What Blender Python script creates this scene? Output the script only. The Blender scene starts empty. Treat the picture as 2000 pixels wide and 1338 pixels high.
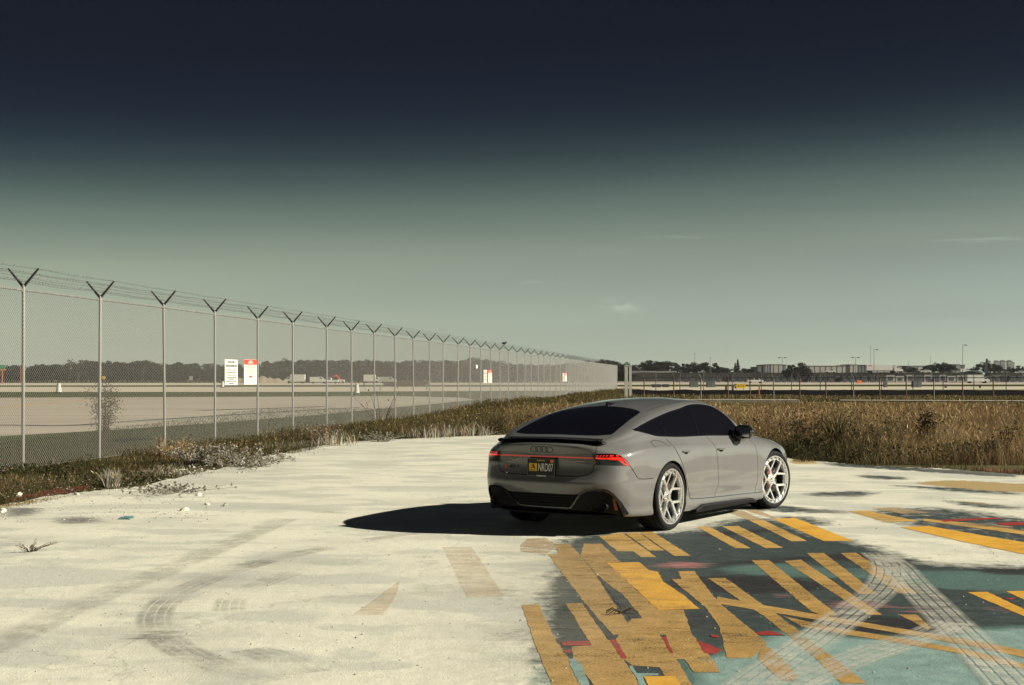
import bpy, bmesh, math, random
import numpy as np
from mathutils import Vector, Matrix
from mathutils.geometry import delaunay_2d_cdt, tessellate_polygon
R = math.radians
random.seed(7); rng = np.random.default_rng(11)
scene = bpy.context.scene
COL = scene.collection

# ------------------------------------------------------------------ camera
F_PX, CAM_H, HORIZON = 2635.0, 1.638, 739.0          # lens in photo pixels (2000 wide), eye height, horizon row
cam_d = bpy.data.cameras.new('camera'); cam = bpy.data.objects.new('camera', cam_d); COL.objects.link(cam)
cam.location = (0, 0, CAM_H); cam.rotation_euler = (R(90), 0, 0)
cam_d.sensor_width = 36; cam_d.lens = 36*F_PX/2000; cam_d.shift_y = (HORIZON-669)/2000
cam_d.clip_start = 0.1; cam_d.clip_end = 9000
scene.camera = cam
scene.render.resolution_x = 1024; scene.render.resolution_y = 685

cy = scene.cycles; cy.max_bounces = 5; cy.diffuse_bounces = 3; cy.glossy_bounces = 3; cy.transmission_bounces = 2; cy.volume_bounces = 0; cy.transparent_max_bounces = 12
# ------------------------------------------------------------------ light
EXPOSURE = 0.82
SUN_EL, SUN_AZ = 28.3, -12.3       # azimuth measured from +X (right of the camera), negative = towards the camera
vs = scene.view_settings
vs.view_transform = 'Standard'; vs.look = 'None'; vs.gamma = 1; vs.exposure = EXPOSURE; vs.use_curve_mapping = False
world = bpy.data.worlds.new('World'); scene.world = world; world.use_nodes = True
wn, wl = world.node_tree.nodes, world.node_tree.links
wn.clear()
w_out = wn.new('ShaderNodeOutputWorld'); w_bg = wn.new('ShaderNodeBackground')
w_sky = wn.new('ShaderNodeTexSky'); w_sky.sky_type = 'NISHITA'; w_sky.sun_disc = False
w_sky.sun_elevation = R(SUN_EL); w_sky.sun_rotation = R(90-SUN_AZ)
w_sky.air_density = 1.0; w_sky.dust_density = 0.6; w_sky.ozone_density = 1.0
w_tc = wn.new('ShaderNodeTexCoord'); w_sep = wn.new('ShaderNodeSeparateXYZ')
w_tilt = wn.new('ShaderNodeMath'); w_tilt.operation = 'MULTIPLY_ADD'; w_tilt.inputs[1].default_value = -0.035
w_map = wn.new('ShaderNodeMapRange'); w_map.inputs['From Min'].default_value = 0.0; w_map.inputs['From Max'].default_value = 0.30
w_ramp = wn.new('ShaderNodeValToRGB')
SKY_STOPS = [  # sine of elevation / 0.30 -> graduated density of the sky, as dark towards the top as in the photograph
    (0.000, (.69, .84, .95)), (0.049, (.56, .66, .755)), (0.113, (.512, .562, .595)), (0.176, (.502, .515, .492)), (0.238, (.480, .470, .410)),
    (0.301, (.467, .436, .340)), (0.363, (.374, .361, .270)), (0.425, (.273, .273, .201)), (0.487, (.163, .173, .135)), (0.548, (.085, .095, .084)),
    (0.608, (.045, .054, .058)), (0.668, (.031, .036, .045)), (0.786, (.025, .024, .033)), (0.900, (.025, .024, .031))]
def set_ramp(cr, stops):
    while len(cr.elements) > 1: cr.elements.remove(cr.elements[-1])
    for i, (p, c) in enumerate(stops):
        e = cr.elements[0] if i == 0 else cr.elements.new(p)
        e.position = p; e.color = (*c, 1)
set_ramp(w_ramp.color_ramp, SKY_STOPS)
w_mul = wn.new('ShaderNodeMix'); w_mul.data_type = 'RGBA'; w_mul.blend_type = 'MULTIPLY'; w_mul.inputs[0].default_value = 1
wl.new(w_tc.outputs['Generated'], w_sep.inputs[0])
wl.new(w_sep.outputs['X'], w_tilt.inputs[0]); wl.new(w_sep.outputs['Z'], w_tilt.inputs[2])
wl.new(w_tilt.outputs[0], w_map.inputs['Value']); wl.new(w_map.outputs[0], w_ramp.inputs[0])
wl.new(w_sky.outputs[0], w_mul.inputs[6]); wl.new(w_ramp.outputs[0], w_mul.inputs[7])
# faint uneven tone of high haze, and one small wisp of cloud low over the field
w_nm = wn.new('ShaderNodeMapping'); w_nm.inputs['Scale'].default_value = (1.6, 1.6, 14); w_nz = wn.new('ShaderNodeTexNoise'); w_nz.inputs['Scale'].default_value = 2.2; w_nz.inputs['Detail'].default_value = 5
w_nr = wn.new('ShaderNodeMapRange'); w_nr.inputs['From Min'].default_value = .3; w_nr.inputs['From Max'].default_value = .7; w_nr.inputs['To Min'].default_value = .955; w_nr.inputs['To Max'].default_value = 1.045
wl.new(w_tc.outputs['Generated'], w_nm.inputs[0]); wl.new(w_nm.outputs[0], w_nz.inputs['Vector']); wl.new(w_nz.outputs['Fac'], w_nr.inputs['Value'])
w_m2 = wn.new('ShaderNodeMix'); w_m2.data_type = 'RGBA'; w_m2.blend_type = 'MULTIPLY'; w_m2.inputs[0].default_value = 1
wl.new(w_mul.outputs[2], w_m2.inputs[6]); wl.new(w_nr.outputs[0], w_m2.inputs[7])
def wisp(prev, px, py, wx, wz, amt, seed):
    d = Vector(((px-1000)/F_PX, 1, (HORIZON-py)/F_PX)).normalized()
    sb = wn.new('ShaderNodeVectorMath'); sb.operation = 'SUBTRACT'; sb.inputs[1].default_value = d; wl.new(w_tc.outputs['Generated'], sb.inputs[0])
    sc = wn.new('ShaderNodeVectorMath'); sc.operation = 'MULTIPLY'; sc.inputs[1].default_value = (1/wx, .2, 1/wz); wl.new(sb.outputs[0], sc.inputs[0])
    nz = wn.new('ShaderNodeTexNoise'); nz.inputs['Scale'].default_value = 1.7; nz.inputs['Detail'].default_value = 6; nz.inputs['Distortion'].default_value = .6
    of = wn.new('ShaderNodeVectorMath'); of.operation = 'ADD'; of.inputs[1].default_value = (seed, 0, 0); wl.new(sc.outputs[0], of.inputs[0]); wl.new(of.outputs[0], nz.inputs['Vector'])
    ln = wn.new('ShaderNodeVectorMath'); ln.operation = 'LENGTH'; wl.new(sc.outputs[0], ln.inputs[0])
    fall = wn.new('ShaderNodeMapRange'); fall.inputs['From Min'].default_value = 1.0; fall.inputs['From Max'].default_value = .1; fall.interpolation_type = 'SMOOTHSTEP'; wl.new(ln.outputs['Value'], fall.inputs['Value'])
    th = wn.new('ShaderNodeMapRange'); th.inputs['From Min'].default_value = .42; th.inputs['From Max'].default_value = .75; wl.new(nz.outputs['Fac'], th.inputs['Value'])
    mu = wn.new('ShaderNodeMath'); mu.operation = 'MULTIPLY'; wl.new(fall.outputs[0], mu.inputs[0]); wl.new(th.outputs[0], mu.inputs[1])
    m2 = wn.new('ShaderNodeMath'); m2.operation = 'MULTIPLY_ADD'; m2.inputs[1].default_value = amt; m2.inputs[2].default_value = 1.0; wl.new(mu.outputs[0], m2.inputs[0])
    mx = wn.new('ShaderNodeMix'); mx.data_type = 'RGBA'; mx.blend_type = 'MULTIPLY'; mx.inputs[0].default_value = 1; wl.new(prev, mx.inputs[6]); wl.new(m2.outputs[0], mx.inputs[7]); return mx.outputs[2]
w_last = wisp(w_m2.outputs[2], 1215, 598, .026, .009, .32, 3.1); w_last = wisp(w_last, 1930, 468, .05, .0028, .4, 7.7); w_last = wisp(w_last, 1320, 462, .04, .003, .25, 9.2); w_last = wisp(w_last, 1060, 552, .03, .003, .15, 5.2)
wl.new(w_last, w_bg.inputs['Color']); w_bg.inputs['Strength'].default_value = 0.08
wl.new(w_bg.outputs[0], w_out.inputs['Surface'])

sun_d = bpy.data.lights.new('sun', 'SUN'); sun = bpy.data.objects.new('sun', sun_d); COL.objects.link(sun)
sun_d.energy = 5.0; sun_d.angle = R(0.5); sun_d.color = (1.0, 0.93, 0.76)
_ce, _se = math.cos(R(SUN_EL)), math.sin(R(SUN_EL))
SUN_DIR = Vector((math.cos(R(SUN_AZ))*_ce, math.sin(R(SUN_AZ))*_ce, _se))
sun.rotation_euler = (-SUN_DIR).to_track_quat('-Z', 'Y').to_euler()
sun.location = (30, -6, 18)

# ------------------------------------------------------------------ helpers
def G(px, py, z=0.0):
    """photo pixel -> point on the horizontal plane z"""
    d = (CAM_H-z)*F_PX/(py-HORIZON)
    return Vector(((px-1000)/F_PX*d, d, z))
def AT(px, py, d):
    """photo pixel at distance d"""
    return Vector(((px-1000)/F_PX*d, d, CAM_H-(py-HORIZON)/F_PX*d))

def link(o, parent=None):
    COL.objects.link(o)
    if parent is not None: o.parent = parent
    return o
def mesh_obj(name, verts, faces, mat, parent=None, smooth=False, mats=None, fm=None):
    me = bpy.data.meshes.new(name)
    me.from_pydata([tuple(v) for v in verts], [], faces)
    for m in (mats or [mat]): me.materials.append(m)
    if fm: me.polygons.foreach_set('material_index', fm)
    if smooth:
        me.polygons.foreach_set('use_smooth', [True]*len(me.polygons))
    me.update()
    return link(bpy.data.objects.new(name, me), parent)
def tag(o, label=None, cat=None, group=None, kind=None):
    if label: o['label'] = label
    if cat: o['category'] = cat
    if group: o['group'] = group
    if kind: o['kind'] = kind
    return o
def thing(name, label, cat, loc=(0, 0, 0), rz=0.0, group=None):
    o = bpy.data.objects.new(name, None); COL.objects.link(o)
    o.empty_display_size = 0.2; o.location = loc; o.rotation_euler = (0, 0, rz)
    return tag(o, label, cat, group)
def copy_tree(o, parent=None):
    c = o.copy(); link(c); c.parent = parent
    for ch in list(o.children): copy_tree(ch, c)
    return c

class MB:
    """collects simple solids, built as one mesh"""
    def __init__(s): s.v = []; s.f = []; s.m = []; s.cur = 0
    def add(s, verts, faces):
        b = len(s.v); s.v += [tuple(p) for p in verts]; s.f += [tuple(i+b for i in f) for f in faces]; s.m += [s.cur]*len(faces)
    def box(s, c, size, rz=0, rot=None, taper=(1, 1)):
        hx, hy, hz = size[0]/2, size[1]/2, size[2]/2
        M = rot if rot is not None else Matrix.Rotation(rz, 3, 'Z')
        P = []
        for z in (-1, 1):
            tx, ty = taper if z > 0 else (1, 1)
            for x, y in ((-1, -1), (1, -1), (1, 1), (-1, 1)):
                P.append(M @ Vector((x*hx*tx, y*hy*ty, z*hz)) + Vector(c))
        s.add(P, [(3, 2, 1, 0), (4, 5, 6, 7), (0, 1, 5, 4), (1, 2, 6, 5), (2, 3, 7, 6), (3, 0, 4, 7)])
    def tube(s, pts, r, n=8, caps=True, r2=None, closed=False):
        pts = [Vector(p) for p in pts]; rings = []; N = len(pts)
        up = None
        for i, p in enumerate(pts):
            if closed: t = (pts[(i+1) % N]-pts[i-1]).normalized()
            else: t = (pts[min(i+1, N-1)]-pts[max(i-1, 0)]).normalized()
            if up is None: up = Vector((0, 0, 1)) if abs(t.z) < .9 else Vector((1, 0, 0))
            u = (up - t*up.dot(t)).normalized(); w = t.cross(u); up = u
            rr = r if r2 is None else r+(r2-r)*i/(N-1)
            rings.append([p+u*math.cos(2*math.pi*k/n)*rr+w*math.sin(2*math.pi*k/n)*rr for k in range(n)])
        V = [q for g in rings for q in g]; Fc = []
        for i in range(N if closed else N-1):
            j = (i+1) % N
            for k in range(n): Fc.append((i*n+k, i*n+(k+1) % n, j*n+(k+1) % n, j*n+k))
        if caps and not closed: Fc.append(tuple(range(n-1, -1, -1))); Fc.append(tuple((N-1)*n+k for k in range(n)))
        s.add(V, Fc)
    def lathe(s, prof, n=32, axis='Z', c=(0, 0, 0), close=False):
        V = []; Fc = []; m = len(prof)
        for i in range(n):
            a = 2*math.pi*i/n
            for r, h in prof:
                if axis == 'Z': p = (r*math.cos(a), r*math.sin(a), h)
                else: p = (r*math.cos(a), h, r*math.sin(a))
                V.append((p[0]+c[0], p[1]+c[1], p[2]+c[2]))
        for i in range(n):
            j = (i+1) % n
            for k in range(m-1 if not close else m):
                k2 = (k+1) % m
                q = (i*m+k, j*m+k, j*m+k2, i*m+k2)
                Fc.append(q if axis == 'Z' else q[::-1])
        s.add(V, Fc)
    def prism(s, poly, h, M=None, off=0.0):
        """2-D polygon (x,y) extruded to z=h, placed by matrix M"""
        n = len(poly); M = M or Matrix.Identity(4)
        V = [M @ Vector((x, y, 0)) for x, y in poly]+[M @ Vector((x, y, h)) for x, y in poly]
        s.add(V, [tuple(range(n-1, -1, -1)), tuple(range(n, 2*n))]+[(i, (i+1) % n, n+(i+1) % n, n+i) for i in range(n)])
    def ell(s, c, r, nu=16, nv=10, p=1.0):
        V = []; Fc = []
        sp = lambda t: math.copysign(abs(t)**p, t)
        for j in range(nv+1):
            b = -math.pi/2+math.pi*j/nv
            for i in range(nu):
                a = 2*math.pi*i/nu
                V.append((c[0]+r[0]*sp(math.cos(b))*sp(math.cos(a)), c[1]+r[1]*sp(math.cos(b))*sp(math.sin(a)), c[2]+r[2]*sp(math.sin(b))))
        for j in range(nv):
            for i in range(nu):
                k = (i+1) % nu
                Fc.append((j*nu+i, j*nu+k, (j+1)*nu+k, (j+1)*nu+i))
        s.add(V, Fc)
    def build(s, name, mat, parent=None, smooth=False, angle=None, mats=None):
        o = mesh_obj(name, s.v, s.f, mat, parent, smooth or angle is not None, mats, s.m if mats else None)
        if angle is not None: o.data.set_sharp_from_angle(angle=R(angle))
        return o

# ------------------------------------------------------------------ materials
def mat_new(name):
    m = bpy.data.materials.new(name); m.use_nodes = True
    return m, m.node_tree.nodes, m.node_tree.links, m.node_tree.nodes['Principled BSDF']
def N(nodes, kind, **kw):
    n = nodes.new('ShaderNode'+kind)
    for k, v in kw.items(): setattr(n, k, v)
    return n
def noise(nt, coord, scale, detail=4, rough=.55, dist=0.0, mapscale=None, loc=(0, 0, 0), rot=(0, 0, 0)):
    nodes, links = nt
    if mapscale is not None or loc != (0, 0, 0) or rot != (0, 0, 0):
        mp = N(nodes, 'Mapping'); mp.inputs['Scale'].default_value = mapscale or (1, 1, 1)
        mp.inputs['Location'].default_value = loc; mp.inputs['Rotation'].default_value = rot
        links.new(coord, mp.inputs[0]); coord = mp.outputs[0]
    n = N(nodes, 'TexNoise'); n.inputs['Scale'].default_value = scale; n.inputs['Detail'].default_value = detail
    n.inputs['Roughness'].default_value = rough; n.inputs['Distortion'].default_value = dist
    links.new(coord, n.inputs['Vector'])
    return n.outputs['Fac']
def ramp(nt, fac, stops):
    nodes, links = nt
    r = N(nodes, 'ValToRGB'); set_ramp(r.color_ramp, [(p, c if isinstance(c, tuple) else (c, c, c)) for p, c in stops])
    links.new(fac, r.inputs[0]); return r.outputs[0]
def mixc(nt, fac, a, b, mode='MIX'):
    nodes, links = nt
    m = N(nodes, 'Mix', data_type='RGBA', blend_type=mode)
    for sock, v in ((m.inputs[0], fac), (m.inputs[6], a), (m.inputs[7], b)):
        if isinstance(v, (int, float)): sock.default_value = v
        elif isinstance(v, tuple): sock.default_value = (*v, 1)
        else: links.new(v, sock)
    return m.outputs[2]
def mth(nt, op, a, b=None, c=None, clamp=False):
    nodes, links = nt
    m = N(nodes, 'Math', operation=op); m.use_clamp = clamp
    for sock, v in zip(m.inputs, (a, b, c)):
        if v is None: continue
        if isinstance(v, (int, float)): sock.default_value = v
        else: links.new(v, sock)
    return m.outputs[0]
def objcoord(nodes): return N(nodes, 'TexCoord').outputs['Object']
def poscoord(nodes): return N(nodes, 'NewGeometry').outputs['Position']
def bump(nt, h, strength, dist, bsdf):
    nodes, links = nt
    b = N(nodes, 'Bump'); b.inputs['Strength'].default_value = strength; b.inputs['Distance'].default_value = dist
    links.new(h, b.inputs['Height']); links.new(b.outputs[0], bsdf.inputs['Normal'])
def simple(name, col, rough=.6, metal=0.0, coat=0.0, spec=.5, var=.12, scale=6.0, emit=None, es=0.0, bumps=0.0, coatrough=.03):
    """plain coloured material with faint blotchy wear so that nothing is perfectly flat"""
    m, nodes, links, b = mat_new(name); nt = (nodes, links)
    b.inputs['Roughness'].default_value = rough; b.inputs['Metallic'].default_value = metal
    b.inputs['Coat Weight'].default_value = coat; b.inputs['Coat Roughness'].default_value = coatrough
    b.inputs['Specular IOR Level'].default_value = spec
    if var > 0:
        f = noise(nt, objcoord(nodes), scale, 5)
        lo = tuple(c*(1-var) for c in col); hi = tuple(min(1, c*(1+var)) for c in col)
        links.new(ramp(nt, f, [(.3, lo), (.7, hi)]), b.inputs['Base Color'])
        if bumps: bump(nt, f, bumps, .01, b)
    else: b.inputs['Base Color'].default_value = (*col, 1)
    if emit: b.inputs['Emission Color'].default_value = (*emit, 1); b.inputs['Emission Strength'].default_value = es
    return m
# ------------------------------------------------------------------ the car
def pchip(xs, ys, xq):
    """monotone cubic through (xs, ys); ys may have several columns"""
    xs = np.asarray(xs, float); ys = np.asarray(ys, float); xq = np.asarray(xq, float)
    one = ys.ndim == 1
    if one: ys = ys[:, None]
    h = np.diff(xs)[:, None]; dl = np.diff(ys, axis=0)/h
    m = np.zeros_like(ys)
    s = np.sign(dl[:-1])*np.sign(dl[1:]) > 0
    w1 = 2*h[1:]+h[:-1]; w2 = h[1:]+2*h[:-1]
    with np.errstate(divide='ignore', invalid='ignore'):
        hm = (w1+w2)/(w1/dl[:-1]+w2/dl[1:])
    m[1:-1] = np.where(s, hm, 0); m[0] = dl[0]; m[-1] = dl[-1]
    i = np.clip(np.searchsorted(xs, xq)-1, 0, len(xs)-2)
    t = ((xq-xs[i])/(xs[i+1]-xs[i]))[:, None]; hh = h[i]
    o = (2*t**3-3*t**2+1)*ys[i]+(t**3-2*t**2+t)*hh*m[i]+(-2*t**3+3*t**2)*ys[i+1]+(t**3-t**2)*hh*m[i+1]
    return o[:, 0] if one else o
def crom(xs, ys, xq):
    """Catmull-Rom style cubic (finite-difference tangents)"""
    xs = np.asarray(xs, float); ys = np.asarray(ys, float); xq = np.asarray(xq, float)
    one = ys.ndim == 1
    if one: ys = ys[:, None]
    m = np.gradient(ys, xs, axis=0)
    i = np.clip(np.searchsorted(xs, xq)-1, 0, len(xs)-2)
    h = (xs[i+1]-xs[i])[:, None]; t = (xq-xs[i])[:, None]/h
    o = (2*t**3-3*t**2+1)*ys[i]+(t**3-2*t**2+t)*h*m[i]+(-2*t**3+3*t**2)*ys[i+1]+(t**3-t**2)*h*m[i+1]
    return o[:, 0] if one else o

# stations round the right half of the car: plan position (x, half width) and ten (offset, height) rows from sill to belt
ST = [
 (-1.150, 0.00, [(-.32,.265),(-.13,.25),(-.09,.33),(-.035,.435),(0,.545),(-.028,.597),(-.080,.70),(-.072,.82),(-.052,.885),(-.035,.938)]),
 (-1.143, 0.25, [(-.32,.265),(-.13,.25),(-.09,.33),(-.035,.435),(0,.545),(-.028,.598),(-.078,.70),(-.070,.82),(-.050,.885),(-.035,.937)]),
 (-1.112, 0.48, [(-.32,.265),(-.13,.25),(-.09,.33),(-.030,.437),(0,.546),(-.024,.602),(-.066,.70),(-.060,.82),(-.048,.882),(-.045,.934)]),
 (-1.050, 0.66, [(-.30,.26),(-.12,.245),(-.07,.33),(-.022,.438),(0,.548),(-.014,.608),(-.040,.70),(-.045,.82),(-.055,.878),(-.078,.928)]),
 (-.945, 0.795, [(-.25,.25),(-.09,.235),(-.05,.33),(-.015,.437),(0,.55),(-.006,.617),(-.018,.71),(-.030,.82),(-.062,.878),(-.112,.924)]),
 (-.800, 0.872, [(-.20,.23),(-.055,.21),(-.028,.31),(-.008,.425),(0,.545),(-.002,.63),(-.006,.73),(-.018,.84),(-.060,.895),(-.112,.936)]),
 (-.600, 0.915, [(-.16,.21),(-.03,.20),(-.012,.30),(0,.42),(.004,.54),(.004,.63),(.002,.735),(-.010,.862),(-.045,.912),(-.094,.957)]),
 (-.400, 0.935, [(-.14,.20),(-.018,.195),(-.003,.30),(.008,.42),(.014,.54),(.014,.64),(.008,.745),(-.006,.878),(-.042,.925),(-.092,.972)]),
 (0.000, 0.955, [(-.14,.20),(-.005,.195),(.006,.30),(.016,.42),(.022,.54),(.022,.65),(.013,.76),(-.008,.886),(-.046,.932),(-.098,.986)]),
 (0.450, 0.950, [(-.12,.175),(-.022,.17),(.000,.235),(-.006,.315),(.008,.42),(.008,.54),(.003,.70),(-.015,.872),(-.046,.926),(-.083,.978)]),
 (0.900, 0.940, [(-.12,.17),(-.030,.165),(.000,.235),(-.012,.315),(.008,.415),(.007,.53),(.004,.68),(-.010,.855),(-.036,.914),(-.066,.968)]),
 (1.400, 0.940, [(-.12,.165),(-.030,.16),(.000,.23),(-.012,.305),(.008,.40),(.007,.52),(.004,.67),(-.010,.84),(-.034,.904),(-.066,.959)]),
 (2.000, 0.945, [(-.12,.155),(-.026,.15),(.000,.22),(-.010,.295),(.007,.39),(.007,.51),(.003,.66),(-.010,.822),(-.036,.886),(-.078,.941)]),
 (2.450, 0.952, [(-.13,.15),(-.018,.145),(.001,.22),(-.003,.30),(.007,.40),(.008,.51),(.004,.65),(-.010,.80),(-.042,.865),(-.090,.916)]),
 (2.926, 0.960, [(-.14,.18),(-.005,.175),(.004,.29),(.012,.40),(.016,.52),(.015,.62),(.008,.705),(-.010,.778),(-.046,.828),(-.105,.868)]),
 (3.250, 0.945, [(-.14,.18),(-.015,.175),(.0,.28),(.006,.39),(.008,.50),(.006,.59),(.0,.672),(-.016,.738),(-.05,.782),(-.105,.815)]),
 (3.500, 0.895, [(-.16,.16),(-.03,.15),(-.004,.24),(0,.35),(0,.46),(-.004,.55),(-.012,.627),(-.03,.69),(-.06,.733),(-.11,.762)]),
 (3.700, 0.790, [(-.18,.15),(-.05,.14),(-.01,.22),(0,.32),(0,.43),(-.006,.52),(-.016,.592),(-.035,.655),(-.065,.70),(-.11,.728)]),
 (3.810, 0.640, [(-.20,.15),(-.06,.14),(-.015,.21),(0,.31),(0,.42),(-.006,.51),(-.018,.58),(-.038,.64),(-.068,.685),(-.11,.714)]),
 (3.862, 0.440, [(-.20,.15),(-.07,.14),(-.02,.21),(0,.30),(0,.42),(-.006,.51),(-.018,.575),(-.038,.635),(-.068,.68),(-.11,.709)]),
 (3.886, 0.220, [(-.20,.15),(-.07,.14),(-.02,.21),(0,.30),(0,.42),(-.006,.51),(-.018,.575),(-.038,.635),(-.068,.68),(-.11,.707)]),
 (3.892, 0.000, [(-.20,.15),(-.07,.14),(-.02,.21),(0,.30),(0,.42),(-.006,.51),(-.018,.575),(-.038,.635),(-.068,.68),(-.11,.706)]),
]
_pl = np.array([(s[0], s[1]) for s in ST]); _rw = np.array([s[2] for s in ST])
_ext = np.vstack([_pl[2:0:-1]*[1, -1], _pl, _pl[-2:-4:-1]*[1, -1]])           # mirrored ghosts at both ends
_rext = np.concatenate([_rw[2:0:-1], _rw, _rw[-2:-4:-1]])
_arc = np.concatenate([[0], np.cumsum(np.hypot(*np.diff(_ext, axis=0).T))])
_arc -= _arc[2]
A_END = _arc[2+len(ST)-1]
NA, NT = 760, 180
aq = np.linspace(0, A_END, NA)
plan = crom(_arc, _ext, aq)
dpl = crom(_arc, _ext, aq+1e-3)-crom(_arc, _ext, aq-1e-3); dpl /= np.linalg.norm(dpl, axis=1)[:, None]
nrm2 = np.stack([-dpl[:, 1], dpl[:, 0]], 1)                                     # outward plan normal (x, half width)
rows = crom(_arc, _rext.reshape(len(_rext), -1), aq).reshape(NA, 10, 2)
tq = np.linspace(0, 1, NT)
SK = np.zeros((NA, NT, 3))
for i in range(NA):
    r = crom(np.linspace(0, 1, 10), rows[i], tq)
    SK[i, :, 0] = plan[i, 0]+nrm2[i, 0]*r[:, 0]; SK[i, :, 1] = -(plan[i, 1]+nrm2[i, 1]*r[:, 0]); SK[i, :, 2] = r[:, 1]
SK[:, :, 1] = np.minimum(SK[:, :, 1], 0)
# upper shell: from the belt line up to the centre line
ZR = [(-1.16,.945),(-1.08,.962),(-.95,.995),(-.75,1.045),(-.5,1.118),(-.2,1.21),(.2,1.307),(.6,1.368),(1.0,1.400),(1.35,1.410),(1.65,1.398),(1.9,1.345),(2.15,1.245),(2.4,1.125),(2.62,1.012),(2.75,.975),(3.0,.948),(3.3,.895),(3.6,.815),(3.75,.758),(3.90,.706)]
FC = [(-1.16,.70,.55,.85),(-1.0,.74,.62,.87),(-.75,.83,.76,.93),(-.45,.82,.86,.935),(-.2,.785,.845,.925),(.29,.735,.81,.905),(.84,.705,.835,.885),(1.32,.695,.865,.875),(1.68,.735,.83,.89),(1.9,.80,.72,.92),(2.1,.87,.52,.95),(2.35,.87,.42,.94),(2.6,.80,.5,.9),(2.9,.74,.56,.87),(3.9,.70,.6,.85)]
bx = SK[:, -1, 0]; bw = -SK[:, -1, 1]; bz = SK[:, -1, 2]
zr = crom([a for a, b in ZR], [b for a, b in ZR], bx)
fcg = pchip([a[0] for a in FC], [a[1:] for a in FC], bx)
zr = np.maximum(zr, bz)
TP = np.zeros((NA, NT, 3))
for i in range(NA):
    w, z0, z1 = bw[i], bz[i], zr[i]; fy, gz, my = fcg[i]
    yc, zc = w*fy, z0+(z1-z0)*gz
    P = np.array([(w, z0), (w*my, z0+(zc-z0)*.5), (yc, zc), (yc*.56, zc+(z1-zc)*.72), (0, z1)])
    Pm = np.vstack([P, [(-P[3, 0], P[3, 1])]])
    ps = np.array([0, .25, .5, .75, 1, 1.25])
    r = crom(ps, Pm, tq)
    TP[i, :, 0] = bx[i]; TP[i, :, 1] = -r[:, 0]; TP[i, :, 2] = r[:, 1]
TP[:, :, 1] = np.minimum(TP[:, :, 1], 0); TP[:, -1, 1] = 0
def grid_normals(Gd, flip):
    du = np.gradient(Gd, axis=0); dv = np.gradient(Gd, axis=1)
    n = np.cross(du, dv); l = np.linalg.norm(n, axis=2, keepdims=True)
    bad = l[..., 0] < 1e-12; n = n/np.maximum(l, 1e-12)
    if flip: n = -n
    for i, j in zip(*np.where(bad)): n[i, j] = n[min(i+2, NA-1) if i < NA/2 else i-2, max(j-2, 0)]
    return n
SKN = grid_normals(SK, False); TPN = grid_normals(TP, False)
if SKN[NA//2, NT//2, 1] > 0: SKN = -SKN
if TPN[NA//2, NT-1, 2] < 0: TPN = -TPN
# across the centre line the normal has no sideways part; blend normals over the belt so that it shades as a soft fold
for arr in (SKN, TPN):
    for i in (0, NA-1): arr[i, :, 1] = 0
TPN[:, -1, 1] = 0
_bn = SKN[:, -1]+TPN[:, 0]
for j in range(10):
    f = .5*(1-j/10)
    SKN[:, NT-1-j] = SKN[:, NT-1-j]*(1-f)+TPN[:, j]*f; TPN[:, j] = TPN[:, j]*(1-f)+SKN[:, NT-1-j]*f
SKN /= np.linalg.norm(SKN, axis=2, keepdims=True)+1e-9; TPN /= np.linalg.norm(TPN, axis=2, keepdims=True)+1e-9
def ev(Gd, a, t):
    a = np.clip(np.asarray(a, float)/A_END*(NA-1), 0, NA-1.001); t = np.clip(np.asarray(t, float)*(NT-1), 0, NT-1.001)
    i = a.astype(int); j = t.astype(int); u = (a-i)[..., None]; v = (t-j)[..., None]
    return Gd[i, j]*(1-u)*(1-v)+Gd[i+1, j]*u*(1-v)+Gd[i, j+1]*(1-u)*v+Gd[i+1, j+1]*u*v
# inverse look-ups
def a_x(x, t=.6):                          # side: station whose surface lies at this x
    xs = ev(SK, aq, np.full(NA, t))[:, 0]; return float(np.interp(x, xs, aq))
def a_y(y, t=.6):                          # tail: station whose surface lies at this half width
    ys = -ev(SK, aq[:260], np.full(260, t))[:, 1]
    ys = np.maximum.accumulate(ys)+np.arange(260)*1e-9; return float(np.interp(y, ys, aq[:260]))
def t_z(a, z):
    zz = ev(SK, np.full(NT, a), tq)[:, 2]; k = max(4, int(NT*.11)); return float(np.interp(z, zz[k:], tq[k:]))
def sk_pt(x=None, y=None, z=0):
    if x is not None:
        a = a_x(x)
        for _ in range(3): a = a_x(x, t_z(a, z))
    else:
        a = a_y(y)
        for _ in range(3): a = a_y(y, t_z(a, z))
    return (a, t_z(a, z))
def tp_a(x): return float(np.interp(x, bx, aq))
def tp_z(x, z):
    a = tp_a(x); zz = ev(TP, np.full(NT, a), tq)[:, 2]; return (a, float(np.interp(z, np.maximum.accumulate(zz)+np.arange(NT)*1e-9, tq)))
def tp_y(x, y):
    a = tp_a(x); yy = -ev(TP, np.full(NT, a), tq)[:, 1]; return (a, float(np.interp(-y, -yy, tq)))
def dens(poly, step=.02, closed=True):
    out = []; n = len(poly)
    for i in range(n if closed else n-1):
        p, q = np.array(poly[i]), np.array(poly[(i+1) % n]); k = max(1, int(np.hypot(*(q-p))/step))
        out += [tuple(p+(q-p)*j/k) for j in range(k)]
    if not closed: out.append(tuple(poly[-1]))
    return out
def smooth_line(pts, n=6):
    pts = np.array(pts, float); s = np.concatenate([[0], np.cumsum(np.hypot(*np.diff(pts, axis=0).T))])
    return [tuple(p) for p in crom(s, pts, np.linspace(0, s[-1], max(2, len(pts)*n)))]
TS = 0.95                                   # metres per unit of t, for the triangulation plane
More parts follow.
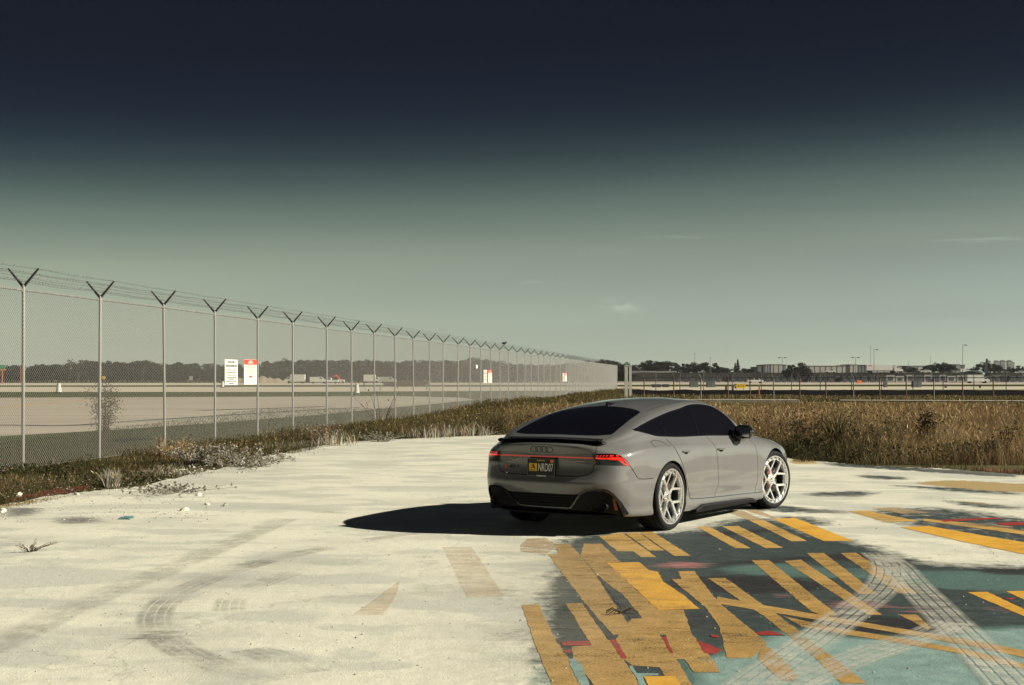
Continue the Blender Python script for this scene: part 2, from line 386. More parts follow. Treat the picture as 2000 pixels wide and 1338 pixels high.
def in_poly(P, poly):
    x, y = P[:, 0], P[:, 1]; ins = np.zeros(len(P), bool); n = len(poly)
    for i in range(n):
        (x1, y1), (x2, y2) = poly[i], poly[(i+1) % n]
        c = ((y1 > y) != (y2 > y)) & (x < (x2-x1)*(y-y1)/((y2-y1) or 1e-12)+x1)
        ins ^= c
    return ins
def strip(line, w):
    """polyline in (a, t*TS) space -> thin closed polygon"""
    L = np.array(line); d = np.gradient(L, axis=0); d /= np.linalg.norm(d, axis=1)[:, None]+1e-12
    n = np.stack([-d[:, 1], d[:, 0]], 1)*w
    return [tuple(p) for p in L+n]+[tuple(p) for p in (L-n)[::-1]]
def partition(Gd, Gn, regions, na, nt):
    """triangulate the (a,t) sheet with every region outline as an edge, then sort triangles by region.
    regions: (key, polygon in (a, t*TS), offset); later ones win; key None = hole"""
    V = []; E = []
    for key, poly, off in regions:
        b = len(V); V += poly; E += [(b+i, b+(i+1) % len(poly)) for i in range(len(poly))]
    b = len(V); rect = []
    ga = np.linspace(0, A_END, na); gt = np.linspace(0, TS, nt)
    rect = [(a, 0) for a in ga[:-1]]+[(A_END, t) for t in gt[:-1]]+[(a, TS) for a in ga[:0:-1]]+[(0, t) for t in gt[:0:-1]]
    V += rect; E += [(b+i, b+(i+1) % len(rect)) for i in range(len(rect))]
    A, T = np.meshgrid(ga[1:-1], gt[1:-1], indexing='ij'); V += list(zip(A.ravel(), T.ravel()))
    V = [(min(max(v[0], -.01), A_END+.01), min(max(v[1], -.01), TS+.01)) for v in V]
    r = delaunay_2d_cdt([Vector(v) for v in V], E, [], 0, 1e-5)
    vv = np.array([(v[0], v[1]) for v in r[0]]); ff = np.array([tuple(f) for f in r[2] if len(f) == 3])
    c = vv[ff].mean(axis=1)
    lab = np.zeros(len(ff), int)
    for k, (key, poly, off) in enumerate(regions): lab[in_poly(c, poly)] = k+1
    ok = (c[:, 0] > 0) & (c[:, 0] < A_END) & (c[:, 1] > 0) & (c[:, 1] < TS)
    out = {}
    P0 = ev(Gd, vv[:, 0], vv[:, 1]/TS); Nn = ev(Gn, vv[:, 0], vv[:, 1]/TS); Nn /= np.linalg.norm(Nn, axis=1)[:, None]+1e-9
    for k in range(len(regions)+1):
        key = 'body' if k == 0 else regions[k-1][0]
        if key is None: continue
        sel = ff[(lab == k) & ok]
        if len(sel) == 0: continue
        off = 0 if k == 0 else regions[k-1][2]
        ids, inv = np.unique(sel, return_inverse=True); inv = inv.reshape(-1, 3)
        P = P0[ids]+Nn[ids]*off; Nk = Nn[ids]
        e = P[inv]; fn = np.cross(e[:, 1]-e[:, 0], e[:, 2]-e[:, 0])
        flip = (fn*Nk[inv].mean(axis=1)).sum(1) < 0
        inv[flip] = inv[flip][:, ::-1]
        out.setdefault(key, []).append((P, Nk, inv))
    return out
def shell(name, chunks, mat, parent, sides=(1, -1), mats=None):
    """chunks of (points, normals, triangles) for the right half; mirrored for the left"""
    Vs, Ns, Fs = [], [], []; b = 0
    for s in sides:
        for P, Nk, Fk in chunks:
            m = np.array([1, s, 1]); Vs.append(P*m); Ns.append(Nk*m); Fs.append((Fk if s > 0 else Fk[:, ::-1])+b); b += len(P)
    Vs, Ns, Fs = np.vstack(Vs), np.vstack(Ns), np.vstack(Fs)
    o = mesh_obj(name, Vs.tolist(), Fs.tolist(), mat, parent, True)
    o.data.normals_split_custom_set_from_vertices([tuple(n) for n in Ns])
    return o

# car materials
def car_paint():
    m, nodes, links, b = mat_new('grey car paint'); nt = (nodes, links)
    oc = objcoord(nodes)
    f = noise(nt, oc, 2.3, 6)
    dust = noise(nt, oc, 60, 3)
    col = ramp(nt, f, [(.3, (.114, .1145, .117)), (.7, (.128, .1285, .131))])
    links.new(col, b.inputs['Base Color'])
    links.new(ramp(nt, dust, [(.3, .42), (.75, .52)]), b.inputs['Roughness'])
    b.inputs['Specular IOR Level'].default_value = .25
    b.inputs['Coat Weight'].default_value = 1.0; b.inputs['Coat Roughness'].default_value = .045; b.inputs['Coat IOR'].default_value = 1.5
    return m
M_PAINT = car_paint()
M_BLACKGLOSS = simple('gloss black trim', (.006, .006, .008), .12, coat=.6, var=.2)
M_BLACKMATT = simple('black plastic', (.005, .005, .007), .65, spec=.2, var=.25, scale=30)
M_GLASS = simple('dark tinted glass', (.004, .004, .006), .03, spec=.5, var=0)
M_GAP = simple('panel gap', (.01, .01, .01), .9, var=0, spec=.1)
M_RUBBER = simple('tyre rubber', (.008, .008, .009), .75, var=.2, scale=25, spec=.18)
def alloy(name, col, rough):
    m, nodes, links, b = mat_new(name); nt = (nodes, links)
    f = noise(nt, objcoord(nodes), 12, 4, mapscale=(1, 8, 1))
    links.new(ramp(nt, f, [(.3, tuple(c*.96 for c in col)), (.7, col)]), b.inputs['Base Color'])
    links.new(ramp(nt, f, [(.3, rough*.92), (.7, rough*1.1)]), b.inputs['Roughness'])
    b.inputs['Metallic'].default_value = .9
    return m
M_ALLOY = alloy('brushed alloy', (.86, .86, .86), .22)
M_ALLOYDARK = alloy('alloy barrel', (.045, .045, .048), .5)
M_DISC = simple('brake disc steel', (.20, .19, .19), .4, metal=.9, var=.2, scale=20)
M_CALIPER = simple('red caliper', (.55, .02, .015), .35, coat=.5)
M_REDLIT = simple('lit tail lamp', (.5, .012, .008), .15, coat=.8, var=0, emit=(1, .03, .012), es=.42)
M_REDDARK = simple('tail lamp lens', (.06, .003, .004), .10, coat=1, var=0)
M_REDBAR = simple('tail light strip', (.42, .012, .012), .2, coat=.6, var=0, emit=(1, .03, .025), es=.09)
M_PLATE = simple('black number plate', (.006, .006, .009), .5, var=.15)
M_PLATEWHITE = simple('plate lettering', (.75, .75, .72), .5, var=0)
M_PLATEYELLOW = simple('plate yellow', (.78, .42, .03), .5, var=.1)
M_ORANGE = simple('orange sticker', (.75, .22, .03), .5, var=.1)
M_CHROME = simple('bright strip', (.7, .7, .7), .15, metal=1, var=0)
M_EXHAUST = simple('dark exhaust steel', (.02, .019, .02), .35, metal=.5, var=.3)

def text_mesh(txt, size, thick=.002, xs=1.0, shear=0.0):
    cu = bpy.data.curves.new('lettering', 'FONT'); cu.body = txt; cu.size = size; cu.extrude = thick; cu.shear = shear
    cu.align_x = 'CENTER'; cu.align_y = 'CENTER'; cu.resolution_u = 3
    o = bpy.data.objects.new('lettering', cu); COL.objects.link(o)
    dg = bpy.context.evaluated_depsgraph_get(); me = bpy.data.meshes.new_from_object(o.evaluated_get(dg))
    bpy.data.objects.remove(o); bpy.data.curves.remove(cu)
    for v in me.vertices: v.co.x *= xs
    return me

def build_car():
    CAR = thing('parked_car', 'grey four-door fastback sedan with silver wheels parked on the painted concrete', 'car', (.912, 15.06, 0), R(56.88))
    sxz = lambda pts, st=.02: [(a, t*TS) for a, t in (sk_pt(x=x, z=z) for x, z in dens(pts, st))]
    sline = lambda pts, n=6: [(a, t*TS) for a, t in (sk_pt(x=x, z=z) for x, z in smooth_line(pts, n))]
    syz = lambda pts, st=.02: [(a, t*TS) for a, t in (sk_pt(y=y, z=z) for y, z in dens(pts, st))]
    yline = lambda pts, n=6: [(a, t*TS) for a, t in (sk_pt(y=y, z=z) for y, z in smooth_line(pts, n))]
    mixp = lambda pts: [(a, t*TS) for a, t in ((sk_pt(x=p[0], z=p[2]) if p[0] is not None else sk_pt(y=p[1], z=p[2])) for p in pts)]
    def arch(cx, cz, r, sx=1.0):
        out = []
        for k in range(61):
            th = math.pi*1.32*(k/60)-math.pi*.16
            x, z = cx+r*math.cos(th)*sx, cz+r*math.sin(th)
            a, t = sk_pt(x=x, z=max(z, .2)); tt = t*TS if z > .215 else t*TS-(.215-z)*1.2
            out.append((a, tt))
        out[0] = (out[0][0], -.02); out[-1] = (out[-1][0], -.02)
        return out
    GW = .0042
    d_mid = [(1.065, .985), (1.115, .93), (1.2, .84), (1.232, .70), (1.238, .55), (1.234, .414), (1.178, .270)]
    d_rear = [(.068, 1.0), (.078, .95), (.112, .886), (.248, .73), (.341, .587), (.434, .404), (.50, .315), (.56, .294)]
    d_front = [(2.218, .95), (2.245, .91), (2.336, .811), (2.372, .592), (2.354, .382), (2.307, .243)]
    bot = [(.56, .294), (1.178, .270), (2.307, .243)]
    S_mid, S_rear, S_front = sline(d_mid), sline(d_rear), sline(d_front)
    S_bot1 = [(a, t*TS) for a, t in (sk_pt(x=x, z=z) for x, z in dens(bot[:2], .05, False))]
    S_bot2 = [(a, t*TS) for a, t in (sk_pt(x=x, z=z) for x, z in dens(bot[1:], .05, False))]
    topcap = lambda l: [(l[0][0], TS)]
    rear_door = topcap(S_rear)+S_rear+S_bot1[1:]+S_mid[::-1][1:]+topcap(S_mid)
    front_door = topcap(S_mid)+S_mid+S_bot2[1:]+S_front[::-1][1:]+topcap(S_front)
    hous = [(None, -.001, .796), (None, .2, .796), (None, .32, .79), (None, .40, .763), (None, .5, .748), (None, .62, .745), (-.955, 0, .742), (-.85, 0, .737), (-.772, 0, .731),
            (-.80, 0, .775), (-.84, 0, .815), (-.875, 0, .85), (-.91, 0, .861), (None, .70, .864), (None, .55, .862), (None, .40, .860), (None, .28, .852), (None, -.001, .848)]
    housing = mixp(dens3(hous))
    bar = yline([(-.001, .812), (.30, .812), (.585, .809)], 8)+yline([(.585, .824), (.30, .8265), (-.001, .8265)], 8)
    lampbase = mixp(dens3([(None, .605, .809), (None, .70, .806), (-.955, 0, .800), (-.90, 0, .797), (-.85, 0, .750), (-.835, 0, .742), (-.788, 0, .738), (-.81, 0, .772), (-.855, 0, .818), (-.89, 0, .826), (-.96, 0, .824), (None, .70, .822), (None, .605, .824)]))
    lampcore = mixp(dens3([(-.865, 0, .800), (-.838, 0, .755), (-.808, 0, .752), (-.825, 0, .775), (-.856, 0, .805)]))
    dif = mixp(dens3([(None, -.001, .440), (None, .40, .440), (None, .46, .452), (None, .525, .485), (None, .60, .489), (None, .70, .488), (-1.0, 0, .482), (-.96, 0, .45), (-.86, 0, .335), (-.785, 0, .225)]))
    dif = [(-.005, dif[0][1])]+dif+[(dif[-1][0]+.01, -.02), (-.005, -.02)]
    regs = [('front_door', front_door, .0004), ('rear_door', rear_door, .0004),
            ('diffuser', dif, -.012)]
    gaps = [S_mid, S_rear, S_front, S_bot1, S_bot2,
            sline([(2.307, .243), (2.40, .24), (2.53, .236)]),
            sline([(-.776, .730), (-.735, .68), (-.69, .625), (-.655, .598), (-.60, .590), (-.40, .586)]),
            sline([(-.30, .90), (-.30, .962), (-.27, .968), (-.12, .968), (-.08, .955), (.03, .90)], 4),
            yline([(.585, .745), (.583, .70), (.56, .663), (.52, .641), (.42, .629), (.25, .624), (.0, .623)], 6),
            mixp([(None, .60, .93), (None, .603, .90), (None, .605, .866)])]
    regs += [('gap', strip(g, GW), -.005) for g in gaps]
    for e in (regs[-1],): pass
    regs += [('housing', housing, .0015), ('bar', bar, .003), ('lamp', lampbase, .003), ('lampcore', lampcore, .0035)]
    for k in range(6):                       # slanted light segments above the strip
        y0 = .612+k*.029
        if y0 < .70: seg = mixp([(None, y0, .834), (None, y0+.013, .834), (None, y0+.019, .847), (None, y0+.006, .847)])
        else:
            x0 = -1.0+(k-3)*.045
            seg = mixp([(x0, 0, .834), (x0+.024, 0, .834), (x0+.03, 0, .848), (x0+.008, 0, .848)])
        regs.append(('lamp', seg, .003))
    regs += [(None, arch(0, .36, .392), 0), (None, arch(2.926, .36, .402), 0)]
    sk = partition(SK, SKN, regs, 230, 34)
    # upper shell
    side_dlo = smooth_line([(-.452, 1.088), (-.30, 1.054), (-.12, 1.018), (.10, 1.003), (.31, .993), (1.03, .980), (1.95, .953), (2.10, .951)], 5)+smooth_line([(2.135, .957), (2.09, 1.02), (2.02, 1.085), (1.90, 1.192), (1.80, 1.252), (1.68, 1.298), (1.50, 1.327), (1.32, 1.336), (1.08, 1.327), (.84, 1.297), (.55, 1.266), (.29, 1.230), (.05, 1.194), (-.195, 1.150), (-.35, 1.118), (-.445, 1.096)], 5)
    cz = np.mean(np.array(side_dlo), axis=0)
    def inset(poly, d):
        P = np.array(poly); e = np.roll(P, -1, 0)-np.roll(P, 1, 0); e /= np.linalg.norm(e, axis=1)[:, None]+1e-12
        nn = np.stack([-e[:, 1], e[:, 0]], 1)
        if ((nn*(P-cz)).sum(1) > 0).mean() > .5: nn = -nn
        return [tuple(p) for p in P+nn*d]
    dlo_in = inset(side_dlo, .020)
    def clipx(poly, x0, x1):
        P = []
        n = len(poly)
        def cut(poly, f):
            out = []
            for i in range(len(poly)):
                p, q = poly[i], poly[(i+1) % len(poly)]; a, b = f(p), f(q)
                if a >= 0: out.append(p)
                if (a > 0 and b < 0) or (a < 0 and b > 0):
                    t = a/(a-b); out.append((p[0]+(q[0]-p[0])*t, p[1]+(q[1]-p[1])*t))
            return out
        sl = lambda z: (z-.98)*.0
        poly = cut(poly, lambda p: p[0]-x0(p[1])); poly = cut(poly, lambda p: x1(p[1])-p[0])
        return poly
    bp = lambda off: (lambda z: .893+(z-.984)*.53+off)
    qp = lambda off: (lambda z: .105+(z-1.0)*.35+off)
    txz = lambda poly: [(a, t*TS) for a, t in (tp_z(x, z) for x, z in dens(poly, .025))]
    txy = lambda poly: [(a, t*TS) for a, t in (tp_y(x, y) for x, y in dens(poly, .025))]
    rg = smooth_line([(-.775, 0), (-.770, .25), (-.745, .45), (-.69, .590)], 5)+smooth_line([(-.655, .603), (-.45, .590), (-.2, .562), (0, .540), (.13, .515)], 4)+smooth_line([(.165, .49), (.225, .40), (.275, .22), (.285, 0)], 4)
    rg = [(x, max(y, 0)) for x, y in rg]
    rglass = [(a, min(t*TS, TS) if y > 1e-6 else TS+.02) for (a, t), (x, y) in ((tp_y(x, y), (x, y)) for x, y in dens(rg, .025))]
    ws = smooth_line([(1.83, 0), (1.80, .3), (1.76, .52), (1.79, .61)], 5)+smooth_line([(1.98, .70), (2.2, .745), (2.42, .755)], 4)+smooth_line([(2.55, .62), (2.62, .35), (2.64, 0)], 4)
    wscreen = [(a, t*TS if y > 1e-6 else TS+.02) for (a, t), (x, y) in ((tp_y(x, max(y, 0)), (x, y)) for x, y in dens(ws, .03))]
    tregs = [('rear_glass', rglass, -.002), ('windscreen', wscreen, -.002), ('trim', txz(side_dlo), .0006),
             ('quarter_pane', txz(clipx(dlo_in, lambda z: -9, qp(-.008))), -.0015),
             ('rear_pane', txz(clipx(dlo_in, qp(.008), bp(-.022))), -.0015),
             ('front_pane', txz(clipx(dlo_in, bp(.022), lambda z: 9)), -.0015)]
    bpl = [(bp(.004)(z), z) for z in np.linspace(1.0, 1.312, 8)]
    tregs.append(('bright_strip', strip([(a, t*TS) for a, t in (tp_z(x, z) for x, z in bpl)], .0022), .004))
    roofline = [(a, t*TS) for a, t in (tp_y(x, y) for x, y in smooth_line([(.20, .555), (.6, .535), (1.0, .53), (1.4, .535), (1.70, .56)], 6))]
    tregs.append(('gap', strip(roofline, .003), -.003))
    tregs.append(('gap', strip([(a, t*TS) for a, t in (tp_y(x, y) for x, y in smooth_line([(-.70, .625), (-.85, .61), (-1.0, .60), (-1.06, .60)], 5))], .003), -.004))
    tp = partition(TP, TPN, tregs, 230, 34)
    body = shell('body', sk['body']+tp['body'], M_PAINT, CAR)
    shell('panel_gap', sk['gap']+tp['gap'], M_GAP, CAR)['kind'] = 'stuff'
    for s in (1, -1):
        fd = shell('front_door', sk['front_door'], M_PAINT, CAR, (s,)); rd = shell('rear_door', sk['rear_door'], M_PAINT, CAR, (s,))
        shell('front_window', tp['front_pane'], M_GLASS, CAR, (s,)); shell('rear_window', tp['rear_pane'], M_GLASS, CAR, (s,)); shell('quarter_window', tp['quarter_pane'], M_GLASS, CAR, (s,))
        shell('window_trim', tp['trim'], M_BLACKGLOSS, CAR, (s,)); shell('pillar_strip', tp['bright_strip'], M_CHROME, CAR, (s,))
        tl = shell('tail_light', sk['lamp'], M_REDLIT, CAR, (s,)); shell('lamp_core', sk['lampcore'], M_REDDARK, tl, (s,))
        for d, hx, hz, w in ((rd, .385, .833, .93), (fd, 1.335, .817, .93)):          # door handles
            a, t = sk_pt(x=hx, z=hz); p = ev(SK, np.array([a]), np.array([t]))[0]; yy = p[1]
            h = MB(); n = 12; V = []
            prof = [(-.011, 0), (-.012, .016), (-.006, .027), (.005, .030), (.012, .022), (.012, 0)]
            for i in range(n+1):
                u = i/n*2-1; k = max(0, 1-abs(u)**5)**.6
                for zz, oo in prof: V.append((hx+u*.098, s*(yy+.004-oo*(.35+.65*k)-.004*k), hz+zz*(.55+.45*k)+.004*u*-1))
            Fc = []
            for i in range(n):
                for k in range(6):
                    q = (i*6+k, i*6+(k+1) % 6, (i+1)*6+(k+1) % 6, (i+1)*6+k); Fc.append(q if s > 0 else q[::-1])
            Fc += [tuple(range(6)), tuple(range(n*6+5, n*6-1, -1))]
            h.add(V, Fc); h.build('door_handle', M_PAINT, d, angle=40)
            c = MB(); V = []                                                    # flat dark patch painting the shade of the finger recess
            for i in range(13):
                u = i/12*2-1; hh = .020*math.sqrt(max(0, 1-u*u))
                xx = hx+.012+u*.055
                for zz in (hz-.010, hz-.012-hh):
                    aa, t_ = sk_pt(x=xx, z=zz); pp = ev(SK, np.array([aa]), np.array([t_]))[0]+ev(SKN, np.array([aa]), np.array([t_]))[0]*.0022
                    V.append((pp[0], pp[1]*s, pp[2]))
            Fc = [(2*i, 2*i+1, 2*i+3, 2*i+2) if s < 0 else (2*i+2, 2*i+3, 2*i+1, 2*i) for i in range(12)]
            c.add(V, Fc); c.build('handle_recess_shade', M_GAP, d, True)
        # door mirror
        m = MB(); V = []; nu, nv = 18, 12
        for j in range(nv+1):
            f = j/nv                                                            # from the glass side (rear) to the nose (front)
            sc = (1-abs(f-.25)**2.2*1.35) if f > .25 else .93+.07*(f/.25)
            sc = max(sc, .02)
            x = 1.80+f*.20
            for i in range(nu):
                th = 2*math.pi*i/nu; ct, sn = math.cos(th), math.sin(th)
                ry = .125*sc*math.copysign(abs(ct)**.75, ct); rz = .088*sc*math.copysign(abs(sn)**.8, sn)
                V.append((x+ry*-.28*1, s*(-1.0-ry), 1.005+rz-.018*(ry/.118)*-1*0-.02*f+(.012 if ry < 0 else -.006)*0))
        Fc = []
        for j in range(nv):
            for i in range(nu):
                k = (i+1) % nu; q = (j*nu+i, j*nu+k, (j+1)*nu+k, (j+1)*nu+i); Fc.append(q[::-1] if s > 0 else q)
        Fc.append(tuple(range(nu)) if s > 0 else tuple(range(nu-1, -1, -1)))
        m.add(V, Fc)
        mo = m.build('door_mirror', M_BLACKGLOSS, CAR, angle=50)
        st = MB(); st.add([(1.76, s*-.86, .965), (1.98, s*-.86, .955), (1.96, s*-.875, .885), (1.80, s*-.875, .89), (1.80, s*-1.0, .945), (1.96, s*-1.0, .95), (1.94, s*-.97, .885), (1.81, s*-.97, .885)],
                          [(0, 1, 5, 4), (1, 2, 6, 5), (2, 3, 7, 6), (3, 0, 4, 7), (4, 5, 6, 7), (3, 2, 1, 0)])
        st.build('mirror_arm', M_BLACKGLOSS, mo, angle=30)
        gm = MB(); gm.add([(1.798+dy*-.28, s*(-1.0-dy), 1.005+dz) for dy, dz in ((-.10, -.055), (.10, -.06), (.105, .06), (-.09, .062))], [(0, 1, 2, 3) if s < 0 else (3, 2, 1, 0)])
        gm.build('mirror_glass', M_CHROME, mo)
        # black blade under the sill
        b = MB(); top = [(.64, .172), (.80, .217), (1.3, .207), (2.18, .187), (2.33, .150)]; Pb = []
        for i, (x, z) in enumerate(top):
            o_ = .0 if i in (0, 4) else .012
            Pb += [(x, s*-.90, z+.004), (x, s*(-.957-o_), z), (x, s*(-.962-o_), z-.018), (x, s*(-.94-o_), min(z-.03, .135)), (x, s*-.86, .125)]
        Fc = []
        for i in range(4):
            for k in range(5):
                q = (i*5+k, i*5+(k+1) % 5, (i+1)*5+(k+1) % 5, (i+1)*5+k); Fc.append(q if s > 0 else q[::-1])
        Fc += [tuple(range(5)), tuple(range(24, 19, -1))]
        b.add(Pb, Fc); b.build('sill_blade', M_BLACKMATT, CAR, angle=25)
        # exhaust pod: gloss frame, oval tail pipe, reflector
        pts = []
        fr = [(None, .44, .445), (None, .47, .455), (None, .53, .487), (None, .60, .492), (None, .70, .491), (-1.002, 0, .485), (-.96, 0, .452), (-.86, 0, .338), (-.788, 0, .225)]
        frp = dens3(fr)
        inner = [(None, .455, .440), (None, .40, .385), (None, .345, .325), (None, .31, .292), (None, .0, .288)]
        for nm, line, wd, of in (('exhaust_frame', frp, .016, .006), ('diffuser_rib', dens3(inner), .011, .010)):
            uv = [(sk_pt(x=p[0], z=p[2]) if p[0] is not None else sk_pt(y=p[1], z=p[2])) for p in line]
            A_ = np.array([u[0] for u in uv]); T_ = np.array([u[1] for u in uv])
            C = ev(SK, A_, T_); Nk = ev(SKN, A_, T_)
            d = np.gradient(C, axis=0); d /= np.linalg.norm(d, axis=1)[:, None]
            side = np.cross(Nk, d)
            fb = MB(); V = []
            if nm == 'exhaust_frame': C = C-side*np.linspace(.3, 1.6, len(C))[:, None]*wd*.0; ww = np.interp(np.arange(len(C)), [0, len(C)*.62, len(C)-1], [wd, wd*1.1, wd*2.6])
            else: ww = np.full(len(C), wd)
            for p, n_, q, w_ in zip(C, Nk, side, ww):
                for k, h_ in ((-1, -.03), (-.8, of*.7), (0, of), (.8, of*.7), (1, -.03)):
                    r_ = p+q*k*w_+n_*h_; V.append((r_[0], r_[1]*s, r_[2]))
            Fc = []
            for i in range(len(C)-1):
                for k in range(4):
                    q = (i*5+k, i*5+k+1, (i+1)*5+k+1, (i+1)*5+k); Fc.append(q if s < 0 else q[::-1])
            fb.add(V, Fc); fb.build(nm, M_BLACKGLOSS, CAR, angle=40)
        pipe = MB(); V = []; ring = [(.0, .98), (-.01, 1.0), (-.008, .9), (.12, .86)]
        for i in range(28):
            th = 2*math.pi*i/28
            for xx, k in ring: V.append((-.985+xx+.03*abs(math.cos(th))*0, s*(-.625+.098*k*math.cos(th)), .318+.058*k*math.sin(th)))
        Fc = [(i*4+k, ((i+1) % 28)*4+k, ((i+1) % 28)*4+k+1, i*4+k+1) for i in range(28) for k in range(3)]
        pipe.add(V, Fc); pipe.build('exhaust_pipe', M_EXHAUST, CAR, True)
        rf = MB(); uv = [sk_pt(x=x, z=z) for x, z in ((-.945, .40), (-.925, .40), (-.87, .275), (-.895, .275))]
        rf.add([tuple((ev(SK, np.array([a]), np.array([t]))[0]+ev(SKN, np.array([a]), np.array([t]))[0]*-.006)*np.array([1, s, 1])) for a, t in uv], [(0, 1, 2, 3) if s > 0 else (3, 2, 1, 0)])
        rf.build('reflector', M_REDDARK, CAR)
        for ax, rr in ((0, .405), (2.926, .415)):                               # wheel-arch liners
            l = MB(); V = []; k = 40
            for i in range(k+1):
                th = R(-28)+R(236)*i/k
                for yy, r_ in ((-.93, rr-.012), (-.90, rr+.01), (-.60, rr+.01), (-.60, .05)): V.append((ax+r_*math.cos(th), s*yy, .36+r_*math.sin(th)))
            l.add(V, [(i*4+j, (i+1)*4+j, (i+1)*4+j+1, i*4+j+1) for i in range(k) for j in range(3)])
            l.build('wheel_liner', M_BLACKMATT, CAR, True)
    shell('rear_window_glass', tp['rear_glass'], M_GLASS, CAR); shell('windscreen', tp['windscreen'], M_GLASS, CAR)
    shell('lamp_housing', sk['housing'], M_BLACKGLOSS, CAR); shell('light_strip', sk['bar'], M_REDBAR, CAR); shell('diffuser', sk['diffuser'], M_BLACKMATT, CAR)
    # slatted grille of the diffuser
    for k in range(4):
        z = .325+k*.028; hw = .335+(z-.30)*.75
        g = MB(); V = []; n = 24
        for i in range(n+1):
            y = -hw+2*hw*i/n; a, t = sk_pt(y=abs(y), z=z); p = ev(SK, np.array([a]), np.array([t]))[0]
            for dx, dz in ((.0, -.004), (-.010, -.004), (-.010, .004), (.0, .004)): V.append((p[0]+dx, y, z+dz))
        g.add(V, [(i*4+j, (i+1)*4+j, (i+1)*4+(j+1) % 4, i*4+(j+1) % 4) for i in range(n) for j in range(4)]); g.build('grille_slat', M_BLACKMATT, CAR, angle=30)
    # floor pan and dark cabin so that nothing shines through
    u = MB(); ring = [(x, y) for x, y in zip(SK[::12, 10, 0], SK[::12, 10, 1]*.97)]
    ring = [(x, y) for x, y in ring]; full = ring+[(x, -y) for x, y in ring[::-1][1:-1]]
    full = [(x, y if min(abs(x), abs(x-2.926)) > .44 else math.copysign(min(abs(y), .60), y)) for x, y in full]
    u.prism(full, .02, Matrix.Translation((0, 0, .20))); u.build('floor_pan', M_BLACKMATT, CAR)
    # lid spoiler, raised on two struts
    sp = MB(); V = []; n = 30
    for i in range(n+1):
        y = -.645+1.29*i/n; e = abs(y)/.645
        xb = -1.045+.085*e**2.2; xf = -.885+.055*e**2.0; zt = .998-.024*e**2.4-(.012 if e > .97 else 0)
        lip = .010 if e > .93 else 0
        for x, z in ((xf, zt+.006), (xf-.05, zt+.014), (xb, zt+.010+lip), (xb-.006, zt+.004+lip), (xb+.02, zt-.006), (xf-.03, zt-.007)): V.append((x, y, z))
    Fc = [(i*6+j, i*6+(j+1) % 6, (i+1)*6+(j+1) % 6, (i+1)*6+j) for i in range(n) for j in range(6)]+[tuple(range(5, -1, -1)), tuple(n*6+j for j in range(6))]
    sp.add(V, Fc); spo = sp.build('spoiler', M_BLACKGLOSS, CAR, angle=35)
    for y in (-.33, .33):
        q = MB(); q.box((-.935, y, .978), (.06, .012, .05), taper=(.7, 1)); q.build('spoiler_strut', M_BLACKGLOSS, spo)
    # black panel of the lid under the raised spoiler
    well = MB(); V = []; n = 26
    for i in range(n+1):
        y = -.585+1.17*i/n; e = abs(y)/.585
        for x in (-.87+.05*e*e, -.95+.06*e*e, -1.04+.075*e*e):
            a, t = tp_y(x, abs(y)); p = ev(TP, np.array([a]), np.array([t]))[0]; V.append((x, y, p[2]+.0025))
    well.add(V, [(i*3+j, (i+1)*3+j, (i+1)*3+j+1, i*3+j+1) for i in range(n) for j in range(2)][::1])
    well.build('spoiler_well', M_BLACKMATT, CAR, True)
    # roof aerial fin
    fin = MB(); V = []
    for x, w, z in ((.50, .006, 0), (.44, .018, .012), (.36, .024, .035), (.305, .022, .055), (.29, .012, .056), (.285, .01, .0)):
        a, t = tp_y(x, 0); z0 = ev(TP, np.array([a]), np.array([t]))[0][2]-.004
        V += [(x, -w*1.3, z0), (x, -w*.45, z0+z*.75), (x, 0, z0+z), (x, w*.45, z0+z*.75), (x, w*1.3, z0)]
    fin.add(V, [(i*5+j, i*5+j+1, (i+1)*5+j+1, (i+1)*5+j) for i in range(5) for j in range(4)]+[(29, 28, 27, 26, 25)]); fin.build('roof_aerial', M_BLACKGLOSS, CAR, angle=40)
    # number plate on the tail, lettering and badges
    def tail(y, z, off=.004):
        a, t = sk_pt(y=abs(y), z=z); p = ev(SK, np.array([a]), np.array([t]))[0]; return Vector((p[0]-off, y, p[2]))
    pc = Vector((-1.100, 0.0, .707))
    ptop, pbot = tail(0, .775), tail(0, .645); tilt = math.atan2(ptop.x-pbot.x, ptop.z-pbot.z)
    MP = Matrix.Translation((min(ptop.x, pbot.x, tail(0, .70).x)-.008, 0, .706)) @ Matrix.Rotation(R(-90), 4, 'Z') @ Matrix.Rotation(R(90)-tilt*.3, 4, 'X')
    pl = MB(); pl.box((0, 0, -.004), (.335, .182, .008)); plo = pl.build('number_plate', M_PLATE, CAR); plo.matrix_local = MP
    fr = MB()
    for c, s_ in (((0, .088, .002), (.34, .012, .008)), ((0, -.088, .002), (.34, .012, .008)), ((.166, 0, .0022), (.012, .166, .008)), ((-.166, 0, .0022), (.012, .166, .008))): fr.box(c, s_)
    fr.build('plate_frame', M_BLACKGLOSS, plo)
    me = text_mesh('NRD07', .118, .0012, .50); me.materials.append(M_PLATEWHITE)
    for v in me.vertices: v.co.x += .052; v.co.y -= .004; v.co.z += .003
    link(bpy.data.objects.new('plate_lettering', me), plo)
    y_ = MB(); y_.box((-.103, 0, .001), (.098, .082, .003)); y_.build('plate_emblem', M_PLATEYELLOW, plo)
    sn = MB()                                                                    # dark coiled mark on the yellow field
    coil = [(-.103+.030*(1-k/46)*math.cos(k*.42), -.014+.0012*k+.006*(1-k/46)*math.sin(k*.42), .0045) for k in range(40)]
    sn.tube(coil+[(-.108, .030, .0045), (-.100, .033, .0045)], .0034, 5); sn.tube([(-.145, -.031, .0045), (-.062, -.031, .0045)], .0022, 5); sn.build('plate_emblem_mark', M_PLATE, plo)
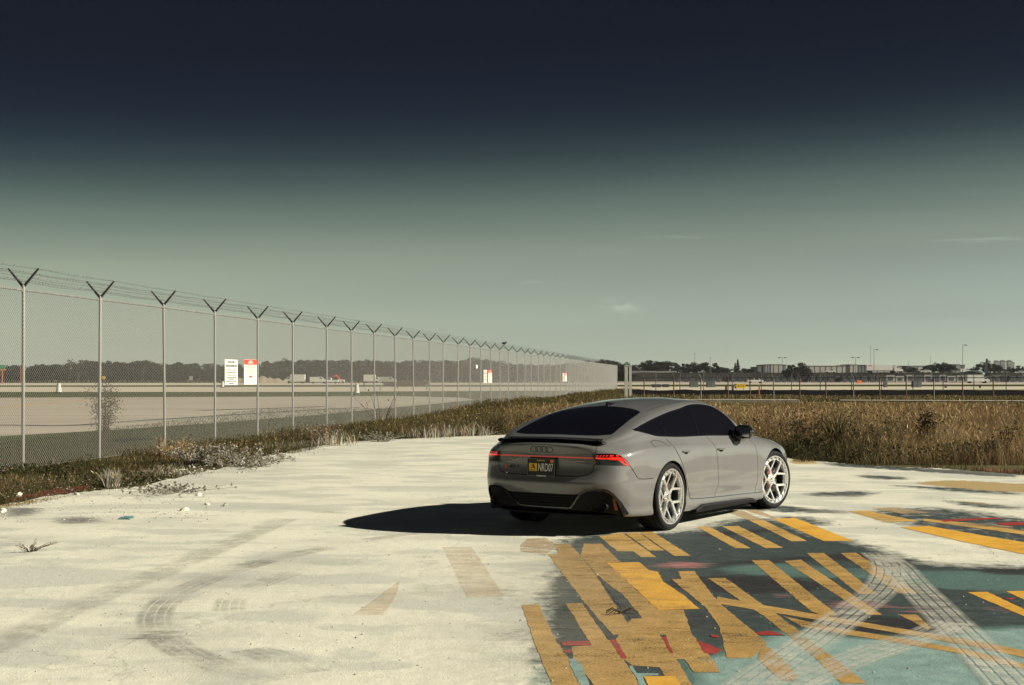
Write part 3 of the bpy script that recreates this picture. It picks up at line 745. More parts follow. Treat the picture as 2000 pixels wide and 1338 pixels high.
    o_ = MB(); o_.box((.128, .068, .001), (.042, .030, .003)); o_.build('plate_sticker', M_ORANGE, plo)
    o_ = MB()
    for k in range(9): o_.box((-.055+k*.0115, .070, .0012), (.008, .009, .002))
    o_.build('plate_heading', M_PLATEYELLOW, plo)
    o_ = MB()
    for k in range(11): o_.box((-.048+k*.0105, -.0885, .0065), (.0075, .009 if k % 3 else .012, .001))
    o_.build('frame_lettering', M_PLATEWHITE, plo)
    rb = MB()
    for k in range(4):
        cy = (1.5-k)*.062; pts = []
        for i in range(28):
            th = 2*math.pi*i/28; q = tail(cy+.043*math.cos(th), .893+.030*math.sin(th), .003); pts.append(q)
        rb.tube(pts, .0035, 5, closed=True)
    rb.build('ring_badge', M_BLACKGLOSS, CAR, True)
    bd = tail(.41, .695, .004)
    for txt, dy, mt, sz in (('RS', .0, M_BLACKGLOSS, .050), ('7', -.068, M_BLACKGLOSS, .050)):
        me = text_mesh(txt, sz, .003, 1.25, .25); me.materials.append(mt)
        o = link(bpy.data.objects.new('model_badge', me), CAR); q = tail(.415+dy-.02, .70, .006)
        o.matrix_local = Matrix.Translation(q) @ Matrix.Rotation(R(-90), 4, 'Z') @ Matrix.Rotation(R(90), 4, 'X')
    rr = MB(); q = tail(.475, .70, .005); rr.add([(q.x-.003, q.y+.024, q.z-.020), (q.x-.003, q.y-.004, q.z-.020), (q.x-.003, q.y-.022, q.z+.020), (q.x-.003, q.y+.004, q.z+.020)], [(0, 1, 2, 3)]); rr.build('badge_rhombus', M_CALIPER, CAR)
    for y in (.38, -.42):                                                       # bright little strips under the light bar
        k = MB(); V = []
        for i in range(9):
            yy = y-.06+.12*i/8; p = tail(yy, .777, .004); V += [(p.x, yy, .775), (p.x, yy, .7785)]
        k.add(V, [(2*i, 2*i+1, 2*i+3, 2*i+2) for i in range(8)]); k.build('plate_lamp', M_CHROME, CAR)
    # ------------------------------------------------ wheels
    def make_wheel():
        w = MB()                                                                 # rim barrel and stepped lip, axis Y, outside towards -Y
        w.lathe([(.300, -.128), (.303, -.136), (.297, -.142), (.289, -.140), (.286, -.131), (.285, -.120), (.264, -.112), (.262, -.130), (.250, -.131), (.247, -.115), (.2465, -.095)], 64, 'Y')
        rim = w.build('wheel', M_ALLOY, None, angle=28)
        w = MB(); w.lathe([(.2465, -.095), (.246, -.02), (.252, .10), (.285, .13), (.298, .135)], 64, 'Y'); w.build('barrel', M_ALLOYDARK, rim, angle=28)
        t = MB()
        t.lathe([(.296, .132), (.315, .140), (.340, .143), (.356, .132), (.3645, .110), (.3645, .078), (.356, .076), (.356, .068), (.365, .066), (.365, .010), (.357, .008), (.357, -.002), (.365, -.004), (.365, -.066), (.356, -.068), (.356, -.076), (.3645, -.078), (.3645, -.110), (.356, -.132), (.342, -.142), (.322, -.1435), (.309, -.139), (.302, -.131)], 72, 'Y')
        t.build('tyre', M_RUBBER, rim, angle=35)
        for k in range(20):                                                      # dividers and bolts of the pocketed lip
            th = 2*math.pi*(k+.5)/20; M = Matrix.Rotation(th, 3, 'Y')
            w2 = MB()
            w2.box(M @ Vector((.2755, -.1255, 0)), (.026, .017, .012), rot=M)
            w2.box(M @ Vector((.2595, -.1335, 0)), (.014, .007, .008), rot=M)
            w2.build('lip_rib', M_ALLOY, rim)
        poly = [(.040, -.025), (.075, -.021), (.112, -.0155), (.128, -.022), (.230, -.096), (.244, -.097), (.249, -.078), (.236, -.072), (.160, -.013), (.150, 0), (.160, .013), (.236, .072), (.249, .078), (.244, .097), (.230, .096), (.128, .022), (.112, .0155), (.075, .021), (.040, .025)]
        dep = lambda r: float(np.interp(r, [.04, .10, .17, .25], [-.098, -.094, -.108, -.130]))
        for k in range(5):
            th = R(36)+2*math.pi*k/5; s_ = MB(); V = []
            for lev in range(3):
                for (r_, l_) in poly:
                    g = 1.0
                    rr_ = math.hypot(r_, l_); d0 = dep(rr_)
                    nx, nl = 0, 0
                    if lev == 0: d_ = d0; sc = .84
                    elif lev == 1: d_ = d0+.006; sc = 1.0
                    else: d_ = d0+.046; sc = 1.12
                    # narrow the face towards the bar's own centre line
                    cl = 0 if rr_ < .14 or abs(l_) < .014 else math.copysign((abs(r_)-.13)*.80, l_)
                    ll = cl+(l_-cl)*sc
                    V.append((r_*math.cos(th)-ll*math.sin(th), d_, r_*math.sin(th)+ll*math.cos(th)))
            n = len(poly); bm_f = []
            for lev in range(2):
                for i in range(n): bm_f.append((lev*n+i, lev*n+(i+1) % n, (lev+1)*n+(i+1) % n, (lev+1)*n+i))
            tris = tessellate_polygon([[Vector((p[0], p[1], 0)) for p in poly]])
            bm_f += [tuple(t_) for t_ in tris]
            s_.add(V, bm_f); so = s_.build('spoke', M_ALLOY, rim, angle=30)
            bmn = bmesh.new(); bmn.from_mesh(so.data); bmesh.ops.recalc_face_normals(bmn, faces=bmn.faces); bmn.to_mesh(so.data); bmn.free(); so.data.set_sharp_from_angle(angle=R(30))
        h = MB(); h.lathe([(0, -.112), (.026, -.112), (.030, -.106), (.032, -.097), (.060, -.094), (.074, -.088), (.078, -.05), (.078, .02)], 32, 'Y')
        for k in range(5):
            th = R(0)+2*math.pi*k/5; h.lathe([(0, -.098), (.010, -.098), (.011, -.07)], 8, 'Y', (.053*math.cos(th), 0, .053*math.sin(th)))
        h.build('hub', M_ALLOY, rim, angle=35)
        d = MB(); d.lathe([(.07, -.035), (.198, -.035), (.200, -.030), (.200, .0), (.07, .0)], 48, 'Y'); d.build('brake_disc', M_DISC, rim, angle=35)
        b_ = MB(); b_.lathe([(.02, .06), (.24, .06), (.24, .062)], 40, 'Y'); b_.build('brake_shield', M_BLACKMATT, rim)
        return rim
    def make_caliper():
        c = MB(); V = []
        for i in range(9):
            th = R(-22)+R(44)*i/8
            for r_, y in ((.130, -.055), (.195, -.055), (.204, -.045), (.204, .02), (.130, .02)): V.append((r_*math.cos(th), y, r_*math.sin(th)))
        Fc = [(i*5+k, i*5+(k+1) % 5, (i+1)*5+(k+1) % 5, (i+1)*5+k) for i in range(8) for k in range(5)]+[tuple(range(5)), tuple(range(44, 39, -1))]
        c.add(V, Fc); return c
    w0 = make_wheel(); cal = None
    for i, (x, y, steer) in enumerate(((0, -.825, 0), (2.926, -.83, -11.5), (0, .825, 0), (2.926, .83, -11.5))):
        o = w0 if i == 0 else copy_tree(w0)
        o.parent = CAR; o.location = (x, y, .3655)
        spin = (0, R(2), R(8), R(31))[i]
        o.rotation_mode = 'XYZ'
        o.matrix_local = Matrix.Translation((x, y, .3655)) @ Matrix.Rotation(R(steer)+(math.pi if y > 0 else 0), 4, 'Z') @ Matrix.Rotation(spin, 4, 'Y')
        if cal is None: cal = make_caliper().build('brake_caliper', M_CALIPER, CAR, angle=35); c = cal
        else: c = cal.copy(); link(c, CAR)
        side = (0 if x == 0 else math.pi)
        c.matrix_local = Matrix.Translation((x, y, .3655)) @ Matrix.Rotation(R(steer)+(math.pi if y > 0 else 0), 4, 'Z') @ Matrix.Rotation(R(180) if x == 0 else R(180), 4, 'Y')
        if x == 0: c.matrix_local = c.matrix_local @ Matrix.Rotation(R(180), 4, 'Y')
    return CAR
def dens3(pts, step=.025):
    """densify mixed (x|None, y, z) outline points; segments between a tail point and a side point are just joined"""
    out = []
    for p, q in zip(pts[:-1], pts[1:]):
        same = (p[0] is None) == (q[0] is None)
        d = math.hypot((q[0]-p[0]) if (same and p[0] is not None) else q[1]-p[1], q[2]-p[2])
        k = max(1, int(d/step)) if same else 1
        for j in range(k):
            f = j/k; out.append(((None if p[0] is None else p[0]+(q[0]-p[0])*f) if same else p[0], p[1]+(q[1]-p[1])*f if same else p[1], p[2]+(q[2]-p[2])*f if same else p[2]))
    out.append(pts[-1]); return out
CAR = build_car()
# ------------------------------------------------------------------ ground, pavement and paint
Z2 = lambda x, y: (600+x/2.857, 980+y/2.857)
Z3 = lambda x, y: (1000+x/3.958, 1000+y/3.958)
Z4 = lambda x, y: (1400+x/2.9217, 880+y/2.9217)
def sheet(name, pts, z, mat, parent=None, kind=None, sub=0):
    """flat polygon sheet"""
    P = [Vector((p[0], p[1], z)) for p in pts]
    tris = tessellate_polygon([P])
    me_f = []
    for t in tris:
        a, b, c = (P[i] for i in t); me_f.append(tuple(t) if (b-a).cross(c-a).z > 0 else tuple(t[::-1]))
    o = mesh_obj(name, P, me_f, mat, parent)
    if kind: o['kind'] = kind
    return o
def m_earth():
    m, nodes, links, b = mat_new('dry earth and short grass'); nt = (nodes, links); p = poscoord(nodes)
    f1 = noise(nt, p, .35, 6); f2 = noise(nt, p, 3.0, 6); f3 = noise(nt, p, 30, 4)
    c = ramp(nt, f1, [(.35, (.070, .066, .026)), (.5, (.095, .080, .036)), (.68, (.13, .10, .052))])
    c = mixc(nt, ramp(nt, f2, [(.45, 0.), (.7, .7)]), c, (.055, .060, .022))
    c = mixc(nt, ramp(nt, f3, [(.4, 0.), (.8, .6)]), c, (.16, .125, .075))
    links.new(c, b.inputs['Base Color']); b.inputs['Roughness'].default_value = .95; b.inputs['Specular IOR Level'].default_value = .1
    bump(nt, f3, .5, .05, b); return m
def m_concrete(name, lo, hi, streak=(.03, .5, 1), crack=True, dark=.35):
    m, nodes, links, b = mat_new(name); nt = (nodes, links); p = poscoord(nodes)
    f1 = noise(nt, p, 1.0, 7, mapscale=streak); f2 = noise(nt, p, .12, 5); f3 = noise(nt, p, 14, 3)
    c = ramp(nt, f1, [(.35, lo), (.65, hi)])
    c = mixc(nt, ramp(nt, f2, [(.5, 0.), (.72, dark)]), c, tuple(x*.55 for x in lo))
    c = mixc(nt, ramp(nt, f3, [(.3, 0.), (.9, .25)]), c, tuple(x*.75 for x in lo))
    links.new(c, b.inputs['Base Color']); b.inputs['Roughness'].default_value = .85; b.inputs['Specular IOR Level'].default_value = .2
    return m
def m_turf(name, a, b_, sc=.5):
    m, nodes, links, b = mat_new(name); nt = (nodes, links); p = poscoord(nodes)
    f1 = noise(nt, p, sc, 6); f2 = noise(nt, p, sc*18, 5)
    c = ramp(nt, f1, [(.35, a), (.68, b_)]); c = mixc(nt, ramp(nt, f2, [(.42, 0.), (.75, .55)]), c, tuple(x*.5 for x in a))
    links.new(c, b.inputs['Base Color']); b.inputs['Roughness'].default_value = .95; b.inputs['Specular IOR Level'].default_value = .05
    bump(nt, f2, .8, .08, b); return m
M_EARTH = m_earth()
M_TAXI = m_concrete('taxiway concrete', (.30, .265, .215), (.40, .355, .29))
M_STRIP = m_concrete('runway concrete', (.42, .375, .30), (.52, .465, .37))
M_TURF = m_turf('mown airfield turf', (.036, .046, .015), (.066, .074, .026))
M_APRON = m_concrete('apron concrete', (.26, .25, .23), (.33, .31, .28))

ground = mesh_obj('ground', [(-2600, -40, -.045), (2600, -40, -.045), (2600, 5200, -.045), (-2600, 5200, -.045)], [(0, 1, 2, 3)], M_EARTH); ground['kind'] = 'structure'
FD = .1518                                                   # fence run: x per metre of depth
def fence_x(d): return -8.89+FD*(d-24.5)
g2 = lambda px, py: G(px, py)[:2]
# mown turf beyond the fence, then taxiway, verge and runway strips
tag(sheet('airfield_turf', [(fence_x(14)-.4, 14), (fence_x(175)-.4, 175), (fence_x(175)+240, 235), (420, 420), (420, 900), (-420, 900), (-420, 14)], -.035, M_TURF), kind='structure')
near = [g2(-260, 868), g2(0, 850), g2(220, 838), g2(400, 826), g2(600, 811), g2(750, 797), g2(850, 788), g2(930, 780)]
tag(sheet('taxiway', near+[g2(900, 776), g2(780, 773), g2(560, 774), g2(300, 775), g2(0, 776), g2(-260, 777)], -.027, M_TAXI), kind='structure')
tag(sheet('runway', [(-420, 165), (g2(560, 765)[0], 166), (g2(1000, 763)[0], 180), (60, 200), (420, 206), (420, 305), (-420, 235)], -.026, M_STRIP), kind='structure')
tag(sheet('parallel_runway', [(-420, 262), (420, 425), (420, 640), (-420, 420)], -.022, M_STRIP), kind='structure')
tag(sheet('apron', [(10, 440), (420, 441), (420, 690), (10, 690)], -.014, M_APRON), kind='structure')
M_TAR = simple('tar seam', (.035, .038, .048), .6, var=.3)
M_TAXILINE = simple('faded orange line', (.45, .24, .10), .8, var=.25)
M_BLUELINE = simple('pale blue paint', (.34, .42, .42), .8, var=.2)
def ribbon(name, pts, w, z, mat, parent=None, n=10, wfun=None):
    P = np.array([(p[0], p[1]) for p in pts], float); s = np.concatenate([[0], np.cumsum(np.hypot(*np.diff(P, axis=0).T))])
    q = np.linspace(0, s[-1], len(pts)*n); C = crom(s, P, q) if len(pts) > 2 else np.stack([np.interp(q, s, P[:, 0]), np.interp(q, s, P[:, 1])], 1)
    d = np.gradient(C, axis=0); d /= np.linalg.norm(d, axis=1)[:, None]; nn = np.stack([-d[:, 1], d[:, 0]], 1)
    V = []; uv = []
    K = 2
    for i, c in enumerate(C):
        ww = w if wfun is None else w*wfun(q[i]/s[-1])
        for k in (-1, 1): V.append((c[0]+nn[i, 0]*ww/2*k, c[1]+nn[i, 1]*ww/2*k, z)); uv.append(((k+1)/2, q[i]))
    Fc = [(2*i, 2*i+2, 2*i+3, 2*i+1)[::-1] for i in range(len(C)-1)]
    o = mesh_obj(name, V, Fc, mat, parent)
    if o.data.polygons[0].normal.z < 0:
        o.data.flip_normals()
    u = o.data.uv_layers.new(name='UVMap')
    for l in o.data.loops: u.data[l.index].uv = uv[l.vertex_index]
    return o
taxi = bpy.data.objects['taxiway']
ribbon('tar_seam', [g2(-150, 832), g2(0, 829), g2(120, 830), g2(210, 825), g2(300, 819), g2(430, 811), g2(560, 803), g2(700, 795)], .6, -.020, M_TAR, taxi)
ribbon('taxi_line', [g2(-150, 800), g2(0, 795), g2(70, 788), g2(180, 781)], .5, -.021, M_TAXILINE, taxi)
ribbon('blue_line', [g2(205, 825.5), g2(300, 820.5), g2(430, 812.5), g2(520, 807)], .28, -.0165, M_BLUELINE, taxi)
ribbon('tar_patch', [g2(390, 801), g2(520, 797), g2(640, 793)], .9, -.0195, M_TAR, taxi)

# ---- the painted pad: a grid sheet carrying soft paint-coverage weights
RES = .10
gx = np.arange(-21, 22.01, RES); gy = np.arange(5.2, 44.01, RES)
GX, GY = np.meshgrid(gx, gy, indexing='ij')
PX = 1000+F_PX*GX/GY; PY = HORIZON+F_PX*CAM_H/GY
PADEDGE = [(-700, 1115), (-300, 1040), (-150, 1012), (0, 986), (90, 968), (180, 958), (270, 950), (330, 935), (410, 918), (470, 900), (540, 886), (600, 874), (690, 862), (800, 856), (900, 852), (990, 849), (1150, 852), (1350, 868), (1500, 888), (1560, 897), (1700, 909), (1830, 914), (2000, 927), (2400, 948), (2900, 975)]
pad_poly = [G(*p)[:2] for p in PADEDGE]+[(24, 4), (-24, 4)]
def soft(polys, blur, inv=False):
    pts = np.stack([PX.ravel(), PY.ravel()], 1); m = np.zeros(len(pts), bool)
    for p in polys: m |= in_poly(pts, p)
    m = m.reshape(PX.shape).astype(float)
    k = max(1, int(blur/RES))
    for _ in range(3):
        for ax in (0, 1):
            c = np.cumsum(np.pad(m, [(k+1, k) if a == ax else (0, 0) for a in (0, 1)], mode='edge'), axis=ax)
            m = (np.take(c, range(2*k+1, c.shape[ax]), ax)-np.take(c, range(0, c.shape[ax]-2*k-1), ax))/(2*k+1)
    return m
dark_main = [(1105, 1046), (1200, 1040), (1300, 1042), (1370, 1034), (1420, 1015), (1480, 1006), (1520, 1014), (1590, 1042), (1665, 1056), (1700, 1066), (1735, 1078), (1790, 1094), (1850, 1108), (2000, 1106), (2400, 1110), (2400, 1500), (940, 1500), (975, 1340), (1005, 1275), (1020, 1200), (1040, 1150), (1060, 1130), (1090, 1100), (1085, 1065)]
dark_up = [(1660, 1000), (1720, 992), (1860, 990), (2000, 1012), (2300, 1030), (2300, 1100), (2000, 1082), (1890, 1060), (1770, 1030)]
dark_thin = [[(1650, 926), (1760, 930), (1800, 938), (1690, 936)], [(1800, 972), (1960, 985), (2000, 996), (1900, 992)], [(1480, 1004), (1600, 1010), (1640, 1030), (1560, 1026)], [(1590, 902), (1760, 910), (1990, 928), (1990, 934), (1800, 922), (1620, 910)], [(1700, 946), (1880, 952), (2000, 962), (2000, 968), (1850, 960)], [(1560, 962), (1700, 958), (1720, 966), (1600, 972)], [(1440, 984), (1560, 988), (1640, 1000), (1560, 1004), (1450, 996)]]
w_dark = soft([dark_main], .22)*np.clip((PX-975)/135+np.where(PY < 1075, .6, 0), 0, 1)**.7
w_dark = np.maximum(w_dark, .75*soft([dark_up], .28)); w_dark = np.maximum(w_dark, .74*soft(dark_thin, .18))
w_dark = np.maximum(w_dark, .40*soft([[(1000, 1075), (1050, 1050), (1110, 1060), (1090, 1100), (1020, 1110)], [(820, 1115), (850, 1108), (850, 1122), (830, 1126)]], .2))
w_teal = np.maximum(soft([[(985, 1287), (1062, 1280), (1085, 1338), (1090, 1420), (960, 1420)], [(1330, 1283), (1400, 1275), (1440, 1262), (1480, 1240), (1560, 1224), (1660, 1246), (1760, 1240), (1870, 1228), (2000, 1222), (2300, 1215), (2300, 1500), (1330, 1500)]], .14), .60*soft([[(1400, 1103), (1560, 1098), (1640, 1108), (1790, 1112), (2000, 1115), (2200, 1118), (2200, 1160), (1900, 1160), (1760, 1140), (1560, 1130), (1420, 1122)]], .14))
w_black = soft([[(1390, 1098), (1560, 1088), (1640, 1082), (1740, 1078), (1792, 1104), (1770, 1108), (1640, 1092), (1500, 1100), (1390, 1106)], [(1300, 1126), (1500, 1124), (1620, 1140), (1600, 1156), (1440, 1160), (1300, 1150)], [(1340, 1045), (1520, 1030), (1530, 1036), (1400, 1050)], [(1100, 1065), (1150, 1060), (1160, 1080), (1120, 1082)], [(1895, 1110), (2100, 1108), (2100, 1120), (1920, 1122)], [(1055, 1180), (1110, 1170), (1150, 1240), (1080, 1250)], [(1330, 1190), (1380, 1185), (1400, 1240), (1360, 1245)], [(1540, 1195), (1760, 1205), (1840, 1230), (1800, 1245), (1560, 1225)]], .10)
w_pink = soft([[(1487, 1155), (1550, 1158), (1545, 1166), (1500, 1167)], [(1600, 1180), (1722, 1172), (1765, 1178), (1650, 1188)], [(1735, 1197), (1880, 1183), (1850, 1194), (1750, 1203)], [(1300, 1100), (1380, 1098), (1385, 1106), (1318, 1109)], [(1270, 1096), (1300, 1102), (1260, 1110)], [(1920, 1190), (2050, 1184), (2050, 1192), (1930, 1198)]], .06)
w_grime = np.maximum(soft([[(250, 1215), (330, 1150), (420, 1108), (560, 1072), (660, 1066), (560, 1085), (430, 1130), (350, 1185), (320, 1230), (400, 1270), (540, 1320), (480, 1330), (330, 1290), (265, 1250)], [(0, 940), (90, 932), (260, 935), (250, 950), (70, 962), (0, 968)], [(100, 1008), (230, 1008), (210, 1024), (110, 1022)], [(0, 1050), (100, 1046), (100, 1060), (0, 1066)]], .15), .35*soft([[(280, 880), (600, 880), (700, 860), (980, 850), (980, 862), (600, 900), (560, 950), (280, 965)]], .3))
w_dirt = np.maximum(soft([[(1780, 944), (1850, 937), (2000, 945), (2300, 950), (2300, 980), (2000, 962), (1900, 956), (1840, 950)], [(1545, 897), (1590, 898), (1600, 906), (1545, 906)]], .12), .8*soft([[(-300, 1036), (0, 984), (130, 966), (250, 950), (180, 962), (0, 994), (-300, 1052)]], .12))
T0 = lambda x, y: (x/2.583, 820+y/2.583)
w_scuff = soft([[T0(740, 930), T0(900, 942), T0(850, 975), T0(770, 970)], [T0(660, 1050), T0(850, 1045), T0(920, 1112), T0(800, 1140), T0(670, 1112)], [T0(930, 1205), T0(1060, 1210), T0(1200, 1225), T0(1040, 1256), T0(950, 1240)], [T0(1220, 820), T0(1340, 830), T0(1290, 858)],
          [T0(1080, 970), T0(1250, 970), T0(1240, 1010), T0(1080, 1006)], [T0(1130, 1090), T0(1270, 1100), T0(1240, 1124)], [T0(1250, 1155), T0(1450, 1180), T0(1380, 1222), T0(1280, 1205)], [T0(810, 860), T0(950, 855), T0(860, 920), T0(790, 925)], [T0(1180, 730), T0(1420, 690), T0(1430, 706), T0(1200, 765)],
          [T0(260, 490), T0(450, 485), T0(520, 520), T0(300, 530)], [T0(0, 440), T0(200, 440), T0(220, 465), T0(60, 500), T0(0, 500)], [Z2(590, 275), Z2(710, 280), Z2(720, 365), Z2(600, 370)], [Z2(1000, 300), Z2(1260, 310), Z2(1250, 330), Z2(1060, 325)], [Z2(760, 730), Z2(1270, 732), Z2(1270, 758), Z2(880, 762)], [Z2(1070, 755), Z2(1270, 750), Z2(1270, 796), Z2(1080, 796)],
          [Z2(1060, 480), Z2(1190, 450), Z2(1220, 720), Z2(1090, 740)], [Z2(930, 545), Z2(1200, 600), Z2(1200, 615), Z2(950, 570)], [Z2(0, 45), Z2(250, 60), Z2(250, 75), Z2(0, 58)], [Z4(600, 240), Z4(900, 245), Z4(860, 270), Z4(640, 262)], [Z4(1080, 105), Z4(1500, 110), Z4(1753, 135), Z4(1753, 150), Z4(1300, 130)], [Z4(480, 330), Z4(800, 345), Z4(740, 370), Z4(500, 352)], [Z4(1500, 300), Z4(1753, 320), Z4(1753, 345), Z4(1560, 330)], [Z4(1010, 330), Z4(1300, 340), Z4(1330, 372), Z4(1100, 360)]], .09)
pts_ = np.stack([GX.ravel(), GY.ravel()], 1)
inp = in_poly(pts_, pad_poly).reshape(GX.shape)
vis = np.abs(GX) < GY*.40+3.0
keep = inp & vis
cell = keep[:-1, :-1] & keep[1:, :-1] & keep[:-1, 1:] & keep[1:, 1:]
idx = -np.ones(GX.shape, int)
used = np.zeros(GX.shape, bool); used[:-1, :-1] |= cell; used[1:, :-1] |= cell; used[:-1, 1:] |= cell; used[1:, 1:] |= cell
idx[used] = np.arange(used.sum())
ii, jj = np.where(cell)
quads = np.stack([idx[ii, jj], idx[ii+1, jj], idx[ii+1, jj+1], idx[ii, jj+1]], 1)
me = bpy.data.meshes.new('painted_pad')
Vp = np.stack([GX[used], GY[used], np.zeros(used.sum())], 1)
def fast_mesh(me, V, Fq, nv):
    me.vertices.add(len(V)); me.vertices.foreach_set('co', V.ravel().astype(np.float32))
    me.loops.add(Fq.size); me.loops.foreach_set('vertex_index', Fq.ravel().astype(np.int32))
    me.polygons.add(len(Fq)); me.polygons.foreach_set('loop_start', np.arange(0, Fq.size, nv, dtype=np.int32))
    me.update(calc_edges=True)
fast_mesh(me, Vp, quads, 4)
def attr(me, name, cols):
    a = me.attributes.new(name, 'FLOAT_COLOR', 'POINT'); a.data.foreach_set('color', np.concatenate([cols, np.ones((len(cols), 1))], 1).ravel().astype(np.float32))
attr(me, 'cover', np.stack([w_dark[used], w_teal[used], w_black[used]], 1)); attr(me, 'marks', np.stack([w_pink[used], w_grime[used], w_dirt[used]], 1)); attr(me, 'wear', np.stack([w_scuff[used]]*3, 1))
me.polygons.foreach_set('use_smooth', [True]*len(me.polygons))
def m_pad():
    m, nodes, links, b = mat_new('weathered painted concrete'); nt = (nodes, links); p = poscoord(nodes)
    def at(name):
        a = N(nodes, 'Attribute', attribute_name=name); s = N(nodes, 'SeparateColor'); links.new(a.outputs['Color'], s.inputs[0]); return s.outputs
    cov, mk = at('cover'), at('marks')
    streak = noise(nt, p, 1.0, 9, .62, mapscale=(.55, 4.2, 1))            # brushed sideways
    fine = noise(nt, p, 9.0, 8, .65); grit = noise(nt, p, 70, 4, .7); big = noise(nt, p, .45, 5)
    cloud = noise(nt, p, 1.3, 7, .55, mapscale=(.5, .75, 1), rot=(0, 0, .3))
    sfine = noise(nt, p, 1.0, 9, .72, mapscale=(2.6, 11, 1), loc=(3, 7, 0), rot=(0, 0, .08))
    # white layer
    white = ramp(nt, cloud, [(.30, (.48, .475, .415)), (.44, (.61, .60, .51)), (.58, (.67, .66, .555)), (.75, (.71, .695, .58))])
    damp = mth(nt, 'MULTIPLY', ramp(nt, noise(nt, p, 1.0, 4, .45, mapscale=(.55, 1.0, 1), loc=(11, 2, 0), rot=(0, 0, .2)), [(.52, 0.), (.57, 1.)]), .48)
    damp2 = mth(nt, 'MULTIPLY', ramp(nt, noise(nt, p, 1.0, 5, .5, mapscale=(1.2, 1.9, 1), loc=(31, 12, 0), rot=(0, 0, .35)), [(.56, 0.), (.61, 1.)]), .4)
    damp = mth(nt, 'MAXIMUM', damp, damp2)
    white = mixc(nt, ramp(nt, fine, [(.35, .35), (.6, 0.)]), white, (.50, .495, .43))
    white = mixc(nt, damp, white, (.37, .395, .37))
    scuff = ramp(nt, sfine, [(.60, 0.), (.76, .40)]); scuff = mth(nt, 'MULTIPLY', scuff, ramp(nt, big, [(.42, .1), (.62, 1.)]))
    white = mixc(nt, scuff, white, (.30, .30, .28))
    speck = ramp(nt, grit, [(.66, 0.), (.72, .8)]); speck = mth(nt, 'MULTIPLY', speck, ramp(nt, fine, [(.5, 0.), (.66, 1.)]))
    white = mixc(nt, speck, white, (.16, .15, .14))
    # dark layer
    dark = ramp(nt, fine, [(.3, (.022, .034, .037)), (.7, (.043, .064, .065))])
    tmask = ramp(nt, mth(nt, 'ADD', cov[1], mth(nt, 'MULTIPLY', mth(nt, 'SUBTRACT', streak, .5), .8)), [(.30, 0.), (.52, 1.)])
    teal = ramp(nt, fine, [(.3, (.17, .275, .265)), (.7, (.25, .355, .335))])
    teal = mixc(nt, ramp(nt, cov[1], [(.60, 1.), (.85, 0.)]), teal, (.075, .14, .128))
    dark = mixc(nt, tmask, dark, teal)
    bmask = ramp(nt, mth(nt, 'ADD', cov[2], mth(nt, 'MULTIPLY', mth(nt, 'SUBTRACT', sfine, .5), 1.2)), [(.35, 0.), (.6, .9)])
    dark = mixc(nt, bmask, dark, (.014, .014, .018))
    wash = mth(nt, 'MULTIPLY', ramp(nt, sfine, [(.55, 0.), (.75, .4)]), ramp(nt, big, [(.4, 0.), (.6, 1.)]))
    dark = mixc(nt, wash, dark, (.30, .31, .30))
    pmask = ramp(nt, mth(nt, 'ADD', mk[0], mth(nt, 'MULTIPLY', mth(nt, 'SUBTRACT', sfine, .5), 1.1)), [(.25, 0.), (.5, .8)])
    dark = mixc(nt, pmask, dark, (.42, .17, .17))
    # which layer shows
    smear = noise(nt, p, 1.0, 10, .68, mapscale=(1.7, 3.0, 1), loc=(2, 9, 0), rot=(0, 0, .15))
    e = mth(nt, 'ADD', mth(nt, 'MULTIPLY', mth(nt, 'SUBTRACT', sfine, .5), .9), mth(nt, 'MULTIPLY', mth(nt, 'SUBTRACT', noise(nt, p, 4.0, 8, .68, mapscale=(1.6, 1.0, 1)), .5), 1.2))
    dm = ramp(nt, mth(nt, 'ADD', cov[0], mth(nt, 'MULTIPLY', e, ramp(nt, cov[0], [(.03, 0.), (.25, 1.), (.8, 1.), (.98, .25)]))), [(.30, 0.), (.72, 1.)])
    c = mixc(nt, dm, white, dark)
    gm = mth(nt, 'MULTIPLY', mk[1], ramp(nt, mth(nt, 'ADD', mth(nt, 'MULTIPLY', sfine, .6), mth(nt, 'MULTIPLY', fine, .4)), [(.42, .1), (.62, 1.)]))
    c = mixc(nt, mth(nt, 'MULTIPLY', gm, .7), c, (.24, .235, .215))
    wr = at('wear')[0]; sn = mth(nt, 'ADD', mth(nt, 'MULTIPLY', sfine, .6), mth(nt, 'MULTIPLY', noise(nt, p, 14, 7, .7), .4))
    sm = mth(nt, 'MULTIPLY', ramp(nt, mth(nt, 'ADD', mth(nt, 'MULTIPLY', wr, .42), sn), [(.66, 0.), (.86, 1.)]), ramp(nt, wr, [(.02, 0.), (.3, .85)]))
    c = mixc(nt, sm, c, (.10, .10, .098))
    dmk = ramp(nt, mth(nt, 'ADD', mk[2], mth(nt, 'MULTIPLY', mth(nt, 'SUBTRACT', fine, .5), 1.4)), [(.4, 0.), (.6, .9)])
    c = mixc(nt, dmk, c, ramp(nt, grit, [(.35, (.20, .13, .05)), (.65, (.48, .34, .13))]))
    vor = N(nodes, 'TexVoronoi', feature='DISTANCE_TO_EDGE'); vor.inputs['Scale'].default_value = .16
    dp = N(nodes, 'VectorMath', operation='ADD'); nz = N(nodes, 'TexNoise'); nz.inputs['Scale'].default_value = 1.6; nz.inputs['Detail'].default_value = 5
    links.new(p, nz.inputs['Vector']); links.new(p, dp.inputs[0]); links.new(nz.outputs['Color'], dp.inputs[1]); links.new(dp.outputs[0], vor.inputs['Vector'])
    cr = ramp(nt, vor.outputs['Distance'], [(.0, .22), (.0003, .1), (.0007, 0.)])
    c = mixc(nt, cr, c, (.09, .085, .075))
    links.new(c, b.inputs['Base Color'])
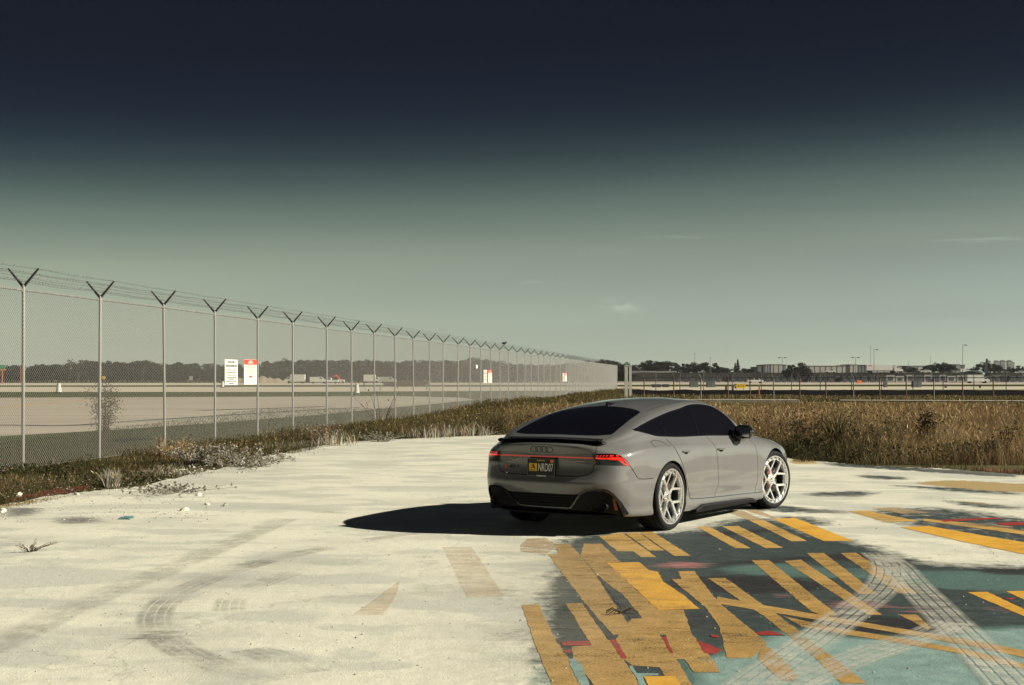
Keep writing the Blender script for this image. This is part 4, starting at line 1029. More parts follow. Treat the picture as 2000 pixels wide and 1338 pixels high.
    links.new(ramp(nt, fine, [(.3, .62), (.7, .85)]), b.inputs['Roughness']); b.inputs['Specular IOR Level'].default_value = .3
    hh = mth(nt, 'ADD', mth(nt, 'MULTIPLY', grit, .6), mth(nt, 'ADD', mth(nt, 'MULTIPLY', fine, 1.0), mth(nt, 'MULTIPLY', cr, -.3)))
    bump(nt, hh, .55, .016, b)
    return m
M_PAD = m_pad(); me.materials.append(M_PAD)
pad = link(bpy.data.objects.new('painted_pad', me)); pad['kind'] = 'structure'

# ---- stripes and other flat paint, each its own thin worn sheet on the pad
def m_paint(name, c1, c2, wear, streakw=.5, soft_=.08, amax=1.0, fade=False):
    m, nodes, links, b = mat_new(name); nt = (nodes, links); p = poscoord(nodes)
    f = noise(nt, p, 5.0, 8, .65); s = noise(nt, p, 1.0, 9, .70, mapscale=(3.2, 6, 1), loc=(5, 1, 0), rot=(0, 0, .5)); gr = noise(nt, p, 60, 4, .7); bg = noise(nt, p, .9, 4)
    c = ramp(nt, mth(nt, 'ADD', mth(nt, 'MULTIPLY', f, .6), mth(nt, 'MULTIPLY', bg, .4)), [(.34, tuple(x*.78 for x in c1)), (.5, c1), (.64, c2)]); c = mixc(nt, ramp(nt, gr, [(.58, 0.), (.75, .55)]), c, tuple(x*.45 for x in c1))
    c = mixc(nt, ramp(nt, s, [(.55, 0.), (.8, .35)]), c, tuple(x*.5 for x in c1))
    links.new(c, b.inputs['Base Color']); b.inputs['Roughness'].default_value = .72; b.inputs['Specular IOR Level'].default_value = .3
    v = mth(nt, 'ADD', mth(nt, 'ADD', mth(nt, 'MULTIPLY', s, streakw), mth(nt, 'MULTIPLY', bg, .35)), mth(nt, 'MULTIPLY', gr, .65-streakw*.3))
    tot = streakw*.5+.175+(.65-streakw*.3)*.5
    al = ramp(nt, mth(nt, 'ADD', v, .5-tot), [(wear-soft_, 0.), (wear+soft_, amax)])
    if fade: al = mth(nt, 'MULTIPLY', al, N(nodes, 'Attribute', attribute_name='fade').outputs['Fac'])
    links.new(al, b.inputs['Alpha'])
    bump(nt, mth(nt, 'ADD', gr, f), .3, .008, b)
    return m
M_YEL = m_paint('worn ochre paint', (.50, .31, .088), (.60, .38, .115), .42)
M_YELDIRTY = m_paint('sandy worn ochre paint', (.42, .26, .080), (.54, .34, .108), .43)
M_YELBRIGHT = m_paint('bright ochre paint', (.60, .325, .040), (.68, .385, .052), .34)
M_YELFADE = m_paint('faded ochre paint', (.45, .32, .17), (.52, .39, .23), .47, .6, .10, .8)
M_PEACH = m_paint('ghost of ochre paint', (.52, .345, .17), (.57, .41, .23), .50, .5, .18, .40)
M_REDP = m_paint('red paint', (.28, .028, .024), (.36, .045, .035), .30)
M_WHITEOVER = m_paint('white overspray', (.66, .65, .61), (.74, .73, .68), .50, .8, .12)
M_DARKP = m_paint('charcoal paint', (.030, .032, .038), (.05, .055, .06), .30)
M_TEALP = m_paint('pale teal paint', (.20, .31, .30), (.27, .37, .35), .30)
zoff = [.0008]
def paint(name, px, mat):
    zoff[0] += .00006
    P = [G(*p, z=zoff[0]) for p in px]; Q = []                    # ragged hand-masked edges
    for a, b in zip(P, P[1:]+P[:1]):
        n = max(1, int((b-a).length/.07))
        for k in range(n):
            q = a+(b-a)*(k/n)
            if k: q = q+Vector((random.uniform(-.005, .005), random.uniform(-.006, .006), 0))
            Q.append(q[:2])
    o = sheet(name, Q, zoff[0], mat, pad); return o
S = [
 ('paint_stripe', M_YEL, [Z3(672, 187), Z3(855, 160), Z3(1115, 348), Z3(997, 348), Z3(935, 303), Z3(818, 303)]),
 ('paint_stripe', M_YEL, [Z3(872, 160), Z3(975, 158), Z3(1180, 298), Z3(1065, 298)]),
 ('paint_stripe', M_YEL, [Z3(985, 156), Z3(1085, 153), Z3(1383, 338), Z3(1255, 338)]),
 ('paint_stripe', M_YEL, [Z3(1432, 115), Z3(1525, 113), Z3(1848, 280), Z3(1730, 280)]),
 ('paint_stripe', M_YEL, [Z4(30, 432), Z4(125, 430), Z4(378, 555), Z4(280, 557)]),
 ('paint_stripe', M_YEL, [Z4(185, 398), Z4(265, 396), Z4(515, 516), Z4(425, 517)]),
 ('paint_stripe', M_YELFADE, [Z4(55, 350), Z4(145, 341), Z4(262, 395), Z4(186, 397)]),
 ('paint_stripe', M_YELFADE, [Z4(160, 340), Z4(222, 335), Z4(345, 384), Z4(318, 389)]),
 ('paint_stripe', M_YELBRIGHT, [Z4(320, 390), Z4(450, 385), Z4(780, 515), Z4(610, 516)]),
 ('paint_stripe', M_YELDIRTY, [Z4(195, 625), Z4(298, 625), Z4(690, 938), Z4(615, 945), Z4(540, 918)]),
 ('paint_stripe', M_YELDIRTY, [Z4(385, 630), Z4(480, 622), Z4(945, 937), Z4(860, 937)]),
 ('paint_stripe', M_YELDIRTY, [Z4(513, 586), Z4(612, 584), Z4(912, 815), Z4(815, 820)]),
 ('paint_stripe', M_YELDIRTY, [Z4(707, 586), Z4(795, 583), Z4(1145, 812), Z4(1040, 815)]),
 ('paint_stripe', M_YELBRIGHT, [Z4(1430, 808), Z4(1545, 806), Z4(1860, 955), Z4(1860, 990)]),
 ('paint_stripe', M_YELBRIGHT, [Z4(1650, 803), Z4(1790, 800), Z4(1900, 855), Z4(1900, 920)]),
 ('paint_stripe', M_YELDIRTY, [Z4(0, 832), Z4(200, 870), Z4(900, 990), Z4(1500, 1090), Z4(1800, 1150), Z4(1800, 1190), Z4(1480, 1120), Z4(860, 1012), Z4(200, 905), Z4(0, 872)]),
 ('paint_stripe', M_YELDIRTY, [Z4(380, 945), Z4(700, 1015), Z4(1060, 1070), Z4(1450, 1140), Z4(1800, 1230), Z4(1800, 1260), Z4(1400, 1160), Z4(1000, 1092), Z4(690, 1042), Z4(480, 1002)]),
 ('paint_stripe', M_YELDIRTY, [Z4(1040, 935), Z4(1140, 935), Z4(1222, 1008), Z4(1205, 1022)]),
 ('paint_stripe', M_YELDIRTY, [Z3(1515, 512), Z3(1650, 508), Z4(430, 998), Z4(600, 1130), Z4(855, 1328), Z4(712, 1328), Z4(540, 1162), Z4(292, 962)]),
 ('paint_stripe', M_YELDIRTY, [Z3(1283, 458), Z3(1408, 456), Z3(1590, 690), Z3(1790, 860), Z3(1979, 1015), Z3(1850, 1128), Z3(1662, 1128), Z3(1600, 880), Z3(1500, 740), Z3(1330, 600), Z3(1235, 520), Z3(1312, 516)]),
 ('paint_stripe', M_YELDIRTY, [Z3(1940, 1020), Z3(2060, 1090), Z4(470, 1300), Z4(430, 1320), Z4(370, 1315), Z3(1900, 1130)]),
 # the wide worn field to the left
 ('paint_stripe', M_YELDIRTY, [Z3(330, 245), Z3(448, 250), Z3(535, 340), Z3(650, 490), Z3(745, 640), Z3(955, 945), Z3(780, 948), Z3(560, 700), Z3(430, 525), Z3(280, 325), Z3(360, 322)]),
 ('paint_stripe', M_YELDIRTY, [Z3(530, 330), Z3(555, 243), Z3(690, 243), Z3(838, 386), Z3(738, 392), Z3(985, 625), Z3(1140, 770), Z3(1320, 1000), Z3(1140, 980), Z3(1005, 820), Z3(860, 640), Z3(655, 490)]),
 ('paint_stripe', M_YELBRIGHT, [Z3(735, 392), Z3(980, 387), Z3(1060, 450), Z3(1130, 462), Z3(1170, 540), Z3(1310, 630), Z3(1452, 748), Z3(1130, 757), Z3(985, 622)]),
 ('paint_stripe', M_YELDIRTY, [Z3(1130, 757), Z3(1330, 757), Z3(1390, 940), Z3(1520, 1100), Z3(1615, 1240), Z3(1412, 1240), Z3(1335, 1137), Z3(1270, 1140), Z3(1400, 1345), Z3(1240, 1345), Z3(1140, 1200), Z3(930, 1185), Z3(860, 1140), Z3(800, 985), Z3(920, 822), Z3(1005, 822)]),
 ('paint_stripe', M_YELDIRTY, [Z3(75, 715), Z3(205, 712), Z3(340, 995), Z3(440, 1130), Z3(600, 1345), Z3(315, 1345), Z3(170, 1000), Z3(100, 790)]),
 ('paint_stripe', M_YELDIRTY, [Z3(415, 707), Z3(548, 705), Z3(660, 870), Z3(755, 990), Z3(860, 1136), Z3(1000, 1345), Z3(640, 1345), Z3(470, 1130), Z3(462, 1040), Z3(615, 1030)]),
 ('paint_stripe', M_YELBRIGHT, [Z3(1015, 1268), Z3(1250, 1266), Z3(1310, 1345), Z3(1060, 1345)]),
 ('paint_patch', M_PEACH, [Z2(755, 252), Z2(920, 250), Z2(1100, 525), Z2(890, 535)]),
 ('paint_patch', M_PEACH, [Z2(245, 635), Z2(335, 575), Z2(520, 435), Z2(500, 520), Z2(425, 632)]),
 ('paint_patch', M_YELFADE, [Z2(1190, 240), Z2(1230, 205), Z2(1330, 200), Z2(1400, 240), Z2(1330, 300), Z2(1190, 275)]),
 # upper right bands
 ('paint_stripe', M_YELFADE, [Z4(880, 332), Z4(1000, 322), Z4(1215, 355), Z4(1060, 360)]),
 ('paint_stripe', M_YEL, [Z4(750, 346), Z4(850, 342), Z4(1160, 404), Z4(960, 406)]),
 ('paint_stripe', M_YEL, [Z4(1180, 388), Z4(1420, 412), Z4(1900, 478), Z4(1900, 500), Z4(1380, 428), Z4(1180, 402)]),
 ('paint_stripe', M_YELBRIGHT, [Z4(1050, 437), Z4(1210, 430), Z4(1560, 492), Z4(1900, 545), Z4(1900, 620), Z4(1430, 525)]),
 ('paint_stripe', M_YELFADE, [Z4(1360, 405), Z4(1690, 432), Z4(1690, 445), Z4(1400, 425)]),
 ('paint_patch', M_YELFADE, [Z4(1400, 288), Z4(1530, 298), Z4(1570, 312), Z4(1450, 302)]),
 # red
 ('paint_patch', M_REDP, [Z4(1270, 396), Z4(1590, 382), Z4(1632, 388), Z4(1300, 406)]),
 ('paint_patch', M_REDP, [Z4(1590, 414), Z4(1800, 404), Z4(1800, 424), Z4(1640, 427)]),
 ('paint_patch', M_REDP, [Z3(1420, 985), Z3(1630, 1066), Z3(1562, 1100), Z3(1490, 1090)]),
 ('paint_patch', M_REDP, [Z3(752, 987), Z3(805, 985), Z3(890, 1128), Z3(855, 1136)]),
 ('paint_patch', M_REDP, [Z3(382, 1000), Z3(596, 995), Z3(615, 1030), Z3(392, 1032)]),
 ('paint_patch', M_REDP, [Z3(1155, 962), Z3(1195, 962), Z3(1248, 1090), Z3(1232, 1090)]),
 ('paint_patch', M_REDP, [Z3(395, 1070), Z3(460, 1060), Z3(462, 1086), Z3(395, 1090)]),
 ('paint_patch', M_REDP, [Z4(220, 1036), Z4(300, 1028), Z4(400, 1055), Z4(240, 1052)]),
 ('paint_patch', M_REDP, [Z4(1640, 845), Z4(1710, 838), Z4(1680, 852)]),
 ('paint_patch', M_REDP, [Z3(1530, 945), Z3(1600, 955), Z3(1600, 972), Z3(1545, 965)]),
 # charcoal and teal slivers left open between the stripes
 ('paint_patch', M_DARKP, [Z3(655, 492), Z3(672, 492), Z3(745, 590), Z3(885, 735), Z3(1005, 820), Z3(920, 824), Z3(840, 740), Z3(740, 600)]),
 ('paint_patch', M_DARKP, [Z3(548, 706), Z3(575, 715), Z3(700, 890), Z3(805, 985), Z3(748, 988), Z3(660, 870)]),
 ('paint_patch', M_TEALP, [Z3(440, 1135), Z3(490, 1130), Z3(545, 1190), Z3(600, 1338), Z3(530, 1338), Z3(450, 1190)]),
 ('paint_patch', M_TEALP, [Z3(905, 1190), Z3(930, 1186), Z3(965, 1245), Z3(1135, 1247), Z3(1130, 1262), Z3(1015, 1266), Z3(1040, 1338), Z3(985, 1338), Z3(955, 1270)]),
 ('paint_patch', M_DARKP, [Z3(1145, 948), Z3(1185, 948), Z3(1197, 964), Z3(1155, 962)]),
]
for nm, mt, px in S: paint(nm, px, mt)
# red soil patch at the far edge and by the fence
M_REDSOIL = m_paint('red stained ground', (.20, .055, .04), (.30, .09, .065), .52, .5, .14)
paint('paint_patch', [(1725, 884), (1790, 880), (1900, 888), (1975, 898), (1960, 903), (1850, 900), (1760, 893)], M_REDSOIL)
paint('paint_patch', [(1900, 912), (1990, 918), (2060, 926), (2040, 930), (1930, 921)], M_REDSOIL)
paint('paint_patch', [(20, 972), (120, 952), (180, 948), (170, 956), (70, 972), (20, 982)], M_REDSOIL)

M_DUST = m_paint('pale dust film', (.47, .46, .40), (.55, .54, .47), .55, .55, .18, .66, True)
M_GRIME = m_paint('dark grime film', (.05, .048, .045), (.075, .07, .062), .62, .45, .15, .40, True)
def film(name, poly, blur, z, mat):
    w = soft([poly], blur); kp = (w > .02) & inp; cl = kp[:-1, :-1] & kp[1:, :-1] & kp[:-1, 1:] & kp[1:, 1:]
    us = np.zeros(GX.shape, bool); us[:-1, :-1] |= cl; us[1:, :-1] |= cl; us[:-1, 1:] |= cl; us[1:, 1:] |= cl
    ix = -np.ones(GX.shape, int); ix[us] = np.arange(us.sum()); i_, j_ = np.where(cl)
    m_ = bpy.data.meshes.new(name); fast_mesh(m_, np.stack([GX[us], GY[us], np.full(us.sum(), z)], 1), np.stack([ix[i_, j_], ix[i_+1, j_], ix[i_+1, j_+1], ix[i_, j_+1]], 1), 4)
    a_ = m_.attributes.new('fade', 'FLOAT', 'POINT'); a_.data.foreach_set('value', w[us].astype(np.float32)); m_.materials.append(mat)
    return link(bpy.data.objects.new(name, m_), pad)
film('dust_film', [Z3(60, 240), Z3(330, 200), Z3(700, 240), Z3(900, 560), Z3(760, 900), Z3(640, 1350), Z3(-60, 1350), Z3(20, 900), Z3(-20, 560)], .45, .0050, M_DUST)
film('grime_film', [(1090, 1050), (1260, 1042), (1480, 1010), (1600, 1045), (1790, 1098), (2050, 1112), (2100, 1345), (1010, 1345), (1040, 1200)], .3, .0053, M_GRIME)
# ---- tyre tracks
def m_track(name, col, amt, ribs=5.0, tread=26.0, brk=(.3, .6)):
    m, nodes, links, b = mat_new(name); nt = (nodes, links)
    uv = N(nodes, 'UVMap', uv_map='UVMap').outputs[0]; s = N(nodes, 'SeparateXYZ'); links.new(uv, s.inputs[0])
    p = poscoord(nodes)
    rib = mth(nt, 'ABSOLUTE', mth(nt, 'SINE', mth(nt, 'MULTIPLY', s.outputs[0], ribs*math.pi)))
    blk = mth(nt, 'SINE', mth(nt, 'ADD', mth(nt, 'MULTIPLY', s.outputs[1], tread*6.28), mth(nt, 'MULTIPLY', s.outputs[0], 9.0)))
    f = noise(nt, p, 6.0, 7, .65); g_ = noise(nt, p, 45, 4, .7); bg = noise(nt, p, 1.4, 3)
    e = ramp(nt, mth(nt, 'ABSOLUTE', mth(nt, 'SUBTRACT', s.outputs[0], .5)), [(.36 if ribs > 1 else .1, 1.), (.5, 0.)])
    a = mth(nt, 'MULTIPLY', ramp(nt, rib, [(.12, .0), (.32, 1.)]), ramp(nt, blk, [(.1, .72), (.5, 1.)]))
    a = mth(nt, 'MULTIPLY', mth(nt, 'MULTIPLY', a, e), mth(nt, 'MULTIPLY', ramp(nt, f, [(.32, .25), (.58, 1.)]), ramp(nt, g_, [(.3, .5), (.6, 1.)])))
    a = mth(nt, 'MULTIPLY', a, mth(nt, 'MULTIPLY', ramp(nt, bg, [(brk[0], .55 if brk[0] == .3 else .12), (brk[1], 1.)]), amt))
    links.new(a, b.inputs['Alpha']); b.inputs['Base Color'].default_value = (*col, 1); b.inputs['Roughness'].default_value = .85; b.inputs['Specular IOR Level'].default_value = .15
    return m
M_TRACKW = m_track('pale tyre track', (.60, .59, .52), .84, 5.0, 26.0, (.3, .66))
M_TRACKG = m_track('grey tyre track', (.17, .166, .15), .46, 4.0, 26.0, (.42, .62))
M_SMEAR = m_track('grey smear', (.29, .29, .265), .55, .5, 0.0, (.2, .6))
g3 = lambda pts: [G(*p)[:2] for p in pts]
ribbon('tyre_track', g3([Z4(915, 588), Z4(965, 640), Z4(975, 720), Z4(910, 815), Z4(780, 915), Z4(600, 1052), Z4(360, 1222), Z4(150, 1370)]), .33, .0062, M_TRACKW, pad, 24)
ribbon('tyre_track', g3([Z4(930, 600), Z4(1010, 650), Z4(1120, 770), Z4(1240, 890), Z4(1370, 1020), Z4(1500, 1150), Z4(1640, 1290), Z4(1740, 1400)]), .33, .0064, M_TRACKW, pad, 24)
ribbon('tyre_track', g3([Z4(1340, 985), Z4(1230, 1040), Z4(1040, 1105), Z4(820, 1180), Z4(600, 1270), Z4(400, 1360)]), .31, .0066, M_TRACKW, pad, 24)
T1 = lambda x, y: (x/2.583, 820+y/2.583)
ribbon('tyre_track', g3([T1(1660, 645), T1(1400, 700), T1(1050, 808), T1(880, 888), T1(795, 965), T1(785, 1040), T1(860, 1125), T1(1060, 1225), T1(1380, 1320)]), .27, .0046, M_TRACKG, pad, 24)
ribbon('tyre_track', g3([T1(1480, 770), T1(1320, 830), T1(1190, 895), T1(1165, 985), T1(1240, 1060)]), .26, .0047, M_TRACKG, pad, 20)
ribbon('tyre_track', g3([T1(1260, 1160), T1(1400, 1200), T1(1560, 1280)]), .30, .0048, M_TRACKG, pad, 20)
ribbon('tyre_smear', g3([T1(-100, 1180), T1(250, 1015), T1(520, 890), T1(760, 795), T1(1000, 695), T1(1290, 570), T1(1450, 500)]), .42, .0045, M_SMEAR, pad, 16)
ribbon('tyre_track', g3([Z2(620, 300), Z2(330, 215), Z2(600, 175)])[1:], .2, .0049, M_TRACKG, pad, 16)
# ------------------------------------------------------------------ chain-link security fence on the left
M_GALV = simple('galvanised steel', (.27, .265, .25), .55, metal=.25, var=.15, scale=40)
M_GALVDARK = simple('shade-toned angle iron', (.075, .075, .08), .6, metal=.2, var=.25, scale=30)  # shade on the fence arms is put into this dark steel colour
M_WIRE = simple('zinc wire', (.37, .365, .345), .55, metal=.2, var=0)
M_BARB = simple('barbed wire', (.13, .12, .11), .6, metal=.3, var=0)
FH, FD0, BAY_D, NBAY = 3.33, 24.5-2*3.015, 3.015, 51
BAY = BAY_D*math.hypot(1, FD)
ang = math.atan2(1, FD)                                     # direction of the run
fence = thing('chain_link_fence', 'tall galvanised chain-link fence with barbed wire on V-shaped arms beside the airfield', 'fence', (fence_x(FD0), FD0, -.04), ang-math.pi/2)
# local frame: +Y along the run, +X towards the pad
post = MB(); post.tube([(0, 0, 0), (0, 0, FH)], .030, 10); post.lathe([(.034, FH), (.034, FH+.02), (.02, FH+.05), (0, FH+.055)], 10)
post_me = None; arm_me = {}
mesh_me = None
POST_PX = [45, 194, 322, 420, 503, 572, 638, 687, 732, 772, 808, 839, 865, 894, 917.5, 939, 959, 977, 993, 1010, 1025, 1038, 1051, 1063, 1074.6, 1086, 1095, 1105]
_pd = [(-8.89-FD*24.5)/((p-1000)/F_PX-FD) for p in POST_PX]; _pd = [_pd[0]-2*BAY_D, _pd[0]-BAY_D]+_pd          # unequal bays, as built
while len(_pd) < NBAY+1: _pd.append(_pd[-1]+(170.5-_pd[-1])/(NBAY+1-len(_pd)))
POST_Y = [(d-FD0)*math.hypot(1, FD) for d in _pd]
for i in range(NBAY+1):
    dy = POST_Y[i]
    if post_me is None:
        po = post.build('post', M_GALV, fence, angle=40); post_me = po.data
    else:
        po = link(bpy.data.objects.new('post', post_me), fence)
    po.location = (0, dy, random.uniform(-.015, .015)); po.rotation_euler = (random.uniform(-.009, .009), random.uniform(-.009, .009), 0)
    for s in (-1, 1):
        if s not in arm_me:
            a = MB(); d = Vector((s*.30, 0, .31)); L = d.length
            a.add([Vector((0, -.02, FH+.03)), Vector((0, .02, FH+.03)), Vector((s*.035, .02, FH+.005)), Vector((s*.035, -.02, FH+.005)),
                   Vector((s*.285, -.016, FH+.345)), Vector((s*.285, .016, FH+.345)), Vector((s*.305, .016, FH+.325)), Vector((s*.305, -.016, FH+.325))],
                  [(0, 1, 2, 3), (7, 6, 5, 4), (0, 4, 5, 1), (1, 5, 6, 2), (2, 6, 7, 3), (3, 7, 4, 0)])
            ao = a.build('arm', M_GALVDARK, po); arm_me[s] = ao.data
        else: ao = link(bpy.data.objects.new('arm', arm_me[s]), po)
    if i == NBAY: break
    if mesh_me is None:                                      # one bay of woven wire: interlocked zigzags
        cw = BAY/80; ch = .0365; nz = int((FH-.09)/ch); V = []; Fc = []
        offs = [(.0024, 0), (-.0012, .0021), (-.0012, -.0021)]
        for k in range(80):
            for j in range(nz+1):
                x = .036 + (.003 if j % 2 else -.003); y = (k+((j+k) % 2))*cw; z = .05+j*ch
                for a_, b_ in offs: V.append((x+a_, y+b_, z))
            b0 = k*(nz+1)*3
            for j in range(nz):
                for q in range(3):
                    r_ = (q+1) % 3; Fc.append((b0+j*3+q, b0+j*3+r_, b0+(j+1)*3+r_, b0+(j+1)*3+q))
        mo = mesh_obj('wire_mesh', V, Fc, M_WIRE, fence); mo['kind'] = 'stuff'; mesh_me = mo.data
    else:
        mo = link(bpy.data.objects.new('wire_mesh', mesh_me), fence); mo['kind'] = 'stuff'
    mo.location = (0, dy, 0); mo.scale = (1, (POST_Y[i+1]-POST_Y[i])/BAY, 1)
RUN = POST_Y[-1]
r_ = MB(); r_.tube([(0, y_, FH-.045+random.uniform(-.008, .008)) for y_ in POST_Y], .017, 8); r_.build('top_rail', simple('dull galvanised rail', (.19, .185, .175), .6, metal=.2, var=.3, scale=8), fence, True)
r_ = MB(); r_.tube([(.03, 0, .06), (.03, RUN, .06)], .004, 5); r_.build('tension_wire', M_GALV, fence, True)
for s in (-1, 1):
    for f in (.32, .65, .98):
        w = MB(); x = s*(.01+.285*f); z = FH+.03+.31*f; P = []
        for i in range(NBAY*2+1):
            P.append((x, POST_Y[i//2] if i % 2 == 0 else (POST_Y[i//2]+POST_Y[i//2+1])/2, z-(random.uniform(.012, .035) if i % 2 else 0)))
        w.tube(P, .0032, 4)
        n = int(RUN*.7/.125)
        for k in range(n):
            y = k*.125+random.random()*.02; zz = z-.006
            for a_ in (0, 1):
                th = random.random()*math.pi; c_, s_ = math.cos(th)*.022, math.sin(th)*.022; yy = y+a_*.012
                w.add([(x-c_, yy-.003, zz-s_), (x-c_, yy+.003, zz-s_), (x+c_, yy+.006, zz+s_), (x+c_, yy-.006, zz+s_+.004)], [(0, 1, 2, 3)])
        w.build('barbed_wire', M_BARB, fence)
# knuckled wire ends above the rail
k_ = MB()
for i in range(int(60/(BAY/40))):
    y = i*BAY/40; k_.add([(.036, y-.003, FH-.05), (.036, y+.003, FH-.05), (.036+random.uniform(-.01, .01), y+random.uniform(-.006, .006), FH+.035)], [(0, 1, 2)])
ko = k_.build('wire_ends', M_WIRE, fence); ko['kind'] = 'stuff'

# warning signs hung on the fence
M_SIGN = simple('sign enamel', (.72, .70, .62), .5, var=.08)
M_SIGNRED = simple('sign red', (.70, .055, .03), .5, var=.08)
M_SIGNINK = simple('sign ink', (.10, .10, .11), .6, var=0)
def fence_local(px, py):
    """depth along the fence plane seen at this pixel"""
    k = (px-1000)/F_PX; d = (-8.89-FD*24.5)/(k-FD)
    return d, CAM_H-(py-HORIZON)/F_PX*d
def fence_sign(x0, y0, x1, y1, red, label, group=None, detail=True):
    x0 -= 3*(1-x0/1200); x1 -= 3*(1-x1/1200)
    d0, zt = fence_local(x0, y0); d1, _ = fence_local(x1, y0); zb = fence_local(x0, y1)[1]
    w = (d1-d0)*math.hypot(1, FD); h = zt-zb; dm = (d0+d1)/2
    # width is seen almost edge-on, so take the real plate size from its height
    o = thing('fence_sign', label, 'sign', (fence_x(dm)+.052, dm, (zt+zb)/2), ang-math.pi/2, group)
    p = MB(); p.box((0, 0, 0), (.004, w, h)); p.build('panel', M_SIGN, o)
    if detail:
        def bars(name, mat, rows):
            b = MB()
            for (cy, cz, ww, hh, n) in rows:
                q = ww/n
                for k in range(n): b.box((.0035, cy-ww/2+q*(k+.5), cz), (.003, q*random.uniform(.62, .86), hh))
            x_ = b.build(name, mat, o); x_['kind'] = 'stuff'
        # the plate is read from the pad side: +Y of the fence frame runs to the reader's right
        if red:
            b = MB(); b.box((.0026, 0, h*.395), (.002, w*.985, h*.20)); b.box((.0026, 0, h*.065), (.002, w*.97, h*.014)); b.box((.0026, 0, -h*.27), (.002, w*.97, h*.012)); b.box((.0026, 0, -h*.385), (.002, w*.97, h*.010))
            for k, (yy, zz) in enumerate(((-.09, -.20), (-.03, -.18), (.03, -.185), (.09, -.18))): b.box((.0032, yy*w, zz*h), (.002, w*.07, h*(.06+.03*(k % 2))))
            b.build('red_field', M_SIGNRED, o)
            bars('white_lettering', M_SIGN, [(0, h*.435, w*.28, h*.035, 3), (0, h*.37, w*.42, h*.04, 5)])
            bars('lettering', M_SIGNINK, [(0, h*(.255-.045*k), w*.72, h*.024, 6+k % 3) for k in range(4)]+[(0, h*(.02-.04*k), w*.66, h*.02, 7) for k in range(3)]+[(0, -h*.33, w*.5, h*.02, 6), (0, -h*.43, w*.75, h*.018, 8)])
        else:
            bars('lettering', M_SIGNINK, [(0, h*.405, w*.55, h*.085, 6), (0, h*.255, w*.88, h*.10, 9)]+[(0, h*(.10-.10*k), w*.82, h*.030, 8+k % 2) for k in range(4)]+[(0, h*(.075-.10*k), w*.78, h*.022, 8) for k in range(4)]+[(0, -h*.275, w*.45, h*.05, 5), (0, -h*.36, w*.85, h*.045, 9), (0, -h*.44, w*.4, h*.05, 4)])
    return o
fence_sign(437, 702, 462, 752, False, 'white warning sign in black lettering on the near fence, left of the red-headed one')
fence_sign(474.5, 702, 499.5, 751, True, 'white warning sign with red heading on the near fence')
fence_sign(943.5, 722.5, 950, 748, False, 'small plain white sign far along the fence beside a red-headed one')
fence_sign(952.5, 723, 959.5, 748, True, 'white sign with red heading halfway along the fence')
fence_sign(1098, 728.5, 1101, 745, False, 'narrow white sign near the far end of the fence')
fence_sign(1102, 728, 1106, 745, True, 'red-topped white sign near the far end of the fence')
fence_sign(928.5, 712.5, 931.5, 719.5, False, 'small cream sign high on the fence in the middle distance', detail=False)
# bird on the wire
d, z = fence_local(975, 672)
bird = MB(); bird.ell((0, 0, 0), (.13, .08, .07), 12, 8); bird.ell((.12, 0, .055), (.05, .045, .045), 10, 6); bird.add([(-.10, -.03, .01), (-.10, .03, .01), (-.26, .02, -.04), (-.26, -.02, -.04)], [(0, 1, 2, 3)]); bird.add([(.165, -.012, .055), (.165, .012, .055), (.205, 0, .045)], [(0, 1, 2)])
tag(bird.build('bird', simple('dark plumage', (.02, .02, .022), .7), None, True), 'dark bird perched on the barbed wire', 'bird').location = (fence_x(d)+.28, d, z+.05)
# ------------------------------------------------------------------ vegetation
def m_leaf(name, trans=.25):
    m, nodes, links, b = mat_new(name); nt = (nodes, links)
    a = N(nodes, 'Attribute', attribute_name='tint')
    b.inputs['Roughness'].default_value = .8; b.inputs['Specular IOR Level'].default_value = .12
    f = noise(nt, poscoord(nodes), 25, 3)
    c = mixc(nt, ramp(nt, f, [(.3, 0.), (.8, .35)]), a.outputs['Color'], (.03, .025, .012))
    links.new(c, b.inputs['Base Color'])
    t = N(nodes, 'BsdfTranslucent'); links.new(c, t.inputs['Color'])
    mx = N(nodes, 'MixShader'); mx.inputs[0].default_value = trans
    links.new(b.outputs[0], mx.inputs[1]); links.new(t.outputs[0], mx.inputs[2]); links.new(mx.outputs[0], nodes['Material Output'].inputs['Surface'])
    return m
M_LEAF = m_leaf('dry grass and leaves'); M_TREELEAF = m_leaf('tree foliage', .12)
PAL = dict(straw=(.345, .25, .125), pale=(.46, .365, .215), red=(.185, .098, .052), brown=(.110, .075, .040), olive=(.085, .078, .030), green=(.048, .056, .019), dark=(.022, .025, .012), white=(.47, .455, .40), grey=(.32, .30, .25))
def cols(names, w, n):
    P = np.array([PAL[k] for k in names]); w = np.array(w, float); i = rng.choice(len(names), n, p=w/w.sum())
    return P[i]*rng.uniform(.72, 1.25, (n, 1))
def in_any(x, y, poly): return in_poly(np.stack([x, y], 1), poly)
